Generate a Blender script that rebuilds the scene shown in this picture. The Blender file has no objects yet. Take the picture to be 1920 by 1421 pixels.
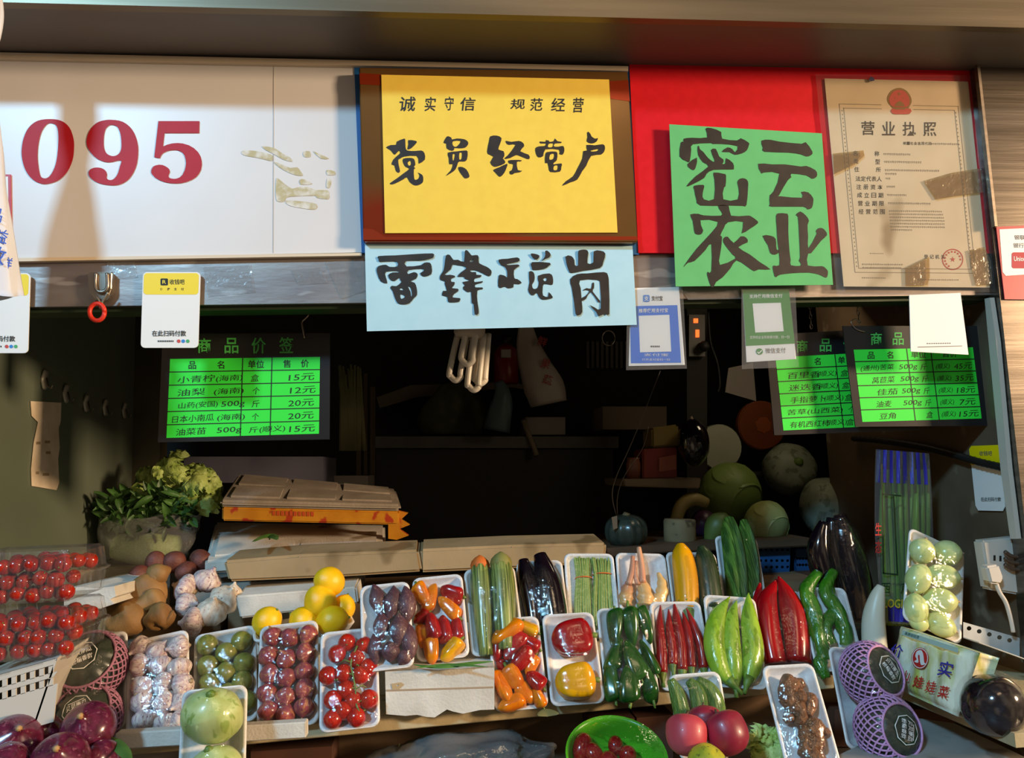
import bpy, bmesh, math, random
from mathutils import Vector, Matrix, noise
from mathutils.geometry import tessellate_polygon

S = bpy.context.scene
COL = S.collection
random.seed(5)

# ------------------------------------------------------------------ camera
FPX, CX, CY = 1440.0, 960.0, 710.5
CAM = Vector((0.0, -1.45, 1.50))
_y, _p, _r = math.radians(5.801), math.radians(6.620), math.radians(-1.984)
FWD = Vector((math.sin(_y)*math.cos(_p), math.cos(_y)*math.cos(_p), math.sin(_p)))
_rt = Vector((math.cos(_y), -math.sin(_y), 0)); _up = _rt.cross(FWD)
RT = _rt*math.cos(_r) + _up*math.sin(_r)
UP = -_rt*math.sin(_r) + _up*math.cos(_r)
cam = bpy.data.cameras.new('camera'); camo = bpy.data.objects.new('camera', cam); COL.objects.link(camo)
cam.sensor_width = 36; cam.lens = 36*FPX/1920; cam.clip_start = 0.02; cam.clip_end = 60
camo.matrix_world = Matrix(((RT.x, UP.x, -FWD.x, CAM.x), (RT.y, UP.y, -FWD.y, CAM.y), (RT.z, UP.z, -FWD.z, CAM.z), (0, 0, 0, 1)))
S.camera = camo

# ------------------------------------------------------------------ light and exposure
S.view_settings.view_transform = 'Standard'; S.view_settings.look = 'None'
S.view_settings.gamma = 1; S.view_settings.use_curve_mapping = False
S.view_settings.exposure = 0.05
W = bpy.data.worlds.new('market_hall'); S.world = W; W.use_nodes = True
_N, _L = W.node_tree.nodes, W.node_tree.links                     # dim hall; random bright patches added for uneven reflections, standing in for lamps
_tc = _N.new('ShaderNodeTexCoord'); _nz = _N.new('ShaderNodeTexNoise'); _nz.inputs['Scale'].default_value = 2.6; _nz.inputs['Detail'].default_value = 2
_rp = _N.new('ShaderNodeValToRGB'); _rp.color_ramp.elements[0].position = .47; _rp.color_ramp.elements[1].position = .70
_rp.color_ramp.elements[0].color = (.10, .075, .055, 1); _rp.color_ramp.elements[1].color = (1.0, .76, .52, 1)
_L.new(_tc.outputs['Generated'], _nz.inputs['Vector']); _L.new(_nz.outputs['Fac'], _rp.inputs[0]); _L.new(_rp.outputs[0], _N['Background'].inputs[0])
_N['Background'].inputs[1].default_value = 0.62
def area(name, loc, target, sx, sy, power, col):
    l = bpy.data.lights.new(name, 'AREA'); l.shape = 'RECTANGLE'; l.size = sx; l.size_y = sy
    l.energy = power; l.color = col
    o = bpy.data.objects.new(name, l); COL.objects.link(o); o.location = loc
    o.rotation_euler = (Vector(target)-Vector(loc)).to_track_quat('-Z', 'Y').to_euler()
    return o
area('cool_tube_light', (-3.1, -4.9, 5.1), (0.1, 0, 1.5), 0.60, 0.48, 330, (0.33, 0.69, 1.0))
area('warm_hall_light', (6.0, -3.4, 2.75), (0, 0, 1.6), 0.8, 0.75, 600, (1.0, 0.71, 0.44))
area('warm_overhead_light', (0.7, -2.4, 3.6), (0.1, 0, 1.2), 0.8, 0.5, 6, (1.0, 0.70, 0.42))

area('gourd_fill_light', (1.02, .50, 1.98), (.72, 1.05, 1.42), .15, .15, .55, (1.0, 0.80, 0.52))  # added fill light, no lamp hangs here; lifts the gourds out of the dark
# ------------------------------------------------------------------ projection helpers (pixel of the photo + depth -> point)
def ray(px, py): return RT*((px-CX)/FPX) - UP*((py-CY)/FPX) + FWD
def PY(px, py, Y):
    d = ray(px, py); return CAM + d*((Y-CAM.y)/d.y)
def PZ(px, py, z):
    d = ray(px, py); return CAM + d*((z-CAM.z)/d.z)
def PX(px, py, x):
    d = ray(px, py); return CAM + d*((x-CAM.x)/d.x)
def PP(px, py, o, n):
    d = ray(px, py); return CAM + d*((o-CAM).dot(n)/d.dot(n))
def ppm(Y): return FPX/(Y-CAM.y)            # pixels per metre at depth Y (about)

# ------------------------------------------------------------------ materials
def lin(h):
    h = h.lstrip('#'); o = []
    for i in (0, 2, 4):
        c = int(h[i:i+2], 16)/255
        o.append(c/12.92 if c <= .04045 else ((c+.055)/1.055)**2.4)
    return (*o, 1)
MC = {}
def mat(name, c1, c2=None, rough=.6, metal=0, scale=20, stretch=(1, 1, 1), bump=0, bscale=None, spec=.5, coat=0, lo=.35, hi=.65, detail=4, emit=0, sss=0, aniso=0, coord='Object', c3=None, scale3=60, hi3=.72, dist=0):
    if name in MC: return MC[name]
    m = bpy.data.materials.new(name); MC[name] = m; m.use_nodes = True
    N, L = m.node_tree.nodes, m.node_tree.links
    b = N['Principled BSDF']
    b.inputs['Base Color'].default_value = lin(c1); b.inputs['Roughness'].default_value = rough
    b.inputs['Metallic'].default_value = metal; b.inputs['Specular IOR Level'].default_value = spec
    b.inputs['Coat Weight'].default_value = coat; b.inputs['Coat Roughness'].default_value = .08
    if sss:
        b.inputs['Subsurface Weight'].default_value = sss; b.inputs['Subsurface Radius'].default_value = (.01, .005, .003)
    if emit:
        b.inputs['Emission Color'].default_value = lin(c1); b.inputs['Emission Strength'].default_value = emit
    if c2 or bump:
        t = N.new('ShaderNodeTexCoord'); mp = N.new('ShaderNodeMapping'); mp.inputs['Scale'].default_value = stretch
        L.new(t.outputs[coord], mp.inputs[0])
    if c2:
        n = N.new('ShaderNodeTexNoise'); n.inputs['Scale'].default_value = scale; n.inputs['Detail'].default_value = detail
        n.inputs['Distortion'].default_value = dist
        L.new(mp.outputs[0], n.inputs['Vector'])
        r = N.new('ShaderNodeValToRGB'); r.color_ramp.elements[0].position = lo; r.color_ramp.elements[1].position = hi
        r.color_ramp.elements[0].color = lin(c1); r.color_ramp.elements[1].color = lin(c2)
        L.new(n.outputs['Fac'], r.inputs[0]); out = r.outputs[0]
        if c3:
            n3 = N.new('ShaderNodeTexNoise'); n3.inputs['Scale'].default_value = scale3; n3.inputs['Detail'].default_value = 2
            L.new(mp.outputs[0], n3.inputs['Vector'])
            r3 = N.new('ShaderNodeValToRGB'); r3.color_ramp.elements[0].position = hi3-.06; r3.color_ramp.elements[1].position = hi3
            r3.color_ramp.elements[0].color = (0, 0, 0, 1); r3.color_ramp.elements[1].color = (1, 1, 1, 1)
            L.new(n3.outputs['Fac'], r3.inputs[0])
            mx = N.new('ShaderNodeMix'); mx.data_type = 'RGBA'; mx.inputs[7].default_value = lin(c3)
            L.new(r3.outputs[0], mx.inputs[0]); L.new(out, mx.inputs[6]); out = mx.outputs[2]
        L.new(out, b.inputs['Base Color'])
    if bump:
        n2 = N.new('ShaderNodeTexNoise'); n2.inputs['Scale'].default_value = bscale or scale*2; n2.inputs['Detail'].default_value = 5
        L.new(mp.outputs[0], n2.inputs['Vector'])
        bp = N.new('ShaderNodeBump'); bp.inputs['Strength'].default_value = bump; bp.inputs['Distance'].default_value = .01
        L.new(n2.outputs['Fac'], bp.inputs['Height']); L.new(bp.outputs[0], b.inputs['Normal'])
    return m
def film_mat(name, tint='#ffffff', gloss=.10, rough=.10, bump=.4, bscale=60, haze=0.0):
    """thin clear plastic: mostly see-through, with a glossy skin and a little haze"""
    if name in MC: return MC[name]
    m = bpy.data.materials.new(name); MC[name] = m; m.use_nodes = True
    N, L = m.node_tree.nodes, m.node_tree.links; N.remove(N['Principled BSDF'])
    out = N['Material Output']
    tr = N.new('ShaderNodeBsdfTransparent'); tr.inputs[0].default_value = lin(tint)
    gl = N.new('ShaderNodeBsdfGlossy'); gl.inputs['Roughness'].default_value = rough
    di = N.new('ShaderNodeBsdfDiffuse'); di.inputs[0].default_value = (.85, .85, .85, 1)
    fr = N.new('ShaderNodeLayerWeight'); fr.inputs[0].default_value = .25
    mr = N.new('ShaderNodeMapRange'); mr.inputs['To Min'].default_value = gloss*.5; mr.inputs['To Max'].default_value = min(1, gloss*5)
    L.new(fr.outputs['Fresnel'], mr.inputs[0])
    t = N.new('ShaderNodeTexCoord'); n2 = N.new('ShaderNodeTexNoise'); n2.inputs['Scale'].default_value = bscale; n2.inputs['Detail'].default_value = 3
    L.new(t.outputs['Object'], n2.inputs['Vector'])
    bp = N.new('ShaderNodeBump'); bp.inputs['Strength'].default_value = bump; bp.inputs['Distance'].default_value = .004
    L.new(n2.outputs['Fac'], bp.inputs['Height']); L.new(bp.outputs[0], gl.inputs['Normal'])
    m1 = N.new('ShaderNodeMixShader'); m1.inputs[0].default_value = haze
    L.new(tr.outputs[0], m1.inputs[1]); L.new(di.outputs[0], m1.inputs[2])
    m2 = N.new('ShaderNodeMixShader'); L.new(mr.outputs[0], m2.inputs[0]); L.new(m1.outputs[0], m2.inputs[1]); L.new(gl.outputs[0], m2.inputs[2])
    L.new(m2.outputs[0], out.inputs[0])
    return m

# ------------------------------------------------------------------ object helpers
def tag(o, label=None, cat=None, group=None, kind=None):
    if label: o['label'] = label
    if cat: o['category'] = cat
    if group: o['group'] = group
    if kind: o['kind'] = kind
    return o
def wm(o):
    M = o.matrix_basis.copy()
    while o.parent: o = o.parent; M = o.matrix_basis @ M
    return M
def link(name, me, m, parent=None, smooth=True, origin=True):
    """mesh in world coordinates -> object whose origin is its middle (or whose parent holds it)"""
    o = bpy.data.objects.new(name, me); COL.objects.link(o)
    if m: me.materials.append(m)
    if smooth:
        for p in me.polygons: p.use_smooth = True
    if parent is not None:
        me.transform(wm(parent).inverted()); o.parent = parent
    elif origin and len(me.vertices):
        c = sum((v.co for v in me.vertices), Vector())/len(me.vertices)
        me.transform(Matrix.Translation(-c)); o.location = c; o.matrix_world = Matrix.Translation(c)
    return o
class MB:
    """collects shapes; build() makes them ONE mesh object"""
    def __init__(s): s.v = []; s.f = []
    def add(s, vs, fs):
        n = len(s.v); s.v += [Vector(v) for v in vs]; s.f += [tuple(i+n for i in f) for f in fs]; return s
    def quad(s, a, b, c, d): return s.add([a, b, c, d], [(0, 1, 2, 3)])
    def slab(s, corners, off):
        """prism: closed outline (list of points) pushed by the vector off"""
        n = len(corners); off = Vector(off)
        vs = [Vector(c) for c in corners]+[Vector(c)+off for c in corners]
        fs = [tuple(range(n)), tuple(range(2*n-1, n-1, -1))]+[((i+1) % n, i, n+i, n+(i+1) % n) for i in range(n)]
        return s.add(vs, fs)
    def box(s, lo, hi, M=None):
        x0, y0, z0 = lo; x1, y1, z1 = hi
        vs = [Vector(p) for p in ((x0, y0, z0), (x1, y0, z0), (x1, y1, z0), (x0, y1, z0), (x0, y0, z1), (x1, y0, z1), (x1, y1, z1), (x0, y1, z1))]
        if M: vs = [M @ v for v in vs]
        return s.add(vs, [(0, 3, 2, 1), (4, 5, 6, 7), (0, 1, 5, 4), (1, 2, 6, 5), (2, 3, 7, 6), (3, 0, 4, 7)])
    def sweep(s, pts, rads, seg=12, mod=None, M=None, flat=1.0, up=None, caps=True):
        """tube of varying radius along pts; mod(angle, t) scales the radius; flat squashes it along its second axis"""
        pts = [Vector(p) for p in pts]; n = len(pts); vs = []; fs = []
        t0 = (pts[1]-pts[0]).normalized()
        a = Vector(up) if up else (Vector((0, 0, 1)) if abs(t0.z) < .9 else Vector((1, 0, 0)))
        a = (a-t0*a.dot(t0)).normalized()
        for i in range(n):
            t = (pts[min(i+1, n-1)]-pts[max(i-1, 0)]).normalized()
            a = (a-t*a.dot(t)).normalized(); b = t.cross(a)
            for k in range(seg):
                w = 2*math.pi*k/seg; r = rads[i]*(mod(w, i/(n-1)) if mod else 1)
                p = pts[i]+b*math.cos(w)*r+a*math.sin(w)*r*flat
                vs.append(M @ p if M else p)
        for i in range(n-1):
            for k in range(seg):
                k2 = (k+1) % seg; fs.append((i*seg+k, i*seg+k2, (i+1)*seg+k2, (i+1)*seg+k))
        if caps:
            fs.append(tuple(range(seg-1, -1, -1))); fs.append(tuple((n-1)*seg+k for k in range(seg)))
        return s.add(vs, fs)
    def tube(s, pts, r, seg=8): return s.sweep(pts, [r]*len(pts), seg)
    def poly(s, loops, tr=None):
        """flat outline with holes, loops of 2D points; tr maps a 2D point to 3D"""
        L = [[Vector((x, y, 0)) for x, y in lp] for lp in loops]
        flat = [p for lp in L for p in lp]
        tris = tessellate_polygon(L)
        vs = [tr(p.x, p.y) if tr else p for p in flat]
        out = []
        for t in tris:
            a, b, c = (flat[i] for i in t)
            cr = (b-a).cross(c-a).z
            if abs(cr) < 1e-9: continue
            out.append(tuple(t) if cr < 0 else (t[0], t[2], t[1]))   # pixel y runs down: keep the front side towards the viewer
        return s.add(vs, out)
    def build(s, name, m, parent=None, smooth=False, origin=True):
        me = bpy.data.meshes.new(name); me.from_pydata([tuple(v) for v in s.v], [], s.f); me.update()
        return link(name, me, m, parent, smooth, origin)
def smooth_pts(pts, n=6):
    """Catmull-Rom through points (tuples of any length)"""
    out = []; P = [tuple(p) for p in pts]
    for i in range(len(P)-1):
        p0, p1, p2, p3 = P[max(i-1, 0)], P[i], P[i+1], P[min(i+2, len(P)-1)]
        for k in range(n):
            t = k/n
            out.append(tuple(.5*((2*b)+(-a+c)*t+(2*a-5*b+4*c-d)*t*t+(-a+3*b-3*c+d)*t**3) for a, b, c, d in zip(p0, p1, p2, p3)))
    out.append(P[-1]); return out
def smooth_loop(pts, n=4):
    out = []; k = len(pts)
    for i in range(k):
        p0, p1, p2, p3 = pts[i-1], pts[i], pts[(i+1) % k], pts[(i+2) % k]
        for j in range(n):
            t = j/n
            out.append(tuple(.5*((2*b)+(-a+c)*t+(2*a-5*b+4*c-d)*t*t+(-a+3*b-3*c+d)*t**3) for a, b, c, d in zip(p0, p1, p2, p3)))
    return out
def bevel(o, w, seg=2):
    bm = bmesh.new(); bm.from_mesh(o.data)
    bmesh.ops.bevel(bm, geom=bm.edges[:], offset=w, segments=seg, affect='EDGES', clamp_overlap=True)
    bm.to_mesh(o.data); bm.free()
    for p in o.data.polygons: p.use_smooth = False
    return o
def rough_up(o, amt, scale, seed=0):
    for v in o.data.vertices:
        v.co += noise.noise_vector(v.co*scale+Vector((seed*7.1, seed*3.3, seed)))*amt
    return o
def onY(Y): return lambda x, y: PY(x, y, Y)
def panel(name, c, Y, thick, m, parent=None):
    """a stiff sheet: four pixel corners TL TR BR BL on the plane Y, thickness going back"""
    b = MB(); b.slab([PY(*p, Y) for p in c], (0, thick, 0)); return b.build(name, m, parent)
def rrect(x0, y0, x1, y1, r, n=4):
    o = []
    for cx, cy, a in ((x1-r, y0+r, -90), (x1-r, y1-r, 0), (x0+r, y1-r, 90), (x0+r, y0+r, 180)):
        for k in range(n+1):
            w = math.radians(a+90*k/n); o.append((cx+r*math.cos(w), cy+r*math.sin(w)))
    return o
def text_loops_mesh(s, bold=0.0):
    c = bpy.data.curves.new('glyphs', 'FONT'); c.body = s; c.offset = min(bold, .012); c.resolution_u = 2
    c.align_x = 'CENTER'; c.align_y = 'CENTER'
    o = bpy.data.objects.new('glyphs', c); COL.objects.link(o)
    dg = bpy.context.evaluated_depsgraph_get(); dg.update()
    me = bpy.data.meshes.new_from_object(o.evaluated_get(dg))
    bpy.data.objects.remove(o); bpy.data.curves.remove(c); return me
def put_text(b, s, cx, cy, w, h, tr, bold=0.0, ang=0.0, shear=0.0):
    """string s centred on pixel cx, cy, fitted to w x h pixels (w None keeps the proportion), added to builder b"""
    me = text_loops_mesh(s, bold)
    if not me.vertices: return
    xs = [v.co.x for v in me.vertices]; ys = [v.co.y for v in me.vertices]
    x0, x1, y0, y1 = min(xs), max(xs), min(ys), max(ys)
    sy = h/max(y1-y0, 1e-6); sx = w/max(x1-x0, 1e-6) if w else sy
    ca, sa = math.cos(ang), math.sin(ang); vs = []
    for v in me.vertices:
        x = (v.co.x-(x0+x1)/2)*sx; y = -(v.co.y-(y0+y1)/2)*sy; x += shear*y
        vs.append(tr(cx+x*ca-y*sa, cy+x*sa+y*ca))
    b.add(vs, [tuple(p.vertices) for p in me.polygons]); bpy.data.meshes.remove(me)
# ------------------------------------------------------------------ shared materials
STEEL = mat('stainless_steel', '#857b70', '#6d645a', rough=.26, metal=.9, scale=3, stretch=(1, 6, 30), bump=.03, bscale=8)
STEELD = mat('brushed_dark_steel', '#8d8174', '#796d61', rough=.42, metal=.85, scale=3, stretch=(.4, 3, 20))
LINT = mat('lintel_steel', '#a39a94', '#8a7f7c', rough=.38, metal=.7, scale=5, stretch=(1, 1, 4), c3='#b9b0aa', scale3=9, hi3=.68, bump=.05, bscale=20)
INK = mat('black_ink', '#17130f', '#2a211c', rough=.5, scale=30)
PRINT = mat('black_print', '#16160f', rough=.6)
BROWNPRINT = mat('brown_print', '#4e3d25', rough=.7)
PALEPRINT = mat('faded_print', '#8f7b5e', rough=.7)
WHITE = mat('white_card', '#e9e7e2', rough=.45)
YEL = mat('yellow_card', '#f0d406', rough=.4)
CLEAR = film_mat('clear_plastic', gloss=.10, rough=.12, bump=.35, bscale=14, haze=.03)
FILM = film_mat('cling_wrap', gloss=.075, rough=.045, bump=.6, bscale=75, haze=.004)
FOAM = mat('white_foam_tray', '#e6e4e2', '#dcdad8', rough=.45, scale=200, sss=.0, bump=.03, bscale=300)
FOAMB = mat('foam_box', '#d8d3c8', '#c4beb2', rough=.75, scale=14, bump=.15, bscale=220, c3='#8d8168', scale3=9, hi3=.72)
STEM = mat('green_stem', '#4f6b23', '#6d8732', rough=.5, scale=60)

# ------------------------------------------------------------------ the setting
def struct(o): o['kind'] = 'structure'; return o
ZS = PY(600, 112, 0).z                       # underside of the header
YS = PZ(960, 37, ZS).y                       # its front edge
b = MB(); b.box((-1.9, YS, ZS), (1.9, .012, ZS+.02)); struct(b.build('ceiling', mat('soffit_steel', '#6f675f', '#625a53', rough=.5, metal=.4, scale=6, stretch=(.3, 1, 1))))
b = MB(); b.box((-1.9, YS-.018, ZS-.002), (1.9, YS, ZS+.55)); struct(b.build('trim_1', mat('fascia_steel', '#7a6d58', '#6b5f4c', rough=.40, metal=.7, scale=4, stretch=(.4, 1, 8), bump=.04, bscale=10)))
b = MB(); c = [(-140, 95), (1178, 124), (1178, 133), (-140, 106)]
b.slab([PY(x, y, -.010) for x, y in c], (0, .02, 0)); struct(b.build('trim_2', mat('cream_lip', '#d9c5a8', rough=.5)))
b = MB(); b.slab([PY(x, y, -.006) for x, y in ((-140, 486), (678, 474), (678, 479), (-140, 493))], (0, .012, 0)); struct(b.build('trim_6', mat('cream_lip', '#d9c5a8')))
ZL0, ZL1 = PY(700, 566, 0).z, PY(600, 470, 0).z
XR = PY(1866, 475, -.02).x                   # left edge of the right pillar
b = MB(); b.box((-1.5, .006, ZL0), (XR, .055, ZL1+.03)); struct(b.build('trim_3', LINT))
b = MB(); b.box((-1.5, .020, ZL0-.008), (XR, .07, ZL0)); struct(b.build('trim_4', mat('green_edge', '#2b3a24', rough=.5, metal=.3)))
b = MB(); b.box((-1.5, .030, ZL1+.01), (XR, .055, ZS)); struct(b.build('wall_front', STEELD))
# right pillar with its steel reveal
b = MB(); b.box((XR, -.02, .2), (XR+.12, .025, ZS)); pr = struct(b.build('wall_right', STEEL))
b = MB(); b.box((XR+.121, .02, .0), (2.6, .10, ZS+.55)); struct(b.build('wall_neighbour', mat('cream_panel', '#9c9276', '#7f775f', rough=.5, scale=3)))
b = MB(); b.box((XR-.002, -.03, ZS-.35), (XR+.004, -.02, ZS)); struct(b.build('trim_5', STEELD))
XW = XR+.012
DARKW = mat('grimy_dark_wall', '#75634f', '#5b4b3a', rough=.42, metal=.2, scale=5, bump=.05, bscale=12, c3='#8a7a64', scale3=14, hi3=.70)
b = MB(); b.box((XW, .026, .2), (XW+.03, .75, ZS+.55)); struct(b.build('wall_side', DARKW))
# left steel partition and the dark store behind
XL = -.86
LW = mat('left_steel_wall', '#8c9682', '#757f6c', rough=.36, metal=.5, scale=1.6, stretch=(1, 1, .6), bump=.03, bscale=5)
b = MB(); b.box((XL-.03, .0, .2), (XL, .84, 2.6)); struct(b.build('wall_left', LW))
b = MB(); b.box((XL-.03, .84, .2), (XL+.075, .90, 2.6)); struct(b.build('wall_left_end', mat('end_post', '#5d5644', '#4b4637', rough=.4, metal=.4, scale=4)))
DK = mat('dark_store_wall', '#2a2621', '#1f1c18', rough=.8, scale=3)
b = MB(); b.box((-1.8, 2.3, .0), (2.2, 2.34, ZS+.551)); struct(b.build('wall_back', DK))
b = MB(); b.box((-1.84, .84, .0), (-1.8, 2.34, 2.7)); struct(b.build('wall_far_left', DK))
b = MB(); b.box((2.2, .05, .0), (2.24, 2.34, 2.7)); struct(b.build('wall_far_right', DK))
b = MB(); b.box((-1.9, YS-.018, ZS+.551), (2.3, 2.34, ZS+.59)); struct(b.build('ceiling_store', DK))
b = MB(); b.box((-2.5, -2.4, -.04), (2.5, 2.4, 0)); struct(b.build('floor', mat('wet_floor', '#4d463e', '#3b352f', rough=.4, scale=3)))

# ------------------------------------------------------------------ lettering helpers
def tf(ox, oy, s): return lambda P: [(ox+x/s, oy+y/s) for x, y in P]
def letters(name, polys, Y, m, parent, smooth=2):
    b = MB()
    for p in polys:
        loops = p if isinstance(p[0][0], (tuple, list)) else [p]
        b.poly([smooth_loop(l, smooth) if smooth > 1 else l for l in loops], onY(Y))
    return b.build(name, m, parent)

# ------------------------------------------------------------------ white number sign
ws = panel('number_sign', [(-150, 97), (670, 119), (679, 473), (-150, 489)], 0, .03, mat('white_sign_face', '#dcd8d6', '#d6d2d0', rough=.34, scale=4))
tag(ws, 'white stall sign with red number and glue stains', 'sign')
D = tf(30, 210, 5.189)
n0 = [D([(330,68),(440,85),(520,150),(560,260),(565,360),(550,470),(500,580),(420,660),(330,695),(250,698),(160,655),(95,570),(60,460),(55,360),(75,250),(125,150),(210,85)]),
      D([(330,108),(385,125),(408,180),(412,280),(400,430),(375,540),(330,620),(285,645),(240,625),(220,540),(210,420),(222,290),(250,190),(290,130)])]
n9 = [D([(930,75),(1040,95),(1130,170),(1180,290),(1188,410),(1165,540),(1100,650),(1010,705),(910,712),(800,690),(730,645),(705,600),(720,560),(770,540),(830,545),(870,570),(885,610),(880,640),(905,660),(945,655),(985,610),(1010,530),(1018,470),(900,490),(790,455),(710,370),(685,290),(710,190),(780,110),(850,82)]),
      D([(935,125),(985,145),(1015,210),(1025,300),(1020,370),(990,415),(935,428),(880,400),(855,340),(855,240),(870,170),(900,135)])]
n5 = [D([(1385,88),(1785,88),(1783,205),(1445,205),(1430,335),(1475,316),(1520,305),(1570,301),(1620,305),(1680,322),(1730,350),(1770,388),(1795,430),(1805,470),(1808,510),(1800,560),(1780,600),(1750,635),(1710,660),(1660,680),(1610,692),(1550,695),(1500,692),(1440,680),(1390,660),(1350,636),(1325,610),(1315,590),(1315,570),(1322,548),(1335,530),(1360,518),(1390,512),(1425,515),(1450,525),(1475,540),(1490,555),(1496,575),(1495,590),(1485,610),(1482,625),(1490,638),(1505,645),(1535,650),(1560,648),(1595,635),(1620,610),(1640,570),(1650,530),(1654,495),(1650,460),(1640,425),(1620,395),(1590,378),(1560,370),(1525,370),(1490,375),(1460,385),(1430,400),(1412,422),(1400,450),(1345,440)])]
RED = mat('red_vinyl', '#a8141f', '#b11a24', rough=.5, scale=8, spec=.25)
letters('number', [n0, n9], -.0012, RED, ws, 3)
letters('number', [n5], -.0012, RED, ws, 1)
b = MB(); b.slab([PY(x, y, -.0006) for x, y in ((512.6, 121), (513.9, 121), (512.9, 474), (511.6, 474))], (0, .0004, 0)); b.build('seam', mat('seam_line', '#b5aea8'), ws)
G = tf(440, 260, 7.68)
GL = mat('old_glue', '#d8d3c8', '#b9ac82', rough=.6, scale=55, lo=.36, hi=.56, detail=6)
letters('glue_residue', [G([(100,190),(160,165),(330,180),(470,215),(545,240),(540,320),(440,300),(300,270),(180,250),(110,225)]),
    G([(560,330),(680,370),(800,420),(900,410),(950,470),(985,530),(880,525),(760,480),(640,410)]),
    G([(390,110),(520,120),(600,150),(700,220),(800,270),(830,330),(700,300),(560,220),(460,170)]),
    G([(600,570),(650,590),(720,650),(830,720),(900,700),(1050,695),(1180,740),(1340,740),(1360,800),(1350,870),(1180,850),(1160,820),(860,830),(740,850),(720,900),(610,900),(590,760)]),
    G([(740,890),(1000,905),(1180,940),(1160,1020),(960,1000),(780,960)]), G([(990,190),(1080,180),(1090,260),(1000,260)]),
    G([(1330,450),(1440,470),(1440,520),(1330,520)]), G([(1130,180),(1230,225),(1360,285),(1240,285)]), G([(940,590),(1010,585),(1120,650),(950,660)]), G([(1330,580),(1390,590),(1370,700),(1320,700)])], -.0008, GL, ws)

# ------------------------------------------------------------------ gold plaque, yellow and blue papers
bl = panel('backing_board', [(664, 121), (1180, 124), (1198, 477), (678, 474)], -.002, .006, mat('blue_edge_board', '#1b5f9e', rough=.4))
tag(bl, 'blue-edged backing board showing as a thin rim round the gold plaque', 'board')
plq = panel('wall_plaque', [(673, 126), (1177, 134), (1196, 454), (681, 452)], -.028, .022, mat('gold_mirror', '#7d5a30', '#6b4a22', rough=.22, metal=.5, scale=2.5, c3='#8a2f14', scale3=2.2, hi3=.60, bump=.02, bscale=3))
tag(plq, 'shiny brown-gold metal plaque behind the yellow paper', 'plaque')
bevel(plq, .002)
b = MB(); PR = mat('plaque_red', '#9a3617', rough=.25, metal=.5)
for c in ([(674, 137), (714, 139), (714.5, 160), (675, 158)], [(681, 428), (700, 430), (722, 444), (1195, 443), (1196, 450), (681, 450)], [(1143, 152), (1178, 150), (1181, 190), (1145, 185)]):
    b.slab([PY(x, y, -.0285) for x, y in c], (0, .0003, 0))
b.build('red_border', PR, plq)
yp = panel('paper_notice', [(715, 140), (1142, 149), (1158, 436), (722, 437)], -.0305, .0012, mat('yellow_paper', '#eecb4a', '#eac647', rough=.75, scale=40))
tag(yp, 'yellow paper with black brush writing stuck on the gold plaque', 'paper notice')
A = tf(710, 230, 8.727); B2 = tf(900, 230, 7.68)
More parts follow.
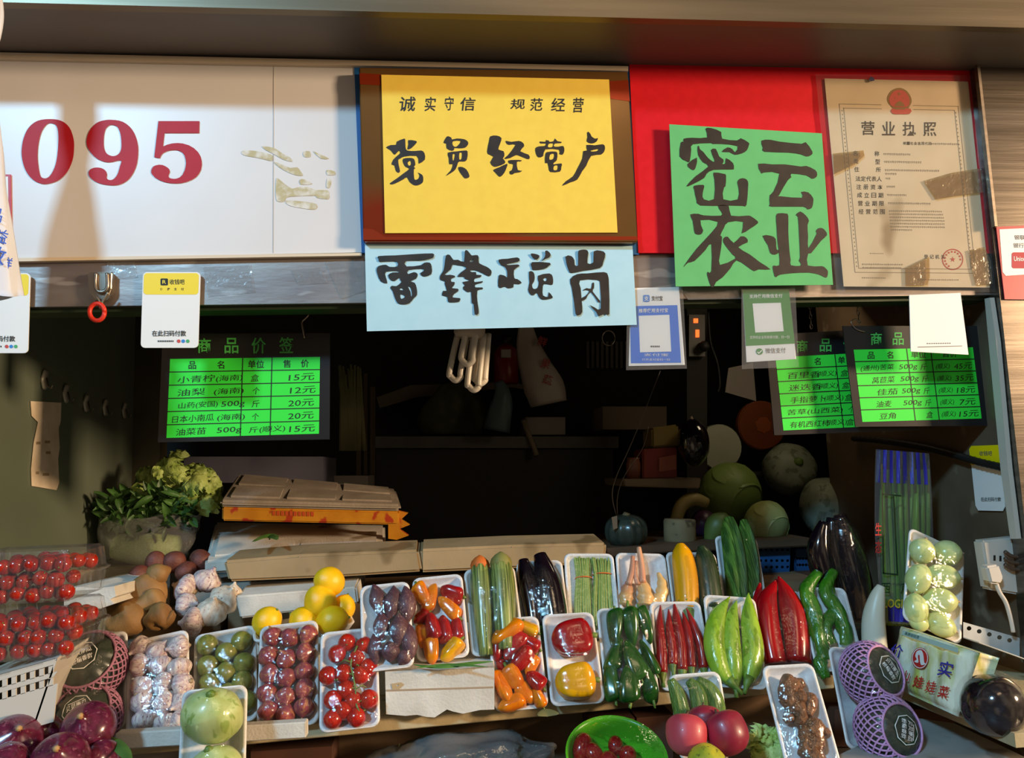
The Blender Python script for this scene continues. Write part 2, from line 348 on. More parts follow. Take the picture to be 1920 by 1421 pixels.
letters('brush_writing', [
  A([(120,405),(200,365),(285,360),(295,310),(410,262),(435,280),(440,400),(470,455),(600,462),(700,455),(750,500),(755,605),(660,670),(650,640),(620,545),(420,555),(350,590),(320,610),(330,700),(350,790),(325,820),(280,790),(255,700),(210,685),(235,610),(300,545),(350,500),(330,460),(270,520),(240,510),(190,450)]),
  A([(485,285),(600,295),(622,325),(530,420),(470,435),(485,350)]),
  [A([(400,590),(500,575),(565,585),(590,620),(600,690),(575,720),(600,745),(575,770),(580,900),(600,935),(650,915),(665,860),(640,815),(715,855),(730,920),(715,985),(640,1025),(570,1020),(500,965),(460,895),(400,930),(260,1000),(205,1010),(185,990),(300,910),(420,820),(500,755),(440,725),(400,660)]), A([(475,650),(520,625),(525,690),(490,700)])],
  [A([(1060,330),(1090,260),(1130,220),(1190,245),(1200,275),(1280,258),(1400,270),(1460,310),(1460,360),(1410,410),(1320,420),(1240,415),(1235,440),(1195,460),(1110,420),(1105,345)]), A([(1215,305),(1340,300),(1300,370),(1255,395),(1215,370)])],
  [A([(1130,490),(1270,470),(1400,455),(1455,470),(1445,600),(1400,635),(1340,635),(1300,650),(1260,760),(1180,825),(1095,870),(1180,780),(1210,680),(1155,680),(1145,580)]), A([(1210,520),(1245,520),(1230,610),(1212,610)]), A([(1320,500),(1360,495),(1355,590),(1320,600)])],
  A([(1300,730),(1370,725),(1440,770),(1485,860),(1470,900),(1410,912),(1370,870),(1320,800)]),
  B2([(150,195),(240,185),(310,220),(290,300),(265,385),(340,410),(350,480),(330,515),(360,550),(350,590),(250,630),(190,630),(145,570),(190,490),(110,450),(105,380),(130,260)]),
  B2([(190,680),(280,640),(390,590),(385,640),(350,720),(300,775),(265,770),(220,720)]),
  B2([(370,260),(450,275),(560,262),(620,290),(635,340),(580,410),(700,460),(715,510),(680,525),(560,475),(510,470),(430,510),(345,520),(400,470),(510,320),(420,320),(380,300)]),
  B2([(405,545),(500,535),(600,540),(580,560),(530,565),(545,680),(605,690),(570,715),(500,725),(470,745),(430,740),(425,700),(460,680),(475,600),(420,590)]),
  [B2([(860,270),(940,275),(950,250),(995,260),(1000,275),(1060,265),(1080,225),(1115,265),(1175,275),(1160,295),(1080,300),(1065,340),(1130,345),(1200,335),(1215,400),(1190,460),(1140,450),(1135,390),(940,385),(910,480),(840,500),(805,450),(795,370),(850,340),(930,335),(945,300),(870,300)]), B2([(990,305),(1050,300),(1040,350),(980,350)])],
  [B2([(940,450),(980,420),(1080,415),(1115,440),(1105,540),(1070,570),(1060,600),(1175,585),(1170,640),(1150,705),(1010,710),(985,640),(970,580),(935,580)]), B2([(1010,460),(1065,450),(1055,520),(1000,530)]), B2([(1065,625),(1115,615),(1110,680),(1060,680)])],
  B2([(1540,150),(1560,130),(1590,160),(1610,200),(1660,230),(1695,220),(1690,255),(1650,290),(1590,298),(1535,270),(1545,210)]),
  [B2([(1530,320),(1650,325),(1770,310),(1800,350),(1790,410),(1740,460),(1600,480),(1530,620),(1470,700),(1400,820),(1300,860),(1180,910),(1240,840),(1340,770),(1400,660),(1470,520),(1485,410),(1540,400)]), B2([(1590,405),(1695,380),(1690,405),(1630,415)])],
 ], -.0309, INK, yp)
b = MB()
for ch, x, y, w, h in (('诚', 764, 195, 30, 28), ('实', 807, 195, 20, 27), ('守', 842, 194, 17, 26), ('信', 877, 195, 28, 25), ('规', 971, 195, 27, 19), ('范', 1006, 196, 23, 24), ('经', 1047, 196, 26, 25), ('营', 1084, 197, 20, 28)):
    put_text(b, ch, x, y, w, h, onY(-.0309), bold=.018, shear=-.1)
b.build('small_writing', INK, yp)
bp_ = MB()                                                             # the light blue paper bows out a little below
NX, NZ = 12, 6
for j in range(NZ+1):
    for i in range(NX+1):
        u, v = i/NX, j/NZ
        x = (684+(1186-684)*u)*(1-v)+(688+(1194-688)*u)*v; y = (455+(461-455)*u)*(1-v)+(621+(609-621)*u)*v
        bp_.v.append(PY(x, y, -.010-.004*math.sin(v*3.1)))
for j in range(NZ):
    for i in range(NX):
        k = j*(NX+1)+i; bp_.f.append((k, k+NX+1, k+NX+2, k+1))
bp = bp_.build('paper_notice', mat('light_blue_paper', '#aed6e4', '#a9d2e1', rough=.75, scale=30), smooth=True)
tag(bp, 'light blue paper with black brush writing hanging below the gold plaque', 'paper notice')
E1 = tf(690, 460, 8); E2 = tf(920, 460, 8)
letters('brush_writing', [
  [E1([(155,160),(400,150),(700,130),(970,120),(985,160),(960,195),(800,225),(570,230),(580,315),(800,295),(840,260),(930,260),(955,330),(950,430),(850,470),(790,440),(790,410),(830,390),(820,350),(610,370),(600,430),(690,400),(745,430),(720,500),(640,540),(700,560),(730,640),(735,740),(690,790),(620,870),(540,885),(490,880),(440,860),(400,780),(370,690),(335,640),(360,605),(430,610),(500,550),(480,520),(470,485),(400,535),(340,520),(300,450),(370,405),(460,405),(440,385),(270,395),(265,470),(290,570),(190,540),(140,430),(130,350),(170,305),(270,290),(320,320),(440,315),(420,235),(180,245),(160,210)]),
   E1([(475,665),(500,640),(530,670)]), E1([(485,735),(540,750),(550,780),(510,800),(490,790)]), E1([(600,620),(640,640),(660,740),(645,765),(635,690)])],
  [E1([(1170,150),(1230,145),(1280,215),(1350,215),(1440,245),(1450,90),(1490,75),(1545,140),(1570,150),(1640,145),(1660,180),(1665,265),(1780,320),(1845,370),(1850,420),(1815,465),(1700,410),(1600,370),(1530,380),(1560,400),(1620,400),(1625,440),(1700,445),(1680,480),(1600,500),(1600,550),(1720,535),(1700,565),(1610,590),(1615,630),(1715,630),(1715,660),(1640,680),(1640,830),(1650,900),(1660,1020),(1600,1035),(1585,880),(1555,860),(1545,700),(1500,705),(1430,660),(1430,620),(1450,600),(1415,550),(1520,530),(1450,500),(1430,470),(1340,470),(1400,400),(1470,350),(1440,310),(1350,295),(1270,285),(1240,360),(1150,440),(1230,440),(1300,455),(1300,480),(1250,500),(1250,545),(1300,550),(1290,600),(1260,640),(1350,650),(1350,690),(1290,730),(1270,780),(1380,790),(1375,830),(1350,850),(1240,855),(1200,840),(1185,770),(1110,750),(1130,680),(1180,680),(1150,580),(1150,540),(1080,515),(1085,450),(1130,380),(1150,280)]), E1([(1530,235),(1590,195),(1570,240),(1540,250)])],
  E2([(115,215),(250,200),(400,180),(435,215),(400,250),(260,275),(255,295),(400,285),(430,310),(350,370),(355,490),(400,505),(465,555),(420,585),(345,580),(340,630),(260,645),(210,620),(150,640),(110,610),(120,460),(160,440),(220,460),(245,480),(245,380),(200,310),(150,290)]),
  E2([(600,125),(660,125),(735,155),(700,210),(670,210),(620,170)]), E2([(815,90),(850,78),(900,130),(880,180),(820,205),(750,245),(800,190),(820,140)]),
  E2([(620,250),(890,262),(870,310),(800,355),(640,370),(615,330)]),
  [E2([(575,395),(640,400),(660,470),(650,540),(620,590),(640,650),(700,640),(720,560),(710,455),(880,420),(930,470),(935,560),(910,595),(800,580),(780,650),(785,750),(860,770),(870,700),(930,770),(900,800),(780,815),(720,770),(690,710),(640,750),(590,730),(560,665),(580,560)]), E2([(785,510),(825,485),(840,510),(820,540)])],
  E2([(1120,170),(1210,160),(1255,220),(1260,290),(1310,300),(1310,110),(1340,70),(1430,65),(1465,110),(1450,265),(1540,255),(1545,90),(1650,80),(1720,120),(1690,250),(1640,340),(1400,380),(1220,415),(1165,370)]),
  E2([(1190,510),(1300,430),(1450,420),(1700,400),(1760,450),(1775,600),(1780,1030),(1720,1020),(1620,1065),(1580,990),(1480,895),(1560,930),(1650,950),(1640,600),(1600,520),(1340,525),(1350,640),(1365,830),(1375,1000),(1320,1050),(1275,1030),(1250,850),(1215,640)]),
  E2([(1375,680),(1440,640),(1505,650),(1520,570),(1550,560),(1550,640),(1530,690),(1640,830),(1610,850),(1500,700),(1430,800),(1365,835),(1365,790),(1420,760),(1480,690),(1430,670)]),
 ], -.0147, INK, bp)

# ------------------------------------------------------------------ red board, green paper, licence
rb = panel('notice_board', [(1180, 120), (1827, 128), (1866, 475), (1197, 474)], -.004, .008, mat('red_board', '#cb0a1a', '#d20e1e', rough=.6, scale=60, spec=.2))
tag(rb, 'bright red board behind the green paper and the licence', 'board')
gp = panel('paper_notice', [(1255, 233), (1541, 250), (1562, 534), (1267, 537)], -.022, .0012, mat('green_paper', '#5fb56c', '#5bb069', rough=.75, scale=30))
tag(gp, 'green paper with four large black brush characters on the red board', 'paper notice')
K1 = tf(1255, 230, 8.881); K2 = tf(1405, 240, 8.881); K3 = tf(1265, 380, 8.881); K4 = tf(1415, 380, 8.881)
letters('brush_writing', [
  K1([(600,100),(700,90),(865,155),(880,265),(1130,295),(1190,258),(1320,330),(1325,370),(1290,460),(1210,510),(1090,535),(1000,490),(870,485),(970,410),(1050,440),(1095,490),(1135,390),(870,355),(720,355),(690,340),(390,360),(365,450),(340,645),(280,640),(170,560),(190,330),(235,320),(240,265),(380,250),(630,245)]),
  K1([(300,690),(460,580),(440,740),(400,790),(340,760)]),
  K1([(470,400),(495,390),(510,440),(570,490),(640,580),(730,650),(750,620),(690,460),(775,435),(830,560),(900,610),(900,660),(880,685),(930,680),(945,590),(1060,670),(1075,760),(1040,780),(740,785),(620,850),(580,920),(400,1020),(280,1060),(440,890),(650,730),(560,660),(480,540)]),
  K1([(410,1050),(570,1035),(575,1090),(555,1180),(575,1275),(745,1270),(750,940),(735,830),(900,850),(945,880),(935,1060),(910,1080),(900,1275),(1140,1275),(1150,1080),(1130,990),(1180,930),(1260,930),(1310,980),(1310,1100),(1285,1370),(1220,1385),(1000,1380),(520,1380),(450,1280),(415,1120)]),
  K2([(200,210),(350,195),(500,225),(870,262),(940,235),(1050,390),(1030,450),(950,475),(860,440),(650,410),(250,395),(225,330)]),
  K2([(145,595),(380,605),(600,605),(860,640),(950,630),(1100,700),(1130,770),(1110,820),(1040,845),(950,790),(700,760),(700,820),(640,870),(500,1110),(520,1135),(880,1160),(860,1065),(980,1070),(1060,1160),(1065,1230),(1040,1330),(960,1355),(900,1310),(380,1310),(340,1270),(340,1120),(400,1060),(500,760),(240,740),(200,755)]),
  K3([(720,50),(900,50),(940,215),(1200,215),(1270,225),(1385,310),(1370,355),(1260,430),(1115,510),(1140,320),(890,325),(820,420),(760,545),(790,570),(770,780),(755,870),(755,1035),(1010,930),(960,860),(880,760),(810,660),(815,590),(885,565),(985,670),(1100,560),(1190,580),(1215,660),(1060,740),(1250,860),(1420,990),(1597,1110),(1400,1110),(1320,1140),(1200,1060),(1030,960),(930,1090),(800,1240),(690,1320),(650,1400),(600,1390),(540,1200),(555,1150),(610,1140),(610,690),(510,790),(330,970),(220,1000),(150,1070),(190,1000),(370,760),(620,490),(720,320),(430,290),(475,460),(430,530),(350,520),(325,470),(300,300),(260,195),(400,185),(480,210),(770,215),(775,150)]),
  K4([(130,550),(270,550),(350,600),(360,720),(370,780),(400,790),(400,830),(340,865),(260,840),(220,710)]),
  K4([(355,220),(400,175),(520,180),(560,220),(560,480),(580,800),(600,950),(605,1040),(760,1050),(760,1000),(735,960),(755,900),(740,560),(720,240),(680,210),(760,145),(860,220),(905,300),(880,370),(890,560),(895,760),(1030,520),(1015,480),(1060,425),(1130,425),(1180,470),(1205,540),(1100,640),(940,840),(890,850),(885,1045),(1120,1055),(1180,1090),(1220,1140),(1210,1230),(1170,1245),(1080,1200),(900,1165),(620,1175),(420,1200),(365,1235),(330,1220),(300,1080),(320,1045),(410,1040),(405,850),(380,640),(365,400)]),
 ], -.0225, INK, gp)

lic = panel('licence', [(1546, 147), (1815, 153), (1856, 539), (1582, 537)], -.0075, .001, mat('aged_paper', '#e6cda6', '#dbc29a', rough=.6, scale=9, c3='#a98d62', scale3=7, hi3=.70))
tag(lic, 'aged business licence with red seal in a creased plastic sleeve on the red board', 'licence')
def LQ(u, v):                                                          # 0..1 across the licence -> pixel
    return (1546+(1815-1546)*u)*(1-v)+(1582+(1856-1582)*u)*v, (147+(153-147)*u)*(1-v)+(537+(539-537)*u)*v
YL = -.0079; ly = onY(YL)
def ltr(x, y): return ly(*LQ(x, y))
def lrect(b, u0, v0, u1, v1): b.quad(*[ltr(u, v) for u, v in ((u0, v0), (u1, v0), (u1, v1), (u0, v1))])
b = MB()
for e in (0, .028):
    t = .0035
    for a in ((.085+e, .12+e*.7, .38, .12+e*.7+t*.7), (.60, .12+e*.7, .915-e, .12+e*.7+t*.7), (.085+e, .93-e*.7, .915-e, .93-e*.7+t*.7), (.085+e, .12+e*.7, .085+e+t, .93-e*.7), (.915-e-t, .12+e*.7, .915-e, .93-e*.7)): lrect(b, *a)
for k in range(40):
    v = .15+k*.0192
    for u in (.099, .889): lrect(b, u, v, u+.006, v+.006)
b.build('border', PALEPRINT, lic)
b = MB()
def rows(txts, u0, u1, v0, dv, h, bold=.01):
    for i, s in enumerate(txts):
        n = len(s)
        for k, ch in enumerate(s):
            if ch == ' ': continue
            u = u0+(u1-u0)*(k/(n-1) if n > 1 else 0); x, y = LQ(u, v0+dv*i); put_text(b, ch, x, y, h*.95, h, ly, bold)
rows(['营业执照'], .27, .70, .235, 0, 26, .03)
b.build('title', BROWNPRINT, lic)
b = MB()
rows(['名称', '类型', '住所'], .165, .315, .358, .0385, 9.5); rows(['法定代表人', '注册资本', '成立日期', '营业期限', '经营范围'], .168, .315, .480, .0395, 9.5)
rows(['统一社会信用代码'], .515, .69, .305, 0, 6); rows(['登记机关'], .585, .70, .853, 0, 8)
b.build('field_names', BROWNPRINT, lic)
b = MB(); rr = random.Random(3)
def blur_line(u0, u1, v, h=.009):
    u = u0
    while u < u1-.012:
        w = rr.uniform(.010, .016); lrect(b, u, v-h*rr.uniform(.4, .55), u+w*.72, v-h*.08); lrect(b, u+.002, v+h*.1, u+w*.6, v+h*rr.uniform(.35, .5)); u += w
for a in ((.36, .55, .36), (.36, .63, .397), (.36, .74, .437), (.36, .45, .455), (.36, .40, .478), (.36, .42, .517), (.36, .50, .557), (.36, .66, .597), (.70, .90, .306)): blur_line(*a)
for k in range(7): blur_line(.36, .74 if k < 6 else .52, .634+k*.0152, .007)
for k in range(2): blur_line(.14, .42, .893+k*.016, .007)
blur_line(.13, .30, .958, .006); blur_line(.50, .80, .965, .006); blur_line(.2, .3, .84, .004)
b.build('small_print', PALEPRINT, lic)
b = MB()                                                               # official seal
def lring(u, v, r0, r1, n=28):
    x, y = LQ(u, v)
    b.poly([[(x+r1*math.cos(2*math.pi*k/n), y+r1*math.sin(2*math.pi*k/n)) for k in range(n)], [(x+r0*math.cos(2*math.pi*k/n), y+r0*math.sin(2*math.pi*k/n)) for k in range(n)]], ly)
lring(.765, .865, 18, 20)
x, y = LQ(.765, .865)
def star(x, y, r): return [(x+(r if k % 2 == 0 else r*.4)*math.sin(math.pi*k/5), y-(r if k % 2 == 0 else r*.4)*math.cos(math.pi*k/5)) for k in range(10)]
b.poly([star(x, y, 5.5)], ly)
for k in range(11):
    w = math.radians(-150+k*30*.8); cxx, cyy = x+14.5*math.sin(w), y-14.5*math.cos(w)
    b.poly([[(cxx-1.6, cyy-1.6), (cxx+1.6, cyy-1.6), (cxx+1.6, cyy+1.6), (cxx-1.6, cyy+1.6)]], ly)
b.build('red_seal', mat('seal_red', '#c3533f', rough=.7), lic)
EM = tf(1500, 0, 4.571)                                                # emblem at the head of the licence
em_ = letters('emblem', [EM([(850,752),(910,775),(950,830),(955,880),(930,930),(940,975),(870,980),(790,975),(795,930),(755,880),(750,830),(785,775)])], -.0080, mat('emblem_gold', '#98742f', rough=.4), lic, 3)
letters('emblem_field', [EM([(850,770),(900,785),(935,835),(938,880),(915,915),(800,915),(768,880),(766,835),(800,785)]), EM([(790,932),(945,930),(942,972),(870,978),(792,972)])], -.0083, mat('emblem_red', '#cd4a2e', rough=.5), em_, 2)
b = MB(); b.poly([star(1686, 176, 3.6)], onY(-.0086))
for q in ((1678, 184), (1694, 184)): b.poly([star(*q, 1.7)], onY(-.0086))
b.poly([[(1681, 193), (1687, 189), (1693, 193), (1697, 199), (1677, 199)]], onY(-.0086)); b.poly([[(1678, 203), (1697, 203), (1697, 205), (1678, 205)]], onY(-.0086))
b.build('emblem_detail', mat('emblem_gold', '#98742f'), em_)
TAPE = film_mat('yellowed_tape', tint='#eadcb8', gloss=.10, rough=.16, bump=.7, bscale=45, haze=.06)
TT = tf(1550, 270, 5.074)
for q_ in ([(925,350),(1200,270),(1470,230),(1490,460),(1250,490),(1040,525)], [(745,1180),(975,1070),(980,1260),(960,1340),(750,1345)], [(60,90),(350,60),(360,110),(260,200),(70,290)], [(1350,1010),(1500,980),(1560,1100),(1580,1330),(1420,1340),(1380,1180)]):
    b = MB(); b.slab([PY(x, y, -.0118) for x, y in TT(q_)], (0, .0003, 0)); b.build('tape', TAPE, lic)
b = MB()                                                               # sleeve: a slightly bulging clear sheet
NX, NZ = 14, 18
for j in range(NZ+1):
    for i in range(NX+1):
        u, v = i/NX, j/NZ
        x = (1529+(1828-1529)*u)*(1-v)+(1568+(1876-1568)*u)*v; y = (139+(141-139)*u)*(1-v)+(543+(548-543)*u)*v
        b.v.append(PY(x, y, -.0098-.0014*noise.noise(Vector((u*9, v*9, 2)))-.0008*math.sin(u*3.14)))
for j in range(NZ):
    for i in range(NX):
        k = j*(NX+1)+i; b.f.append((k, k+NX+1, k+NX+2, k+1))
b.build('plastic_sleeve', CLEAR, lic, smooth=True)
b = MB(); b.poly([[(1629, 148), (1633, 143), (1638, 146), (1640, 151), (1632, 153)]], onY(-.0125)); b.build('ink_mark', mat('blue_ink', '#1d1b45'), lic)

# ------------------------------------------------------------------ payment cards
def card(name, outline, Y, m, label):
    b = MB(); b.slab([PY(x, y, Y) for x, y in outline], (0, .0018, 0)); o = b.build(name, m); tag(o, label, 'payment card'); return o
def flat(name, loops, Y, m, parent):
    b = MB(); b.poly(loops, onY(Y)); return b.build(name, m, parent)
def sk(pts, x0, y0, k): return [(x+k*(y-y0), y) for x, y in pts]
def yellow_card(x0, x1, y0, y1, Y, label):
    o = card('payment_card', sk(rrect(x0, y0, x1, y1, 8), x0, y0, -.03), Y, WHITE, label)
    flat('yellow_header', [sk(rrect(x0+2, y0+2, x1-3, y0+42, 6), x0, y0, -.03)], Y-.0004, YEL, o)
    cx = (x0+x1)/2; w = x1-x0
    lt_ = flat('logo_tile', [rrect(cx-21, y0+12, cx-7, y0+25, 2)], Y-.0007, PRINT, o)
    b = MB(); put_text(b, 'R', cx-14, y0+18.5, 7, 7, onY(Y-.0009), .03); b.build('logo_letter', YEL, lt_)
    b = MB(); put_text(b, '收钱吧', cx+10, y0+18.5, 28, 10, onY(Y-.0007), .02)
    for k in range(4): put_text(b, '便捷支付'[k], cx-19+k*13, y0+32, 5, 5, onY(Y-.0007), .01)
    put_text(b, '在此扫码付款', cx-5, y1-27, w*.59, 11, onY(Y-.0007), .015)
    for k in range(9): b.poly([[(cx-26+k*3.4, y1-14), (cx-24+k*3.4, y1-14), (cx-24+k*3.4, y1-11), (cx-26+k*3.4, y1-11)]], onY(Y-.0007))
    b.build('lettering', PRINT, o)
    for k, (n, c) in enumerate((('red_icon', '#c8453c'), ('blue_icon', '#2f7fd0'), ('green_icon', '#46a866'))):
        flat(n, [[(cx+13+k*8.5+3.4*math.cos(a*.7), y1-12.5+3.4*math.sin(a*.7)) for a in range(9)]], Y-.0007, mat(n, c), o)
    return o
yellow_card(-58, 57, 512, 662, -.004, 'white payment card with yellow header behind the hanging bag')
yellow_card(268, 376, 510, 652, -.004, 'white payment card with yellow header on the steel lintel beside the hook')
# blue card
bc = card('payment_card', [(1183, 540), (1273, 538), (1284, 684), (1179, 686)], -.004, WHITE, 'white and blue payment card under the light blue paper')
BLU = mat('card_blue', '#1c6fcf', rough=.4)
flat('blue_field', [[(1181, 574), (1270, 572), (1277, 680), (1183, 681)]], -.0044, BLU, bc)
flat('blank_panel', [[(1197.5, 592), (1255, 590), (1258.5, 659), (1200, 660.5)]], -.0048, WHITE, bc)
flat('logo_tile', [rrect(1206, 553, 1218, 566, 2.5)], -.0048, mat('logo_blue', '#2a79c8'), bc)
b = MB(); put_text(b, '支', 1212, 559.5, 9, 9, onY(-.0052), .02); put_text(b, '推荐使用支付宝', 1225, 582, 55, 8, onY(-.0050), .02, ang=-.02)
put_text(b, '支付宝', 1230, 665, 46, 5, onY(-.0050)); put_text(b, '打开支付宝扫一扫', 1230, 674, 52, 4, onY(-.0050)); b.build('white_lettering', WHITE, bc)
b = MB(); put_text(b, '支付宝', 1232, 559, 21, 9, onY(-.0050), .02)
for k in range(5): b.poly([[(1220+k*3.6, 648), (1222.4+k*3.6, 648), (1222.4+k*3.6, 651), (1220+k*3.6, 651)]], onY(-.0052))
b.build('lettering', PRINT, bc)
b = MB(); b.slab([PY(x, y, -.0075) for x, y in ((1176, 545), (1280, 530), (1288, 691), (1174, 694))], (0, .0004, 0)); b.build('plastic_sleeve', CLEAR, bc)
# green card
gc = card('payment_card', [(1392.5, 543), (1479, 541), (1493, 673), (1400, 679)], -.004, WHITE, 'green payment card in a clear sleeve under the green paper')
flat('green_field', [[(1392.5, 543), (1479, 541), (1490.5, 644), (1398.5, 648.5)]], -.0044, mat('card_green', '#37833a', '#3c8a40', rough=.4, scale=10), gc)
flat('blank_panel', [[(1411, 569), (1464, 567.5), (1469.5, 621), (1416, 623.5)]], -.0048, WHITE, gc)
b = MB(); put_text(b, '支持使用微信支付', 1436, 555, 62, 7.5, onY(-.0048), .02, ang=-.02); put_text(b, '支持向企业和商家付款，扫一扫', 1443, 632, 74, 6, onY(-.0048), ang=-.01); b.build('white_lettering', WHITE, gc)
b = MB(); n = 18; b.poly([[(1424+6.5*math.cos(2*math.pi*k/n), 659+6*math.sin(2*math.pi*k/n)) for k in range(n)]], onY(-.0048)); rl_ = b.build('round_logo', mat('logo_green', '#3f8a48'), gc)
b = MB(); b.poly([[(1420.5, 659), (1423, 661), (1428, 656), (1429, 657.5), (1423, 663.5), (1419.5, 660.5)]], onY(-.0052)); b.build('tick', WHITE, rl_)
b = MB(); put_text(b, '微信支付', 1454, 657, 38, 10, onY(-.0048), .0, ang=-.03); b.build('lettering', mat('grey_print', '#5d5a54'), gc)
b = MB(); b.slab([PY(x, y, -.0075) for x, y in ((1390, 541), (1491, 537), (1498, 688), (1391, 692))], (0, .0004, 0)); b.build('plastic_sleeve', CLEAR, gc)
# plain white card
wc = card('payment_card', [(1705, 553), (1801, 549), (1816, 665), (1708, 659)], -.008, WHITE, 'plain white payment card hanging below the licence')
b = MB(); b.quad(*[PY(x, y, -.0085) for x, y in ((1721, 650), (1804, 648), (1804.2, 649), (1721, 651.2))])
for k in range(11): b.quad(*[PY(1738+k*4.2+dx, 643-.05*k+dy, -.0085) for dx, dy in ((0, 0), (2.6, 0), (2.6, 1.6), (0, 1.6))])
b.build('lettering', mat('grey_print', '#5d5a54'), wc)
# bank card sign on the pillar
ub = card('payment_sign', [(1868, 425), (1960, 421), (1966, 562), (1884, 561)], -.024, mat('sign_red', '#b3122a', rough=.4), 'red and white bank card sticker on the steel pillar')
flat('white_field', [[(1874, 430), (1960, 426), (1962, 512), (1886, 517), (1880, 510)]], -.0244, WHITE, ub)
b = MB(); put_text(b, '银联', 1912, 445, 20, 9, onY(-.0248), .01); put_text(b, '银行卡', 1915, 460, 30, 9, onY(-.0248), .01); b.build('lettering', mat('grey_print', '#5d5a54'), ub)
lt_ = flat('logo_tile', [rrect(1897, 473, 1930, 503, 4)], -.0248, mat('logo_red', '#b41e33'), ub)
b = MB(); put_text(b, 'Union', 1912, 485, 22, 9, onY(-.0252), .02); b.build('logo_letters', WHITE, lt_)
# red framed plate at the left end
rf = panel('framed_plate', [(-110, 326), (20, 327), (22, 470), (-110, 476)], -.003, .002, mat('frame_red', '#b81f2b', rough=.4)); tag(rf, 'white plate with red frame on the number sign behind the bag', 'plate')
flat('white_field', [[(-105, 330), (15, 331), (17, 466), (-105, 472)]], -.0034, WHITE, rf)
# ------------------------------------------------------------------ hanging price boards
BLK = mat('black_board', '#1f1c1c', rough=.32)
GRN = mat('fluorescent_green', '#2fe33a', rough=.6)
GRNT = mat('green_print', '#46b04a', rough=.6)
def lerp2(q, u, v):
    a, b_, c_, d = q
    return ((a[0]+(b_[0]-a[0])*u)*(1-v)+(d[0]+(c_[0]-d[0])*u)*v, (a[1]+(b_[1]-a[1])*u)*(1-v)+(d[1]+(c_[1]-d[1])*u)*v)
def price_board(board, green, title, cols, head, rows_, Y, label):
    o = panel('price_board', board, Y, .003, BLK); tag(o, label, 'price board', 'hanging price boards')
    g = MB(); g.quad(*[PY(*p, Y-.0004) for p in green]); gs = g.build('green_sheet', GRN, o)
    b = MB()
    for ch, x, y, s in title: put_text(b, ch, x, y, s, s*1.12, onY(Y-.0005), .02)
    b.build('title', GRNT, o)
    b = MB(); tr = onY(Y-.0008)
    def seg(u0, v0, u1, v1, t=.9):
        x0, y0 = lerp2(green, u0, v0); x1, y1 = lerp2(green, u1, v1)
        if abs(x1-x0) > abs(y1-y0): b.quad(tr(x0, y0-t), tr(x1, y1-t), tr(x1, y1+t), tr(x0, y0+t))
        else: b.quad(tr(x0-t, y0), tr(x0+t, y0), tr(x1+t, y1), tr(x1-t, y1))
    hv = .165
    for k in range(5): seg(0, hv+k*(1-hv)/5, 1, hv+k*(1-hv)/5)
    for u in cols: seg(u, 0, u, 1)
    b.build('ruled_lines', PRINT, gs)
    b = MB(); hgt = abs(green[3][1]-green[0][1])
    for s, u in head:
        x, y = lerp2(green, u, hv*.5); put_text(b, s, x, y, None, hgt*.10, tr, .03)
    b.build('heading', PRINT, gs)
    b = MB()
    for i, cells in enumerate(rows_):
        v = hv+(i+.56)*(1-hv)/5
        for s, u, w in cells:
            x, y = lerp2(green, u, v); put_text(b, s, x, y, w, hgt*.088, tr, .0, ang=-.06, shear=-.18)
    b.build('handwriting', mat('marker_ink', '#10240f', '#1c1a10', rough=.6), gs)
    return o
p1 = price_board([(305, 625), (619, 624.5), (618, 823.5), (296, 829)], [(319, 673), (600, 669), (598, 813), (312, 821)],
    [('商', 383, 648, 25), ('品', 434, 648, 26), ('价', 485, 648, 27), ('签', 537, 647, 27)], (.485, .68), [('品', .15), ('名', .34), ('单位', .575), ('售', .78), ('价', .90)],
    [[('小青柠', .18, 70), ('(海南)', .40, 50), ('盒', .57, 15), ('15元', .88, 48)], [('油梨', .15, 52), ('(海南)', .40, 56), ('个', .58, 13), ('12元', .89, 48)],
     [('山药(安国)', .20, 74), ('500g', .43, 44), ('斤', .58, 14), ('20元', .88, 48)], [('日本小南瓜', .17, 78), ('(海南)', .42, 52), ('个', .58, 13), ('20元', .88, 48)],
     [('油菜苗', .16, 56), ('500g', .41, 46), ('斤(顺义)', .66, 68), ('15元', .89, 48)]], .135, 'black price board with green sheet hanging at left above the lettuce')
p2 = price_board([(1435, 628), (1712, 612), (1724, 806), (1452, 816)], [(1454, 670), (1704, 657), (1722, 795), (1469, 807)],
    [('商', 1504, 649, 21), ('品', 1548, 647, 22), ('价', 1592, 645, 22)], (.445, .64), [('名', .31), ('单', .49)],
    [[('百里香', .20, 62), ('(顺义)', .37, 36), ('盒', .50, 14)], [('迷迭香', .20, 62), ('(顺义)', .37, 36), ('盒', .50, 14)],
     [('手指萝卜', .21, 66), ('(顺义)', .40, 36), ('盒', .51, 14)], [('苦草(山西菜)', .25, 104), ('个', .52, 12)], [('有机西红柿', .20, 74), ('(顺义)', .40, 38), ('盒', .50, 14)]],
    .115, 'black price board with green sheet partly covered by another at right')
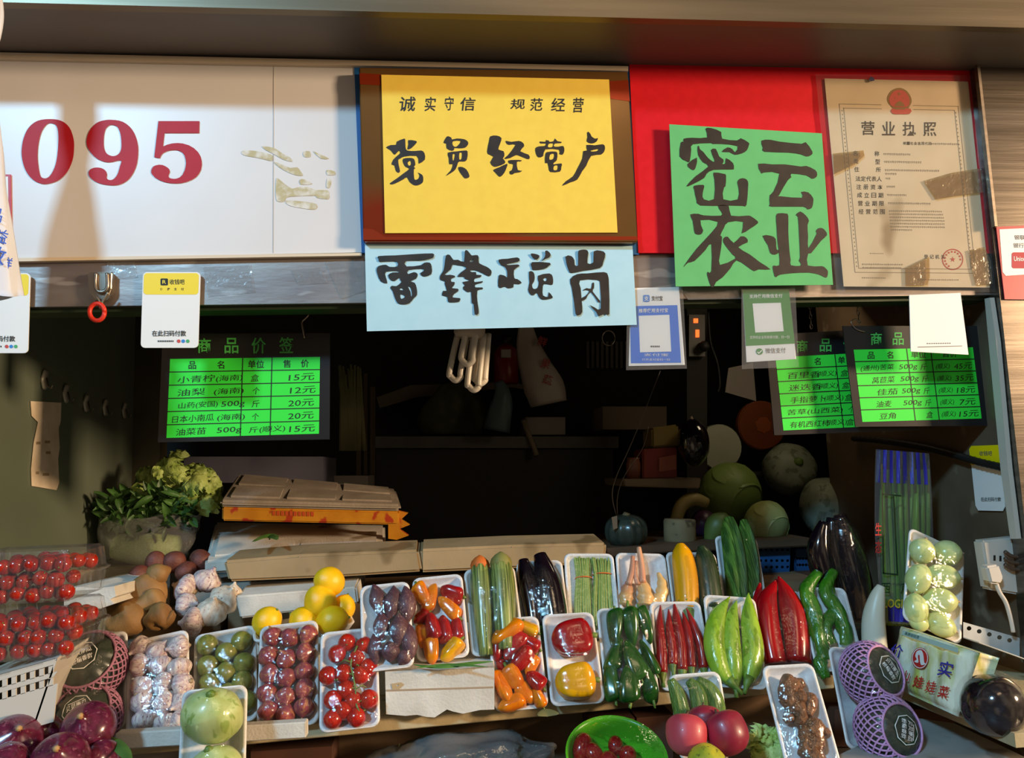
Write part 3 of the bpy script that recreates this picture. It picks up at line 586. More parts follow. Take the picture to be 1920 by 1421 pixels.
p3 = price_board([(1580, 611), (1838, 611), (1867, 798), (1604, 800)], [(1600.6, 655.6), (1824, 651), (1840.6, 784.5), (1617, 791)],
    [('商', 1643, 635, 21), ('品', 1684, 635, 21), ('价', 1726, 634, 21)], (.445, .645), [('品', .14), ('名', .30), ('单位', .54), ('售价', .80)],
    [[('(通州)苦菜', .18, 62), ('500g', .44, 34), ('斤', .57, 11), ('(顺义)', .73, 26), ('45元', .90, 34)], [('莴苣菜', .22, 42), ('500g', .44, 34), ('斤', .57, 11), ('(顺义)', .73, 26), ('35元', .90, 34)],
     [('佳茄', .24, 38), ('500g', .44, 34), ('斤', .57, 11), ('(顺义)', .73, 26), ('18元', .90, 34)], [('油麦', .20, 28), ('500g', .44, 34), ('斤', .57, 11), ('(顺义)', .73, 26), ('7元', .90, 30)],
     [('豆角', .22, 30), ('盒', .57, 12), ('(顺义)', .73, 26), ('15元', .90, 36)]], .070, 'black price board with green sheet in front, below the plain white card')
MET = mat('worn_metal', '#9c9184', rough=.3, metal=.9)
def polyY(pts, Y): return [PY(x, y, Y) for x, y in smooth_pts(pts, 5)]
b = MB(); b.tube([PY(580, 572, .055), PY(579.5, 577, .10)]+polyY([(579, 584), (577, 592), (571, 598), (566, 604), (568, 618), (571, 634)], .132), .0022, 6); tag(b.build('hook', MET, smooth=True), 'small metal hook holding the left price board', 'hook')
def chain(x0, y0, x1, y1, n, Y, label):
    b = MB()
    for k in range(n):
        cx_, cy_ = x0+(x1-x0)*k/(n-1), y0+(y1-y0)*k/(n-1); c_ = PY(cx_, cy_, Y); r = .0046
        ring = [c_+Vector((r*.62*math.cos(w)*(1 if k % 2 else .35), r*.6*math.cos(w)*(0 if k % 2 else 1), r*1.25*math.sin(w))) for w in [2*math.pi*j/10 for j in range(11)]]
        b.tube(ring, .0010, 5)
    tag(b.build('chain', MET, smooth=True), label, 'chain')
chain(1518, 566, 1521, 612, 6, .118, 'thin metal chain hanging beside the green payment card')
chain(1606, 560, 1611, 604, 6, .075, 'thin metal chain above the front right price board')
b = MB(); b.tube(polyY([(1611, 604), (1604, 598), (1596, 604), (1602, 614), (1610, 619), (1622, 622)], .068), .0014, 6); tag(b.build('wire_ring', MET, smooth=True), 'bent wire ring holding the front right price board', 'ring')
# magnet hook with the red rubber ring
b = MB(); b.slab([PY(x, y, -.010) for x, y in [(163, 509), (211, 509), (210, 542), (205, 555), (196, 564), (178, 566), (167, 553), (164, 540)]], (0, .015, 0)); mh = b.build('magnet_hook', MET); bevel(mh, .003, 3)
tag(mh, 'chrome hook stuck on the steel lintel at left', 'hook')
b = MB(); b.tube(polyY([(180, 512), (179, 534), (184, 546), (196, 546), (202, 536), (201, 512)], -.013), .0035, 6); b.build('hook_loop', MET, mh, smooth=True)
b = MB(); b.tube(polyY([(181, 556), (187, 566), (188, 578), (192, 566), (203, 548)], -.017), .0024, 6); b.build('wire', MET, mh, smooth=True)
b = MB(); b.tube([PY(182+14*math.cos(w), 585+16*math.sin(w), -.019) for w in [2*math.pi*k/20 for k in range(21)]], .0042, 8); tag(b.build('rubber_ring', mat('red_rubber', '#d8331f', rough=.4), smooth=True), 'red rubber ring hanging from the chrome hook', 'ring')

# ------------------------------------------------------------------ hanging plastic bag at the left edge
b = MB(); YB = -.17
prof = [(-36, -10, 36), (-36, 30, 38), (-38, 70, 34), (-40, 105, 26), (-42, 135, 25), (-46, 190, 36), (-50, 240, 46), (-52, 290, 55), (-52, 350, 60), (-52, 420, 67), (-52, 490, 72), (-50, 556, 77)]
sp = smooth_pts(prof, 4); SEG = 40
for i, (x, y, hw) in enumerate(sp):
    c_ = PY(x, y, YB); r = hw/ppm(YB)
    for k in range(SEG):
        w = 2*math.pi*k/SEG; f = 1+.10*noise.noise(Vector((math.cos(w)*2, math.sin(w)*2, y*.004)))+.035*math.sin(w*9+y*.01)
        b.v.append(c_+Vector((r*math.cos(w)*f, r*.42*math.sin(w)*f, .004*math.sin(w*3)*(i/len(sp)))))
for i in range(len(sp)-1):
    for k in range(SEG): b.f.append((i*SEG+k, (i+1)*SEG+k, (i+1)*SEG+(k+1) % SEG, i*SEG+(k+1) % SEG))
b.f.append(tuple((len(sp)-1)*SEG+k for k in range(SEG)))
bag = b.build('plastic_bag', mat('white_bag', '#d6dbe6', '#c9d0de', rough=.35, scale=6), smooth=True); tag(bag, 'white plastic bag with blue characters hanging at the left edge', 'bag')
b = MB(); YT = YB-.032
for ch, x, y, s in (('品', -8, 402, 26), ('质', -40, 408, 30), ('益', 2, 442, 26), ('收', -6, 478, 34), ('鲜', 12, 492, 22), ('取', -36, 470, 34)): put_text(b, ch, x, y, s, s, onY(YT+.0035*(x+60)/10-.004), .03, ang=.25)
b.build('lettering', mat('bag_blue', '#3e55b5', rough=.5), bag)

# ------------------------------------------------------------------ receipt and wall hooks on the left wall
b = MB(); pts = [PX(x, y, XL+.003) for x, y in [(58, 752), (115, 755), (114, 790), (110, 802), (112, 840), (109, 860), (111, 905), (106, 919), (60, 911), (59, 880), (64, 830), (72, 792), (60, 780)]]
b.slab(pts, (-.0012, 0, 0)); rc = b.build('receipt', mat('receipt_paper', '#d8c6ad', '#c7b498', rough=.8, scale=25)); tag(rc, 'torn paper receipt stuck on the left steel wall', 'receipt')
b = MB()
for k, (x, y, w) in enumerate([(67, 884, 6), (80, 887, 12), (68, 828, 8), (84, 826, 10), (86, 846, 9)]): b.quad(*[PX(x+dx, y+dy, XL+.0036) for dx, dy in ((0, 0), (w, 0), (w, 5), (0, 5))])
b.build('print', PALEPRINT, rc)
CHR = mat('hook_plastic', '#a8a393', rough=.3, metal=.3)
for i, (x, y) in enumerate([(82, 712), (122, 738), (160, 756), (196, 764), (232, 770)]):
    c_ = PX(x, y, XL+.002); b = MB()
    b.sweep([c_+Vector((.003, 0, .022)), c_+Vector((.004, 0, .018)), c_, c_+Vector((.003, 0, -.018)), c_+Vector((.002, 0, -.022))], [.005, .010, .012, .010, .004], 10, flat=.4, up=(1, 0, 0))
    hk = b.build('wall_hook', CHR, smooth=True); tag(hk, ['small pale wall hook nearest the front of the left wall', 'second small wall hook on the left steel wall', 'middle small wall hook above the receipt', 'fourth small wall hook along the left wall', 'last small wall hook deepest on the left wall'][i], 'hook', 'hooks on the left wall')
    b = MB(); b.tube([c_+Vector(p) for p in ((.006, 0, .004), (.012, -.004, -.016), (.020, -.006, -.020), (.024, -.006, -.010))], .0016, 6); b.build('hook_wire', MET, hk, smooth=True)

# ------------------------------------------------------------------ inside the dark store
LAMPW = mat('lamp_tube', '#e4dccd', rough=.3)
lamp = MB(); Yl = .28
def lpt(x, y, dy=0): return PY(x, y, Yl+dy)
lamp.sweep([lpt(884, 560), lpt(883, 600), lpt(880, 626), lpt(879, 634)], [.030, .034, .036, .030], 16); lo_ = lamp.build('energy_saving_lamp', mat('lamp_base', '#b9ac9a', rough=.5), smooth=True)
tag(lo_, 'unlit white energy saving lamp hanging below the light blue paper', 'lamp')
for (xa, ya, xb, yb, d1, d2) in ((862, 628, 846, 706, .012, .0), (878, 624, 868, 676, -.016, -.016), (893, 626, 880, 724, .0, -.014), (902, 626, 892, 712, .014, .0)):
    w = 18
    b = MB(); path = [lpt(xa-4, ya, d1), lpt(xb-3, yb-10, d2), lpt(xb, yb, d2), lpt(xb+w*.5, yb+7, d2-.004), lpt(xb+w, yb, d2-.006), lpt(xb+w, yb-10, d2-.006), lpt(xa+14, ya, d1-.006)]
    b.tube([Vector(p) for p in smooth_pts([tuple(p) for p in path], 5)], .0072, 10); b.build('tube', LAMPW, lo_, smooth=True)
b = MB(); q_ = lpt(884, 562); b.tube([q_, Vector((q_.x, q_.y, ZS+.56))], .004, 6); b.build('cord', PRINT, lo_)
def inner(name, label, cat, build, m, smooth=False, group=None):
    b = MB(); build(b); o = b.build(name, m, smooth=smooth); tag(o, label, cat, group); return o
def boxY(b, x0, y0, x1, y1, Y, dep):
    """box whose front face covers the pixel rectangle on plane Y"""
    b.slab([PY(x0, y0, Y), PY(x1, y0, Y), PY(x1, y1, Y), PY(x0, y1, Y)], (0, dep, 0))
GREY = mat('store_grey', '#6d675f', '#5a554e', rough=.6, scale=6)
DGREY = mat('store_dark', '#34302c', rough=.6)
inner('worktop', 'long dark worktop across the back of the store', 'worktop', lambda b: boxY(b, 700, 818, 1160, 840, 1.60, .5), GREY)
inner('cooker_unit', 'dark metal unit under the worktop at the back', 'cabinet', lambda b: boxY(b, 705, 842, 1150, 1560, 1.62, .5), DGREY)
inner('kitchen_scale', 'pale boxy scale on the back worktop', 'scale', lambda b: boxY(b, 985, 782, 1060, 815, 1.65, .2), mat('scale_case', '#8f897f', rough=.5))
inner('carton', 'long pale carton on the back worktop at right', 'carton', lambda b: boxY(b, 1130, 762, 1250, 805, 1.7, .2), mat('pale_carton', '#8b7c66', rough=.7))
b = MB(); b.sweep([PY(982, 788, 1.60), PY(990, 812, 1.595), PY(1000, 836, 1.585), PY(1006, 854, 1.575)], [.012, .011, .011, .012], 8); tag(b.build('wooden_stick', mat('worn_wood', '#8a7a60'), smooth=True), 'wooden tool handle leaning off the back worktop', 'tool')
def bagshape(pts, Y, name, label, m, flat=.5):
    b = MB(); sp = smooth_pts(pts, 4)
    b.sweep([PY(x, y, Y) for x, y, w in sp], [w/ppm(Y) for x, y, w in sp], 18, mod=lambda a, t: 1+.10*math.sin(a*5+t*6)+.06*math.sin(a*11-t*4), flat=flat, up=(0, 1, 0))
    o = b.build(name, m, smooth=True); tag(o, label, 'bag'); return o
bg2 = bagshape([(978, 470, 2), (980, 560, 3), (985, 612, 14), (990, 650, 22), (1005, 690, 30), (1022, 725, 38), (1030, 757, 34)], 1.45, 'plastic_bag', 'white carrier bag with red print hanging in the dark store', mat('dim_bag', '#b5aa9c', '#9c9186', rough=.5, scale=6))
b = MB()
for ch, x, y, s in (('鲜', 1017, 640, 18), ('果', 1023, 682, 18), ('蔬', 1027, 712, 18)): put_text(b, ch, x, y, s, s, onY(1.45-.045), .03, ang=.3)
b.build('lettering', mat('bag_red', '#9a2f2c'), bg2)
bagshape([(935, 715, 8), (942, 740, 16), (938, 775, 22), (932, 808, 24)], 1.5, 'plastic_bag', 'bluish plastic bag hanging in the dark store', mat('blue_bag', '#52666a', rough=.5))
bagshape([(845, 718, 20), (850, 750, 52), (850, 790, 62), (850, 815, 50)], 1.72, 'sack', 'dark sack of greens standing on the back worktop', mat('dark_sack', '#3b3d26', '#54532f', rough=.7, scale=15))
fe = MB(); fe.sweep([PY(949, y, 1.9) for y in (720, 715, 660, 652, 645)], [.05, .055, .055, .04, .02], 14); feo = fe.build('fire_extinguisher', mat('ext_red', '#8e1d18', rough=.35), smooth=True); tag(feo, 'small red fire extinguisher on the back wall', 'fire extinguisher')
b = MB(); b.sweep([PY(949, 646, 1.9), PY(949, 638, 1.9), PY(960, 632, 1.9)], [.012, .014, .008], 8); b.build('valve', DGREY, feo, smooth=True)
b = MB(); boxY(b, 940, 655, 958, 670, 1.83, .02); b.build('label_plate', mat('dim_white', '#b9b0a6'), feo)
inner('shelf', 'pale plank shelf in the dark store behind the lamp', 'shelf', lambda b: b.slab([PY(x, y, 1.9) for x, y in ((706, 745), (770, 722), (960, 716), (985, 722), (985, 730), (960, 726), (780, 745), (712, 765))], (0, .41, 0)), mat('shelf_wood', '#6b5c48', rough=.6))
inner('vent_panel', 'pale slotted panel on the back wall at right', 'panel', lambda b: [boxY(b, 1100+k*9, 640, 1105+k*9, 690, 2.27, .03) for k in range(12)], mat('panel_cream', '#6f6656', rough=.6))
inner('wire_ring', 'thin wire ring hanging in the store near the blue card', 'ring', lambda b: b.tube([PY(1141+12*math.cos(w), 634+14*math.sin(w), 1.2) for w in [2*math.pi*k/18 for k in range(19)]], .0022, 5), MET, True)
b = MB(); boxY(b, 1288, 470, 1326, 1700, .982, .03); struct(b.build('pillar_store', DK))
inner('power_strip', 'power strip with two glowing switches in the dark', 'power strip', lambda b: boxY(b, 1292, 590, 1322, 668, .95, .03), mat('strip_plastic', '#4a453d', rough=.5))
for o in [bpy.data.objects['power_strip']]:
    for (x, y, w, h) in ((1305, 601, 4, 4), (1308, 625, 3.2, 7)):
        b = MB(); boxY(b, x-w, y-h, x+w, y+h, .945, .005); b.build('switch', mat('switch_glow', '#ff6a2a', emit=1.6), o)
    b = MB(); b.sweep([PY(1320, 648, .94), PY(1321, 650, .91)], [.016, .016], 12); b.build('plug', PRINT, o, smooth=True)
inner('electric_cable', 'black cable hanging down from the power strip', 'cable', lambda b: b.tube(polyY([(1328, 585), (1332, 640), (1345, 680), (1350, 720), (1346, 735)], .96), .004, 6), PRINT, True)
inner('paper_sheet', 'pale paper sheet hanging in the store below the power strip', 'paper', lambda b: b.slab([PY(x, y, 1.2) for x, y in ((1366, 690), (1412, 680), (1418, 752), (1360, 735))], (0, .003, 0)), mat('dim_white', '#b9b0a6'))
inner('wire', 'thin pale wire looping down in the middle of the store', 'wire', lambda b: b.tube(polyY([(1238, 695), (1205, 780), (1180, 840), (1155, 895), (1148, 930), (1156, 968)], .62), .0012, 5), MET, True)
inner('wire', 'thin short wire loop just above the dark round squash', 'wire', lambda b: b.tube(polyY([(1216, 800), (1205, 840), (1172, 890), (1158, 930), (1158, 968)], .66), .001, 5), MET, True)
inner('storage_box', 'grey blue plastic box behind the lettuce', 'box', lambda b: (boxY(b, 345, 856, 605, 905, .80, .3)), mat('grey_blue_plastic', '#5e5d6c', '#545362', rough=.4, scale=8))
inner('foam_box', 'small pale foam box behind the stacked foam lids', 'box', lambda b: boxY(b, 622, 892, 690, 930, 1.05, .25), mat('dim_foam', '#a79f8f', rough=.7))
for k, (x0, x1, h) in enumerate(((668, 676, 715), (682, 688, 700), (694, 703, 725))):
    inner('stick', ['thin pale wooden stick standing left of the back worktop', 'middle pale wooden stick beside the back worktop', 'thick pale wooden stick nearest the back worktop'][k], 'stick', lambda b: boxY(b, x0, h, x1, 1700, 1.25+.03*k, .02), mat('stick_wood', '#5d4b33', rough=.6), False, 'sticks standing in the store')
def leeks(b):
    r = random.Random(8)
    for k in range(26):
        x0 = 640+r.uniform(0, 40); b.sweep([PY(x0-r.uniform(-8, 14), 700+r.uniform(-20, 30), 1.2), PY(x0, 760, 1.2), PY(x0+r.uniform(-4, 6), 845, 1.2)], [.004, .007, .009], 5)
o = inner('leeks', 'bundle of leeks standing in the dark behind the left price board', 'leeks', leeks, mat('leek_green', '#50602c', '#a39a70', rough=.5, scale=3), True); o['kind'] = 'stuff'
# ------------------------------------------------------------------ produce: prototypes (unit size, long axis Y), then copies
def vmat(*a, **k):
    m = mat(*a, **k)
    if m.get('rnd') is None:
        m['rnd'] = 1
        N, L = m.node_tree.nodes, m.node_tree.links
        for n in list(N):
            if n.type == 'MAPPING':
                oi = N.new('ShaderNodeObjectInfo'); mu = N.new('ShaderNodeMath'); mu.operation = 'MULTIPLY'; mu.inputs[1].default_value = 37
                cb = N.new('ShaderNodeCombineXYZ'); L.new(oi.outputs['Random'], mu.inputs[0])
                for i in range(3): L.new(mu.outputs[0], cb.inputs[i])
                L.new(cb.outputs[0], n.inputs['Location'])
    return m
TOM = vmat('tomato_skin', '#a3140c', '#b9240f', rough=.18, scale=2, coat=.4)
CTOM = vmat('cherry_tomato_skin', '#94120a', '#ab240e', rough=.2, scale=2, coat=.4)
GAR = vmat('garlic_skin', '#d9cdc0', '#b69aa0', rough=.55, scale=3.2, stretch=(3, .6, 3), bump=.15, bscale=9, c3='#8d6d72', scale3=5, hi3=.66)
GARW = vmat('garlic_skin_pale', '#e3d8c6', '#cbb49c', rough=.55, scale=3, stretch=(3, .5, 3), bump=.15, bscale=9, c3='#9c7f72', scale3=4, hi3=.72)
LIME = vmat('green_olive_skin', '#86863a', '#6e7030', rough=.3, scale=3, coat=.2, c3='#8a8f48', scale3=6, hi3=.66)
SHAL = vmat('small_onion_skin', '#a2534a', '#84384a', rough=.3, scale=2.5, stretch=(3, .5, 3), coat=.25, c3='#b3764e', scale3=2.2, hi3=.62)
SWP = vmat('purple_potato_skin', '#4b2a34', '#5e3a40', rough=.5, scale=4, bump=.25, bscale=8, coat=.2, c3='#7a5a50', scale3=7, hi3=.68)
ORA = vmat('orange_pepper_skin', '#e08206', '#d66b05', rough=.2, scale=2, coat=.4)
REDP = vmat('red_pepper_skin', '#a50c10', '#8c0a12', rough=.2, scale=2, coat=.4)
YELP = vmat('yellow_pepper_skin', '#e0a507', '#d29404', rough=.2, scale=2, coat=.4)
ZUC = vmat('zucchini_skin', '#3f5420', '#8b9650', rough=.35, scale=2.2, stretch=(7, .5, .5), coat=.2, coord='Generated', lo=.42, hi=.56)
EGG = vmat('eggplant_skin', '#0f090e', '#170c14', rough=.12, scale=2, coat=.6)
BEAN = vmat('bean_skin', '#78903c', '#91a653', rough=.4, scale=4)
DGP = vmat('green_pepper_skin', '#173f12', '#235416', rough=.2, scale=3, coat=.5)
CHI = vmat('chili_skin', '#a10b0d', '#7f0810', rough=.2, scale=2.5, coat=.45)
LGP = vmat('pale_green_pepper_skin', '#83a922', '#98b93a', rough=.25, scale=3, coat=.35, coord='Generated', c3='#6f8f1c', scale3=4, hi3=.62, bump=.25, bscale=6)
MGP = vmat('mid_green_pepper_skin', '#3a7a17', '#2b6412', rough=.2, scale=4, coat=.5, coord='Generated', bump=.5, bscale=7)
YZU = vmat('yellow_zucchini_skin', '#e3a30a', '#d6920a', rough=.25, scale=3, coat=.3)
DZU = vmat('dark_zucchini_skin', '#1c2a16', '#34452a', rough=.3, scale=4, stretch=(5, 1, .7), coat=.3, coord='Generated')
LUF = vmat('luffa_skin', '#2f5a16', '#6d9a3a', rough=.35, scale=3, stretch=(7, 1, 1), bump=.8, bscale=9, coat=.2, coord='Generated', lo=.4, hi=.6)
CUC = vmat('small_cucumber_skin', '#3a5f1c', '#6c8c36', rough=.35, scale=4, stretch=(5, 1, 1.2), bump=.5, bscale=8, coord='Generated', coat=.15)
GIN = vmat('ginger_skin', '#835530', '#5f3b20', rough=.5, scale=60, bump=.8, bscale=150, coat=.25, coord='Object')
GINT = vmat('tan_ginger_skin', '#a67c44', '#7f5b30', rough=.65, scale=9, bump=.4, bscale=30)
KOH = vmat('pale_green_melon_skin', '#a9b96b', '#c0cc8c', rough=.35, scale=2, stretch=(2, .6, 2), coat=.25, c3='#8da24f', scale3=3, hi3=.66)
BALL = vmat('pale_green_squash_skin', '#b5c47a', '#c8d294', rough=.25, scale=2, coat=.3)
PUM = vmat('dark_squash_skin', '#2c332a', '#3a4034', rough=.35, scale=3, stretch=(3, .5, 3), coat=.15, c3='#55584a', scale3=9, hi3=.72)
ONI = vmat('red_onion_skin', '#4a1428', '#64203a', rough=.22, scale=2.2, stretch=(4, .3, 4), coat=.35, c3='#7d4150', scale3=3, hi3=.68)
LEM = vmat('lemon_skin', '#f0b90a', '#f4c620', rough=.35, scale=3, bump=.12, bscale=40)
APP = vmat('apple_skin', '#7a152c', '#96263a', rough=.4, scale=1.2, coat=.1)
APPR = vmat('rosy_apple_skin', '#b53c48', '#c25258', rough=.45, scale=1.2, coat=.05)
POT = vmat('red_tuber_skin', '#5b2f26', '#6d3a2c', rough=.6, scale=5, bump=.2, bscale=14)
RAD = vmat('radish_skin', '#d5d2c2', '#c4c2ae', rough=.4, scale=4)
SHOOT = vmat('pink_shoot', '#c07a62', '#cf9a76', rough=.4, scale=3, coat=.2)
GALR = vmat('galangal_skin', '#d9b878', '#c99a60', rough=.45, scale=3, coat=.2, c3='#c05a50', scale3=3, hi3=.66)
CAB = vmat('cabbage_leaf', '#6f8a3c', '#8aa152', rough=.5, scale=3, bump=.3, bscale=6)
def bandm():
    return mat('rubber_band', '#d6682c', rough=.5)

def ell(t, p=.5): return max(.5*math.sin(math.pi*t)**p, .012)
def ovoid(prof=ell, lobes=0, dep=0, seg=20, rings=14, bend=0, twist=0, ph=0, ease=True):
    b = MB(); pts = []; rad = []
    for i in range(rings+1):
        t = i/rings; tt = .5-.5*math.cos(math.pi*t) if ease else t
        pts.append((bend*math.sin(math.pi*tt), tt-.5, 0)); rad.append(prof(tt))
    f = (lambda w, t: 1-dep*(.5-.5*math.cos(lobes*(w+ph+twist*t)))) if lobes else None
    b.sweep(pts, rad, seg, mod=f, up=(0, 0, 1)); return b
def circ(t): return max(math.sqrt(max(.25-(t-.5)**2, 0)), .012)
def table(*kv):
    def f(t):
        for (t0, r0), (t1, r1) in zip(kv, kv[1:]):
            if t <= t1:
                i = kv.index((t0, r0)); a, z = kv[max(i-1, 0)], kv[min(i+2, len(kv)-1)]; h = t1-t0
                s = (t-t0)/h
                m0 = (r1-a[1])/(t1-a[0])*h; m1 = (z[1]-r0)/(z[0]-t0)*h
                return min(max((2*s**3-3*s*s+1)*r0+(s**3-2*s*s+s)*m0+(3*s*s-2*s**3)*r1+(s**3-s*s)*m1, .01), .5)
        return kv[-1][1]
    return f
def calyx(n=5, r=.34, y=.47, droop=.10, stem=.12):
    b = MB(); b.sweep([(0, y-.06, 0), (0, y+.02, 0), (.02, y+stem, .01)], [.05, .035, .04], 6)
    for k in range(n):
        w = 2*math.pi*k/n; d = Vector((math.cos(w), 0, math.sin(w))); s = Vector((-math.sin(w), 0, math.cos(w)))
        p = [Vector((0, y, 0))+d*r*q+Vector((0, -droop*q*q*2+.03, 0)) for q in (0, .35, .7, 1)]
        wd = (.05, .085, .05, .004)
        for i in range(3): b.add([p[i]-s*wd[i], p[i]+s*wd[i], p[i+1]+s*wd[i+1], p[i+1]-s*wd[i+1]], [(0, 1, 2, 3)])
    return b
def knob(y0, y1, r0, r1): 
    b = MB(); b.sweep([(0, y0, 0), (0, (y0+y1)/2, .01), (.03, y1, .02)], [r0, (r0+r1)/2, r1], 8); return b
SH = {}
def proto(kind):
    """kind -> (name, category, body MB, part list of (name, MB, material))"""
    if kind in SH: return SH[kind]
    P = []
    if kind in ('tomato', 'cherry'):
        b = ovoid(table((0, .02), (.04, .20), (.18, .40), (.5, .5), (.8, .42), (.95, .22), (1, .06)), 5, .03); n = 'cherry_tomato'; P = [('calyx', calyx(), STEM)]
    elif kind == 'garlic':
        b = ovoid(table((0, .10), (.06, .26), (.25, .46), (.42, .5), (.62, .42), (.78, .22), (.88, .10), (1, .06)), 8, .10, 32, 18); n = 'garlic_bulb'; P = [('root_end', knob(-.49, -.54, .12, .10), mat('root_brown', '#a08a6c'))]
    elif kind == 'lime': b = ovoid(table((0, .03), (.05, .2), (.25, .42), (.5, .5), (.75, .42), (.95, .2), (1, .04))); n = 'green_fruit'; P = [('stem_scar', knob(.47, .52, .08, .05), STEM)]
    elif kind == 'shallot': b = ovoid(table((0, .05), (.06, .2), (.3, .44), (.52, .5), (.75, .38), (.88, .16), (1, .04)), 3, .04); n = 'small_onion'; P = [('neck', knob(.45, .56, .06, .03), mat('onion_neck', '#b38a58'))]
    elif kind == 'onion': b = ovoid(table((0, .05), (.06, .2), (.28, .45), (.5, .5), (.72, .42), (.86, .2), (.93, .09), (1, .05)), seg=28, rings=20); n = 'red_onion'; P = [('neck', knob(.46, .56, .07, .04), mat('onion_neck', '#b38a58'))]
    elif kind == 'swpotato': b = ovoid(table((0, .02), (.06, .14), (.3, .42), (.5, .5), (.72, .4), (.94, .13), (1, .02)), 3, .06, bend=.06); n = 'purple_sweet_potato'
    elif kind == 'mini': b = ovoid(table((0, .05), (.04, .16), (.22, .38), (.6, .48), (.85, .5), (.95, .38), (1, .12)), 3, .16, 24, 14, bend=.05); n = 'mini_pepper'; P = [('stem', knob(.45, .62, .09, .07), STEM)]
    elif kind == 'bell': b = ovoid(table((0, .08), (.05, .24), (.2, .41), (.5, .49), (.78, .5), (.93, .36), (1, .14)), 4, .26, 40, 18, ph=-math.pi/4); n = 'bell_pepper'; P = [('stem', knob(.42, .62, .07, .06), STEM)]
    elif kind == 'zucchini': b = ovoid(table((0, .15), (.04, .28), (.3, .42), (.75, .48), (.9, .5), (.96, .44), (1, .3)), 8, .10, 32, 16, bend=.12); n = 'zucchini'
    elif kind == 'eggplant': b = ovoid(table((0, .2), (.03, .35), (.3, .47), (.7, .5), (.9, .44), (.97, .28), (1, .05)), bend=.10, rings=18); n = 'eggplant'; P = [('calyx', knob(-.46, -.54, .40, .12), STEM)]
    elif kind == 'cyl': b = ovoid(table((0, .2), (.04, .36), (.3, .47), (.7, .5), (.9, .45), (.97, .30), (1, .06)), bend=.05, rings=18); n = 'zucchini'
    elif kind == 'luffa': b = ovoid(table((0, .2), (.04, .34), (.4, .46), (.75, .5), (.92, .4), (1, .08)), 9, .14, 36, 20, bend=.10); n = 'luffa'
    elif kind == 'gpepper': b = ovoid(table((0, .04), (.06, .16), (.3, .36), (.65, .48), (.88, .5), (.97, .3), (1, .1)), 3, .22, 24, 14, bend=.10, twist=.6); n = 'green_pepper'; P = [('stem', knob(.46, .62, .09, .06), STEM)]
    elif kind == 'melon': b = ovoid(table((0, .05), (.04, .2), (.22, .43), (.5, .5), (.78, .44), (.95, .22), (1, .07)), 7, .035, 28, 18); n = 'pale_green_melon'; P = [('stem', knob(.44, .56, .10, .06), STEM)]
    elif kind == 'ball': b = ovoid(table((0, .04), (.05, .2), (.25, .43), (.5, .5), (.75, .44), (.93, .24), (.98, .12), (1, .06)), 5, .02, 24, 16); n = 'pale_green_squash'; P = [('stem_scar', knob(.48, .52, .08, .05), mat('root_brown', '#a08a6c'))]
    elif kind == 'lemon': b = ovoid(table((0, .03), (.03, .14), (.10, .28), (.3, .45), (.5, .5), (.7, .45), (.90, .28), (.97, .12), (1, .05)), seg=24, rings=18); n = 'lemon'; P = [('stem_scar', knob(.48, .52, .05, .04), STEM)]
    elif kind == 'apple': b = ovoid(table((0, .12), (.03, .24), (.2, .42), (.5, .5), (.78, .47), (.93, .32), (.97, .18), (1, .06)), 5, .015, 40, 24); n = 'apple'; P = [('stem', knob(.42, .58, .035, .03), mat('apple_stem', '#4a3520'))]
    elif kind == 'tuber': b = ovoid(circ, 3, .07, 20, 14, bend=.03); n = 'red_tuber'
    elif kind == 'pumpkin': b = ovoid(table((0, .14), (.04, .30), (.25, .46), (.5, .5), (.75, .46), (.94, .30), (.98, .18), (1, .10)), 12, .07, 60, 18); n = 'dark_squash'; P = [('stem', knob(.42, .56, .10, .08), mat('cork_stem', '#7c6a48'))]
    mb = bpy.data.meshes.new(n); mb.from_pydata([tuple(v) for v in b.v], [], b.f); mb.update(); mb.shade_smooth()
    parts = []
    for pn, pb, pm in P:
        me = bpy.data.meshes.new(pn); me.from_pydata([tuple(v) for v in pb.v], [], pb.f); me.update(); me.materials.append(pm); me.shade_smooth(); parts.append((pn, me))
    SH[kind] = (n, mb, parts); return SH[kind]
MESHV = {}
def put(kind, m, M, cat, label=None, group=None, parts=True, name=None):
    """a copy of the kind with its parts at matrix M (which also scales the unit shape)"""
    n, mb, pl = proto(kind); n = name or n
    key = (kind, m.name)
    if key not in MESHV:
        me = mb.copy(); me.materials.append(m); MESHV[key] = me
    o = bpy.data.objects.new(n, MESHV[key]); COL.objects.link(o); o.matrix_world = M
    if parts:
        for pn, pm in pl:
            c = bpy.data.objects.new(pn, pm); COL.objects.link(c); c.parent = o
    tag(o, label, cat, group); return o
def sizeat(p): return (p-CAM).dot(FWD)/FPX       # metres per pixel at a point
def rot(rx=0, ry=0, rz=0): return Matrix.Rotation(rz, 4, 'Z') @ Matrix.Rotation(ry, 4, 'Y') @ Matrix.Rotation(rx, 4, 'X')
def scl(x, y, z): return Matrix.Diagonal((x, y, z, 1))

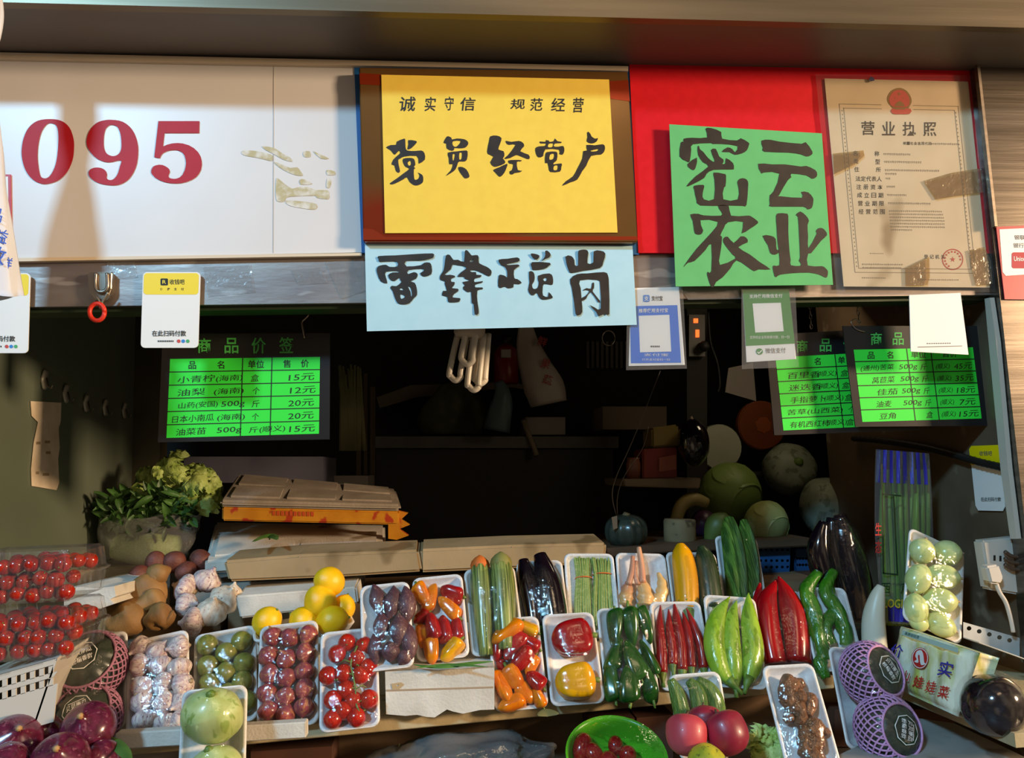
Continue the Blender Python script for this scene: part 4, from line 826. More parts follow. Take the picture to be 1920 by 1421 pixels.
# ------------------------------------------------------------------ foam trays under cling film
TRAYS = []
class Tray:
    def __init__(s, TL, TR, BR, BL, z=None, Y=None, tilt=62, depth=.017, film=True, label='', group=None, place='', yaw=0, m=None):
        bx, by = (BL[0]+BR[0])/2, (BL[1]+BR[1])/2
        B = PZ(bx, by, z) if z is not None else PY(bx, by, Y)
        a = math.radians(tilt); n = Matrix.Rotation(math.radians(yaw), 3, 'Z') @ Vector((0, -math.sin(a), math.cos(a)))
        c = [PP(*p, B, n) for p in (TL, TR, BR, BL)]
        v = ((c[0]+c[1])-(c[2]+c[3])).normalized(); u = v.cross(n).normalized(); 
        s.L = ((c[0]+c[1])-(c[2]+c[3])).length/2; s.W = ((c[1]+c[2])-(c[0]+c[3])).length/2
        mid = (c[0]+c[1]+c[2]+c[3])/4; o = mid-v*s.L/2
        n = u.cross(v)
        s.M = Matrix(((u.x, v.x, n.x, o.x), (u.y, v.y, n.y, o.y), (u.z, v.z, n.z, o.z), (0, 0, 0, 1)))
        s.n = n; s.o = o; s.depth = depth; s.items = []; s.place = place
        s.obj = s.mesh(m or FOAM); tag(s.obj, label, 'tray', group); s.film = film; TRAYS.append(s)
    def mesh(s, m):
        W, L, d = s.W/2, s.L, s.depth
        def ring(ins, z): return [(x, y, z) for x, y in rrect(-W+ins, ins, W-ins, L-ins, max(.014-ins*.5, .004), 4)]
        rings = [ring(.012, -d), ring(.002, -.004), ring(0, -.001), ring(.001, .001), ring(.005, .001), ring(.0065, -.001), ring(.0145, -d+.003)]
        b = MB(); k = len(rings[0])
        for r in rings: b.v += [Vector(p) for p in r]
        for i in range(len(rings)-1):
            for j in range(k): b.f.append((i*k+j, i*k+(j+1) % k, (i+1)*k+(j+1) % k, (i+1)*k+j))
        b.f.append(tuple(range(k-1, -1, -1))); b.f.append(tuple((len(rings)-1)*k+j for j in range(k)))
        me = bpy.data.meshes.new('foam_tray'); me.from_pydata([tuple(v) for v in b.v], [], b.f); me.update(); me.materials.append(m); me.shade_smooth()
        o = bpy.data.objects.new('foam_tray', me); COL.objects.link(o); o.matrix_world = s.M; return o
    def loc(s, px, py, zc):
        p = PP(px, py, s.o+s.n*zc, s.n); q = s.M.inverted() @ p; return q
    def item(s, kind, m, px, py, w, l=None, ang=0, t=None, tip=(0, 0), lift=0, adj='', cat='', parts=True, name=None):
        """w, l pixel size across and along; ang clockwise degrees in the picture; rests on the tray floor"""
        l = l or w; k = sizeat(s.M @ Vector((0, s.L/2, 0))); W, Lg = w*k, l*k; T = (t or w)*k
        zc = -s.depth+.004+T*.5+lift
        q = s.loc(px, py, zc)
        M = s.M @ Matrix.Translation(q) @ Matrix.Rotation(-math.radians(ang), 4, 'Z') @ rot(tip[0], tip[1]) @ scl(W, Lg, T)
        o = put(kind, m, M, cat, parts=parts, name=name); s.items.append((o, adj, q.x, q.y, W)); return o
    def long(s, name, m, pts, ws, lobes=0, dep=0, adj='', cat='', stem=None, lift=0, flat=1.0, twist=0, bump=0, tipm=None):
        """long vegetable along a pixel path; stem = 'start' or 'end'"""
        sp = smooth_pts([(*p, w) for p, w in zip(pts, ws)], 5); k = sizeat(s.M @ Vector((0, s.L/2, 0)))
        wm = max(ws)*k; P = []; R = []
        for i, (x, y, w) in enumerate(sp):
            P.append(s.M @ s.loc(x, y, -s.depth+.004+wm*.5+lift)); R.append(max(w*k*.5, .0008)*(1+bump*math.sin(i*1.9)))
        b = MB(); b.sweep(P, R, 14, mod=(lambda a, t: 1-dep*(.5-.5*math.cos(lobes*(a+twist*t)))) if lobes else None, flat=flat, up=s.n)
        o = b.build(name, m, smooth=True); tag(o, None, cat)
        if stem:
            i, j = (0, 1) if stem == 'start' else (-1, -2)
            d = (P[i]-P[j]).normalized(); r = max(R[i], wm*.16)
            if tipm:
                b = MB(); b.sweep([P[i]-d*r*.5, P[i]+d*r*.1, P[i]+d*r*.6, P[i]+d*r*1.0, P[i]+d*r*1.25], [r*1.02, r*1.12, r*.95, r*.55, r*.15], 12, mod=lambda a, t: 1-.18*(.5-.5*math.cos(6*a))); b.build('flower_end', tipm, o, smooth=True)
            else:
              b = MB(); b.sweep([P[i]-d*r*.6, P[i]+d*r*.5, P[i]+d*r*1.6+s.n*r*.3, P[i]+d*r*2.6+s.n*r*.3], [r*1.05, r*.75, r*.38, r*.42], 8); b.build('stem', STEM, o, smooth=True)
        q = s.M.inverted() @ (sum(P, Vector())/len(P)); s.items.append((o, adj, q.x, q.y, wm)); return o
    def finish(s):
        import numpy as np
        # labels: where each piece lies in the tray
        it = sorted(s.items, key=lambda r: -r[3]); rows = []
        for r in it:
            if rows and abs(rows[-1][0][3]-r[3]) < .55*rows[-1][0][4]: rows[-1].append(r)
            else: rows.append([r])
        names = ['top', 'second', 'third', 'fourth', 'fifth', 'sixth', 'seventh', 'eighth']
        cols = {1: [''], 2: ['left', 'right'], 3: ['left', 'middle', 'right'], 4: ['far left', 'centre left', 'centre right', 'far right']}
        for i, rw in enumerate(rows):
            rw.sort(key=lambda r: r[2]); rn = 'bottom' if i == len(rows)-1 and i > 0 else names[min(i, 7)]
            for j, r in enumerate(rw):
                cw = cols[len(rw)][j] if len(rw) <= 4 else ('far left', 'second from left', 'third from left', 'fourth from left', 'fifth from left', 'sixth from left', 'seventh from left', 'far right')[min(j, 7)]
                if len(rows) == 1: wh = cw or 'alone'
                else: wh = (rn+' row '+cw).strip()
                r[0]['label'] = f'{r[1]} in {s.place}, {wh}'; r[0]['group'] = f'contents of {s.place}'
        if not s.film: return
        NU, NV = 26, 40; W, L = s.W-.004, s.L-.004
        H = np.zeros((NV+1, NU+1)); Mi = np.array(s.M.inverted())
        bpy.context.view_layer.update()
        for r in s.items:
            for o in [r[0]]+list(r[0].children):
                n = len(o.data.vertices); co = np.empty(n*3); o.data.vertices.foreach_get('co', co); co = co.reshape(-1, 3)
                A = Mi @ np.array(o.matrix_world); p = co @ A[:3, :3].T+A[:3, 3]
                i = np.rint((p[:, 0]+W/2)/W*NU).astype(int); j = np.rint((p[:, 1]-.002)/L*NV).astype(int)
                ok = (i > 0) & (i < NU) & (j > 0) & (j < NV)
                np.maximum.at(H, (j[ok], i[ok]), p[ok, 2]+.0016)
        F = H.copy()
        for it_ in range(94):
            G = F.copy(); G[1:-1, 1:-1] = .25*(F[:-2, 1:-1]+F[2:, 1:-1]+F[1:-1, :-2]+F[1:-1, 2:])
            F = np.maximum(H, G) if it_ < 90 else np.maximum(H-.002, G); F[0] = F[-1] = .0015; F[:, 0] = F[:, -1] = .0015
        b = MB()
        for j in range(NV+1):
            for i in range(NU+1): b.v.append(Vector((-W/2+W*i/NU, .002+L*j/NV, float(F[j, i]))))
        for j in range(NV):
            for i in range(NU): k = j*(NU+1)+i; b.f.append((k, k+1, k+NU+2, k+NU+1))
        me = bpy.data.meshes.new('cling_film'); me.from_pydata([tuple(v) for v in b.v], [], b.f); me.update(); me.materials.append(FILM); me.shade_smooth()
        o = bpy.data.objects.new('cling_film', me); COL.objects.link(o); o.parent = s.obj
C1 = lambda x, y: (x/2.364, 820+y/2.364)
C2 = lambda x, y: (560+x/2.955, 940+y/2.955)
C3 = lambda x, y: (1020+x/2.954, 940+y/2.954)
C4 = lambda x, y: (1400+x/2.954, 940+y/2.954)
def C(f, *pts): return [f(*p) for p in pts]
rnd = random.Random(21)
def tipr(): return (rnd.uniform(-1.2, 1.2), rnd.uniform(-3, 3))
Z1, Z2, Z3 = 1.062, 1.150, 1.205

# lower row on the shelf --------------------------------------------------
t = Tray((237, 1192), (356, 1190), (353, 1371), (240, 1383), z=Z1, label='white foam tray of purple-white garlic between the squash tray and the green fruit tray', place='the garlic tray')
for x, y in ((620, 935), (702, 942), (784, 930), (632, 1008), (716, 1003), (795, 1030), (640, 1100), (735, 1093), (805, 1100), (632, 1185), (737, 1180), (640, 1262), (738, 1262), (800, 1265), (800, 1180)):
    t.item('garlic', GAR, *C1(x, y), 47, 44, ang=rnd.uniform(-180, 180), tip=(rnd.uniform(-.6, .9), 0), adj='garlic bulb', cat='garlic')
t = Tray((364, 1184), (480, 1177), (483, 1356), (362, 1366), z=Z1, label='white foam tray of green fruit behind the pale melon tray', place='the green fruit tray')
for x, y in ((920, 922), (1072, 903), (1003, 955), (922, 1012), (1082, 1000), (1002, 1042), (930, 1092), (1075, 1085), (1010, 1135), (1090, 1170), (920, 1190), (1000, 1220)):
    t.item('lime', LIME, *C1(x, y), 41, 39, ang=rnd.uniform(-180, 180), tip=tipr(), adj='olive green round fruit', cat='fruit')
t = Tray((486, 1169), (598, 1167), (596, 1362), (483, 1368), z=Z1, label='white foam tray of small red onions behind the foam rail', place='the small red onion tray')
for x, y in ((1207, 880), (1287, 885), (1367, 876), (1190, 970), (1268, 980), (1357, 955), (1197, 1050), (1272, 1068), (1350, 1040), (1185, 1132), (1265, 1155), (1354, 1115), (1190, 1215), (1262, 1228), (1349, 1198)):
    t.item('shallot', SHAL, *C1(x, y), 41, 39, ang=rnd.uniform(-180, 180), tip=tipr(), adj='small red onion', cat='onion')
t = Tray((601, 1184), (708, 1177), (713, 1364), (598, 1373), z=Z1, label='white foam tray of vine tomatoes beside the torn white foam box', place='the vine tomato tray')
for x, y in ((268, 782), (367, 800), (213, 845), (326, 872), (385, 920), (163, 965), (248, 953), (345, 960), (265, 1045), (190, 1100), (388, 1095), (305, 1105), (190, 1206), (318, 1195), (250, 1160)):
    t.item('tomato', TOM, *C2(x, y), 35, 34, ang=rnd.uniform(-180, 180), tip=(rnd.uniform(-.2, 1.5), rnd.uniform(-1, 1)), adj='red vine tomato', cat='tomato')
b = MB(); pts = [t.M @ t.loc(*C2(x, y), .016) for x, y in ((325, 800), (290, 890), (300, 960), (315, 1040), (318, 1120), (345, 1180))]
b.tube([Vector(p) for p in smooth_pts([tuple(p) for p in pts], 4)], .0016, 6)
for i in (1, 2, 3, 4):
    for sx in (-1, 1): b.tube([pts[i], pts[i]+t.M.to_3x3() @ Vector((sx*.012, .006, -.002)), pts[i]+t.M.to_3x3() @ Vector((sx*.018, .002, -.006))], .0011, 5)
tag(b.build('tomato_vine', STEM, smooth=True), 'thin green vine stalk running down the vine tomato tray', 'vine')
t = Tray((914, 1160), (1009, 1155), (1030, 1328), (927, 1334), z=Z1, label='white foam tray of mini peppers on the shelf, right of the torn foam box', place='the front mini pepper tray')
for x, y, w, l, a, m, c in ((1150, 728, 110, 185, 60, ORA, 'orange'), (1262, 700, 85, 125, 120, YELP, 'yellow'), (1190, 800, 95, 165, 40, REDP, 'red'), (1285, 785, 85, 110, 130, REDP, 'red'), (1098, 828, 68, 105, 10, REDP, 'red'), (1232, 880, 105, 145, 50, REDP, 'red'),
        (1122, 910, 55, 66, 0, REDP, 'dark red'), (1290, 908, 75, 115, 30, ORA, 'orange'), (1190, 975, 112, 135, -30, ORA, 'orange'), (1312, 990, 100, 112, 140, REDP, 'red'), (1132, 1030, 95, 165, -20, ORA, 'orange'), (1250, 1066, 80, 120, -35, ORA, 'orange'), (1328, 1085, 75, 105, 160, ORA, 'orange'), (1180, 1118, 90, 145, 75, ORA, 'orange')):
    t.item('mini', m, *C2(x, y), w/2.55, l/2.7, ang=a, t=w/2.9, tip=(0, rnd.uniform(-2, 2)), adj=c+' mini pepper', cat='pepper')
t = Tray((1015, 1153), (1112, 1146), (1135, 1316), (1034, 1327), z=Z1, label='white foam tray of one red and one yellow bell pepper', place='the bell pepper tray')
t.item('bell', REDP, *C2(1515, 757), 80, 78, ang=85, t=52, adj='red bell pepper', cat='pepper')
t.item('bell', YELP, *C2(1532, 998), 76, 74, ang=88, t=54, adj='yellow bell pepper', cat='pepper')
t = Tray((1116, 1143), (1215, 1136), (1236, 1308), (1138, 1315), z=Z1, label='white foam tray of dark green peppers left of the red chili tray', place='the dark green pepper tray')
for x, y, w, l, a in ((388, 712, 90, 190, 8), (478, 690, 100, 200, 0), (556, 690, 72, 180, -10), (400, 850, 92, 180, 25), (500, 875, 105, 190, -15), (575, 860, 70, 170, -20), (385, 985, 90, 190, 0), (482, 1000, 110, 190, 10), (572, 975, 90, 220, -8)):
    t.item('gpepper', DGP, *C3(x, y), w/2.3, l/2.6, ang=a+180*(y > 800), t=w/2.7, tip=(0, rnd.uniform(-2, 2)), adj='dark green pepper', cat='pepper')
t = Tray((1216, 1131), (1313, 1124), (1340, 1290), (1241, 1300), z=Z1, label='white foam tray of slim red chilies', place='the red chili tray')
for pts, w in ((((645, 575), (640, 700), (650, 830), (655, 950)), 50), (((690, 595), (695, 700), (712, 820), (715, 905)), 46), (((718, 552), (735, 660), (757, 800), (766, 935)), 50), (((768, 610), (790, 700), (812, 820), (818, 920)), 46), (((788, 590), (830, 690), (868, 800), (885, 925)), 46)):
    t.long('red_chili', CHI, C(C3, *pts), [2, w/3.0, w/2.35, w/2.5], adj='slim red chili', cat='chili', stem='end', bump=.03)
t = Tray((1318, 1121), (1416, 1114), (1437, 1285), (1338, 1296), z=Z1, label='white foam tray of pale green long peppers', place='the pale green pepper tray')
for pts, w in ((((1030, 528), (965, 640), (945, 780), (975, 920), (1035, 1000)), 105), (((1068, 548), (1040, 660), (1040, 800), (1055, 920), (1060, 1010)), 95), (((1132, 505), (1140, 640), (1160, 800), (1150, 920), (1130, 990)), 105)):
    t.long('pale_green_pepper', LGP, C(C3, *pts), [2, w/3.1, w/2.4, w/2.7, w/5], lobes=3, dep=.16, adj='pale green long pepper', cat='pepper', stem='end', flat=.7, twist=1)
t = Tray((1414, 1109), (1500, 1104), (1532, 1250), (1432, 1262), z=Z1+.012, label='white foam tray of large red long peppers', place='the red long pepper tray')
for pts, w in ((((1197, 450), (1190, 560), (1215, 720), (1245, 890)), 70), (((1290, 432), (1240, 560), (1250, 730), (1285, 895)), 118), (((1298, 415), (1365, 560), (1400, 720), (1410, 890)), 135)):
    t.long('red_long_pepper', REDP, C(C3, *pts), [4, w/2.8, w/2.5, w/2.7], lobes=3, dep=.15, adj='large red long pepper', cat='pepper', flat=.7, twist=1)
t = Tray((1496, 1106), (1583, 1096), (1620, 1245), (1536, 1274), z=Z1+.01, label='white foam tray of twisted green peppers', place='the twisted green pepper tray')
for pts, w in ((((400, 395), (330, 500), (375, 620), (400, 760), (435, 880)), 95), (((488, 385), (435, 500), (500, 600), (545, 720), (545, 800)), 92), (((470, 480), (480, 600), (440, 700), (480, 790)), 70), (((420, 830), (410, 900), (440, 980)), 82)):
    n = len(pts); t.long('green_pepper', MGP, C(C4, *pts), [w/5]+[w/2.9]*(n-2)+[w/4.5], lobes=3, dep=.2, adj='twisted glossy green pepper', cat='pepper', twist=4, flat=.8, bump=.05)

# upper row on the box tier -----------------------------------------------
t = Tray((673, 1096), (769, 1092), (776, 1250), (680, 1262), z=Z2, label='white foam tray of purple sweet potatoes', place='the purple sweet potato tray')
for x, y, w, l, a in ((428, 545, 80, 165, -8), (510, 560, 85, 175, 12), (592, 570, 88, 190, 0), (450, 690, 78, 150, 5), (548, 712, 92, 165, 5), (500, 832, 90, 100, 0), (605, 770, 80, 190, -5), (415, 820, 70, 150, 0), (580, 860, 70, 90, 30)):
    t.item('swpotato', SWP, *C2(x, y), w/2.45, l/2.6, ang=a, t=w/2.9, adj='purple sweet potato', cat='sweet potato')
t = Tray((773, 1084), (866, 1075), (882, 1231), (781, 1242), z=Z2, label='white foam tray of mini peppers beside the sweet potatoes', place='the rear mini pepper tray')
for x, y, w, l, a, m, c in ((680, 520, 85, 130, -20, ORA, 'orange'), (738, 532, 75, 150, 200, ORA, 'orange'), (850, 500, 90, 125, 120, REDP, 'red'), (832, 585, 85, 150, 140, ORA, 'orange'), (742, 690, 95, 140, 170, REDP, 'red'), (812, 705, 82, 140, 175, REDP, 'red'), (882, 700, 68, 125, 180, REDP, 'red'),
        (680, 640, 75, 95, 60, REDP, 'dark red'), (680, 745, 66, 120, 0, ORA, 'orange'), (733, 830, 85, 130, 0, ORA, 'orange'), (845, 820, 90, 140, 50, YELP, 'yellow')):
    t.item('mini', m, *C2(x, y), w/2.55, l/2.7, ang=a, t=w/2.9, tip=(0, rnd.uniform(-2, 2)), adj=c+' mini pepper', cat='pepper')
t = Tray((869, 1070), (964, 1058), (985, 1220), (884, 1233), z=Z2, label='white foam tray of two striped zucchini', place='the striped zucchini tray')
for x0, y0, x1, y1, w, c, adj in ((1005, 345, 1040, 850, 108, '#c8641c', 'striped zucchini with orange flower end'), (1122, 335, 1150, 820, 125, '#7d7b3c', 'thick striped zucchini with green flower end')):
    o = t.long('zucchini', ZUC, C(C2, (x0, y0+12), (x0+6, y0+110), ((x0+x1)/2, (y0+y1)/2), (x1, y1)), [w/3.2, w/2.6, w/2.8, w/4.2], lobes=8, dep=.12, adj=adj, cat='zucchini', stem='start', tipm=mat('flower_'+c[1:4], c, rough=.7))
t = Tray((969, 1055), (1052, 1047), (1072, 1200), (978, 1208), z=Z2, label='white foam tray of two black eggplants', place='the long eggplant tray')
for pts, w in ((((1245, 325), (1265, 440), (1290, 560), (1310, 700)), 118), (((1335, 295), (1375, 430), (1405, 560), (1425, 690)), 148)):
    t.long('eggplant', EGG, C(C2, *pts), [w/6, w/3.1, w/2.9, w/3.2], adj='glossy black eggplant', cat='eggplant', stem='end')
t = Tray((1057, 1040), (1150, 1035), (1166, 1195), (1068, 1200), z=Z2, label='white foam tray of green bean bundles', place='the green bean tray')
TB = t
rb_ = random.Random(4)
for bx, bw, side, n in ((1578, 88, 'left', 15), (1682, 100, 'right', 17)):
    for k in range(n):
        u = (k % 8)/7-.5; lay = k//8
        x0 = bx+u*bw*.9+rb_.uniform(-3, 3)
        o = t.long('green_bean', BEAN, C(C2, (x0-4+u*14, 308+rb_.uniform(-3, 14)), (x0-u*8, 415), (x0+2+u*10, 560), (x0+8+u*18, 720+rb_.uniform(-30, 20))), [4.0, 4.8, 5.2, 2.4], cat='bean', lift=lay*.0042+.001+.003*math.cos(u*3))
        t.items.pop(); tag(o, f'thin green bean in the {side} banded bundle', 'bean', f'green beans of the {side} bundle')
        t.items.append((o, None, 0, 0, 0))
    b = MB(); zc = -t.depth+.007; k_ = sizeat(t.M @ Vector((0, t.L/2, 0))); q = t.loc(*C2(bx+1, 428 if side == 'left' else 408), zc)
    b.tube([t.M @ (q+Vector(((bw/2.955*k_*.55)*math.cos(w), 0, .0125*math.sin(w)+.001))) for w in [2*math.pi*j/24 for j in range(25)]], .0012, 6)
    tag(b.build('rubber_band', bandm(), smooth=True), f'orange rubber band round the {side} bean bundle', 'rubber band')
t = Tray((1154, 1038), (1246, 1036), (1266, 1190), (1166, 1195), z=Z2, label='pinkish white foam tray of ginger shoots', place='the ginger shoot tray')
for pts, ws in ((((452, 575), (455, 520), (470, 450)), (22, 26, 14)), (((560, 580), (560, 520), (545, 440)), (26, 30, 16)), (((590, 570), (645, 530), (655, 460), (632, 395)), (18, 24, 20, 6))):
    t.long('ginger_root', GALR, C(C3, *pts), ws, adj='yellow ginger root', cat='ginger', lobes=2, dep=.15, bump=.12)
for (par, pts, ws) in ((0, ((468, 460), (485, 390), (492, 305)), (12, 11, 8)), (1, ((545, 450), (540, 360), (525, 255)), (14, 12, 9)), (1, ((520, 460), (505, 400), (512, 330)), (10, 9, 6))):
    o, k_ = t.items[par][0], sizeat(t.M @ Vector((0, t.L/2, 0)))
    b = MB(); sp = smooth_pts([(*C3(*p), w) for p, w in zip(pts, ws)], 4); b.sweep([t.M @ t.loc(x, y, .012) for x, y, w in sp], [w*k_*.5 for x, y, w in sp], 10); b.build('shoot', SHOOT, o, smooth=True)
t = Tray((1248, 1040), (1340, 1030), (1364, 1180), (1268, 1190), z=Z2, label='white foam tray of one yellow and one dark zucchini', place='the yellow and dark zucchini tray')
t.long('zucchini', YZU, C(C3, (755, 238), (765, 300), (785, 430), (795, 600)), [16, 40, 46, 42], adj='bright yellow zucchini', cat='zucchini', stem='end')
t.long('zucchini', DZU, C(C3, (870, 250), (890, 320), (910, 450), (930, 600)), [14, 38, 44, 42], adj='dark green zucchini', cat='zucchini', stem='end')
t = Tray((1340, 1012), (1418, 1000), (1440, 1150), (1362, 1160), z=Z2, label='white foam tray of two green luffas', place='the luffa tray')
t.long('luffa', LUF, C(C3, (1025, 92), (1035, 180), (1060, 350), (1075, 560)), [18, 38, 44, 40], lobes=9, dep=.14, adj='ridged bright green luffa', cat='luffa', lift=.003)
t.long('luffa', LUF, C(C3, (1105, 105), (1120, 190), (1140, 350), (1150, 560)), [14, 30, 36, 32], lobes=9, dep=.14, adj='narrower ridged green luffa', cat='luffa')

# front pieces leaning on the shelf edge -----------------------------------
ZF = .985
t = Tray((343, 1292), (463, 1285), (461, 1478), (330, 1486), Y=-.135, tilt=76, label='white foam tray of pale green melons in front of the green fruit tray', place='the pale melon tray')
t.item('melon', KOH, 398, 1342, 113, 104, ang=8, t=92, tip=(.75, 0), adj='pale green round melon', cat='melon')
t.item('melon', KOH, 404, 1447, 100, 92, ang=-12, t=80, tip=(.5, 0), adj='pale green round melon', cat='melon')
t = Tray((1252, 1265), (1350, 1258), (1376, 1420), (1276, 1428), Y=-.125, tilt=74, label='white foam tray of small green cucumbers behind the apples', place='the small cucumber tray')
for pts, w in ((((700, 985), (735, 1060), (765, 1180), (770, 1260)), 74), (((800, 990), (845, 1050), (865, 1160), (870, 1260)), 78), (((850, 985), (915, 1040), (955, 1120), (970, 1240)), 74)):
    t.long('small_cucumber', CUC, C(C3, *pts), [w/5, w/2.5, w/2.3, w/2.5], lobes=5, dep=.1, adj='small green cucumber', cat='cucumber')
t = Tray((1427, 1251), (1524, 1240), (1580, 1440), (1478, 1452), z=ZF, label='white foam tray of knobbly brown ginger', place='the brown ginger tray')
def ginger_root(name, m, T, px, r0, fat=1.0):
    b = MB(); rg = random.Random(int(px[0][0][0][0]))
    for pts, w in px:
        P = [T(*p) for p in pts]; sp = [Vector(p) for p in smooth_pts([tuple(p) for p in P], 9)]
        k = sizeat(sp[0]); n = len(sp); cum = [0]
        for a_, b_ in zip(sp, sp[1:]): cum.append(cum[-1]+(b_-a_).length)
        R_ = w*k*.5*fat; rad = []
        for i in range(n):
            d_ = min(1, (min(cum[i], cum[-1]-cum[i])+.0004)/(R_*.8)); rad.append(R_*(1-(1-d_)**2)**.5*(1+.15*math.sin(cum[i]/R_*1.7+w)))
        b.sweep(sp, rad, 12, mod=lambda a, t_: 1+.10*math.sin(a*3+t_*9))
    o = b.build(name, m, smooth=True); rough_up(o, .0022, 70); return o
TT_ = lambda t_, h: (lambda x, y: t_.M @ t_.loc(x, y, h))
g1 = ginger_root('ginger_root', GIN, TT_(t, .004), [(C(C4, (235, 960), (230, 1010), (225, 1080), (250, 1150)), 30), (C(C4, (185, 1010), (230, 1020), (290, 1000)), 24), (C(C4, (180, 1085), (240, 1090), (330, 1080)), 28), (C(C4, (250, 1110), (290, 1180), (300, 1250)), 32), (C(C4, (340, 1060), (350, 1130), (330, 1190)), 26), (C(C4, (290, 980), (300, 1040)), 22), (C(C4, (200, 1190), (260, 1200)), 22)], 1)
t.items.append((g1, 'knobbly brown ginger root', 0, .15, .05)); tag(g1, None, 'ginger')
g2 = ginger_root('ginger_root', GIN, TT_(t, .006), [(C(C4, (290, 1260), (350, 1280), (420, 1230)), 30), (C(C4, (360, 1200), (380, 1290), (400, 1380)), 32), (C(C4, (300, 1330), (360, 1340), (430, 1330)), 30), (C(C4, (320, 1400), (380, 1420), (440, 1440)), 32), (C(C4, (310, 1290), (320, 1360), (330, 1420)), 28), (C(C4, (430, 1250), (440, 1300)), 22)], 1)
t.items.append((g2, 'knobbly brown ginger root', 0, .05, .05)); tag(g2, None, 'ginger')
# squashes in pink foam nets
NET = mat('pink_foam_net', '#cf9dcb', '#c48fc0', rough=.6, scale=30)
NETD = mat('dull_pink_net', '#b0788f', '#9c667e', rough=.6, scale=30)
STK = mat('sticker_green', '#123a24', rough=.35)
def netted(t, cx, cy, dpx, axis, place, netm, lines, ang, sr=.24, hole=.36):
    """squash whose stalk end points along axis (tray space), sides wrapped in a foam net, sticker on the open end"""
    k = sizeat(t.M @ Vector((0, t.L/2, 0))); d = dpx*k; zc = -t.depth+.004+d*.40
    q = t.loc(cx, cy, zc); ax = Vector(axis).normalized(); R = Vector((0, 1, 0)).rotation_difference(ax).to_matrix().to_4x4()
    M = t.M @ Matrix.Translation(q) @ R @ scl(d, d*.80, d)
    o = put('pumpkin', PUM, M, 'squash', parts=False); t.items.append((o, 'dark green squash in pink net', q.x, q.y, d))
    b = MB(); NS, TS = 26, 16
    pf = table((0, .14), (.04, .30), (.25, .46), (.5, .5), (.75, .46), (.94, .30), (.98, .18), (1, .10))
    def net(sp, lo=.03, hi=1-hole*.33):
        for kx in range(NS):
            P = []
            for i in range(TS+1):
                t_ = lo+(hi-lo)*i/TS; w = 2*math.pi*kx/NS+sp*(t_-.5)*1.5; r = pf(t_)*1.035+.006
                P.append(Vector((r*math.cos(w), t_-.5, r*math.sin(w))))
            b.tube(P, .0155, 5)
    net(1); net(-1)
    b.tube([Vector((pf(1-hole*.33)*1.06*math.cos(w), .5-hole*.33, pf(1-hole*.33)*1.06*math.sin(w))) for w in [2*math.pi*j/36 for j in range(37)]], .022, 6)
    me = bpy.data.meshes.new('foam_net'); me.from_pydata([tuple(v) for v in b.v], [], b.f); me.update(); me.materials.append(netm); me.shade_smooth()
    c = bpy.data.objects.new('foam_net', me); COL.objects.link(c); c.parent = o
    # sticker: an eight-sided label that follows the end of the squash
    Q = M.inverted() @ CAM; ctr = Vector((Q.x*.02, 0, Q.z*.02))
    def on(x, y):                                                     # sticker plane to squash surface
        ca, sa = math.cos(ang), math.sin(ang); X = x*ca-y*sa; Z = x*sa+y*ca; r = math.hypot(X, Z)
        for q_ in range(60):
            tt = 1-q_/60*.5
            if pf(tt)*.965 >= r: break
        return Vector((X, tt-.5+.018, Z))
    def strip(name, loops, m_, off, par=None):
        bb = MB(); bb.poly(loops, lambda x, y: on(x, y)+Vector((0, off, 0)))
        me = bpy.data.meshes.new(name); me.from_pydata([tuple(v) for v in bb.v], [], bb.f); me.update(); me.materials.append(m_)
        cc = bpy.data.objects.new(name, me); COL.objects.link(cc); cc.parent = par or o; return cc
    def octo(r): return [(r*(1 if j % 2 == 0 else .93)*math.cos(math.pi*j/8), r*(1 if j % 2 == 0 else .93)*math.sin(math.pi*j/8)) for j in range(16)]
    st_ = strip('sticker', [octo(sr)], STK, 0); strip('sticker_outline', [octo(sr*.95), octo(sr*.89)], WHITE, .004, st_)
    bb = MB()
    for s_, yy, h_ in (lines[0], -.055, .10), (lines[1], .07, .085):
        put_text(bb, s_, 0, yy*sr/.24, sr*1.25, h_*sr/.24, lambda x, y: on(x, y)+Vector((0, .005, 0)), .03)
    bb.poly([[(-sr*.5, -sr*.55), (sr*.5, -sr*.55), (sr*.5, -sr*.50), (-sr*.5, -sr*.50)]], lambda x, y: on(x, y)+Vector((0, .005, 0)))
    me = bpy.data.meshes.new('sticker_lettering'); me.from_pydata([tuple(v) for v in bb.v], [], bb.f); me.update(); me.materials.append(WHITE)
    cc = bpy.data.objects.new('sticker_lettering', me); COL.objects.link(cc); cc.parent = st_
t = Tray((1554, 1222), (1655, 1210), (1700, 1404), (1592, 1416), z=.98, tilt=58, label='white foam tray of netted squashes beside the brown ginger tray', place='the right squash tray')
netted(t, 1634, 1264, 112, (.38, -.05, .92), '', NET, ('贝贝南瓜', '粉糯香甜'), .5)
netted(t, 1664, 1368, 112, (.30, -.22, .92), '', NET, ('贝贝南瓜', '粉糯香甜'), 1.4)
t = Tray((128, 1194), (236, 1191), (238, 1374), (112, 1386), z=Z1, label='white foam tray of netted squashes at left beside the garlic tray', place='the left squash tray')
netted(t, 172, 1248, 118, (-.02, .15, .98), '', NETD, ('贝贝南瓜', '粉糯香甜'), -.2, hole=.55)
netted(t, 163, 1346, 112, (-.02, .15, .98), '', NETD, ('贝贝南瓜', '粉糯香甜'), -.2, hole=.55)
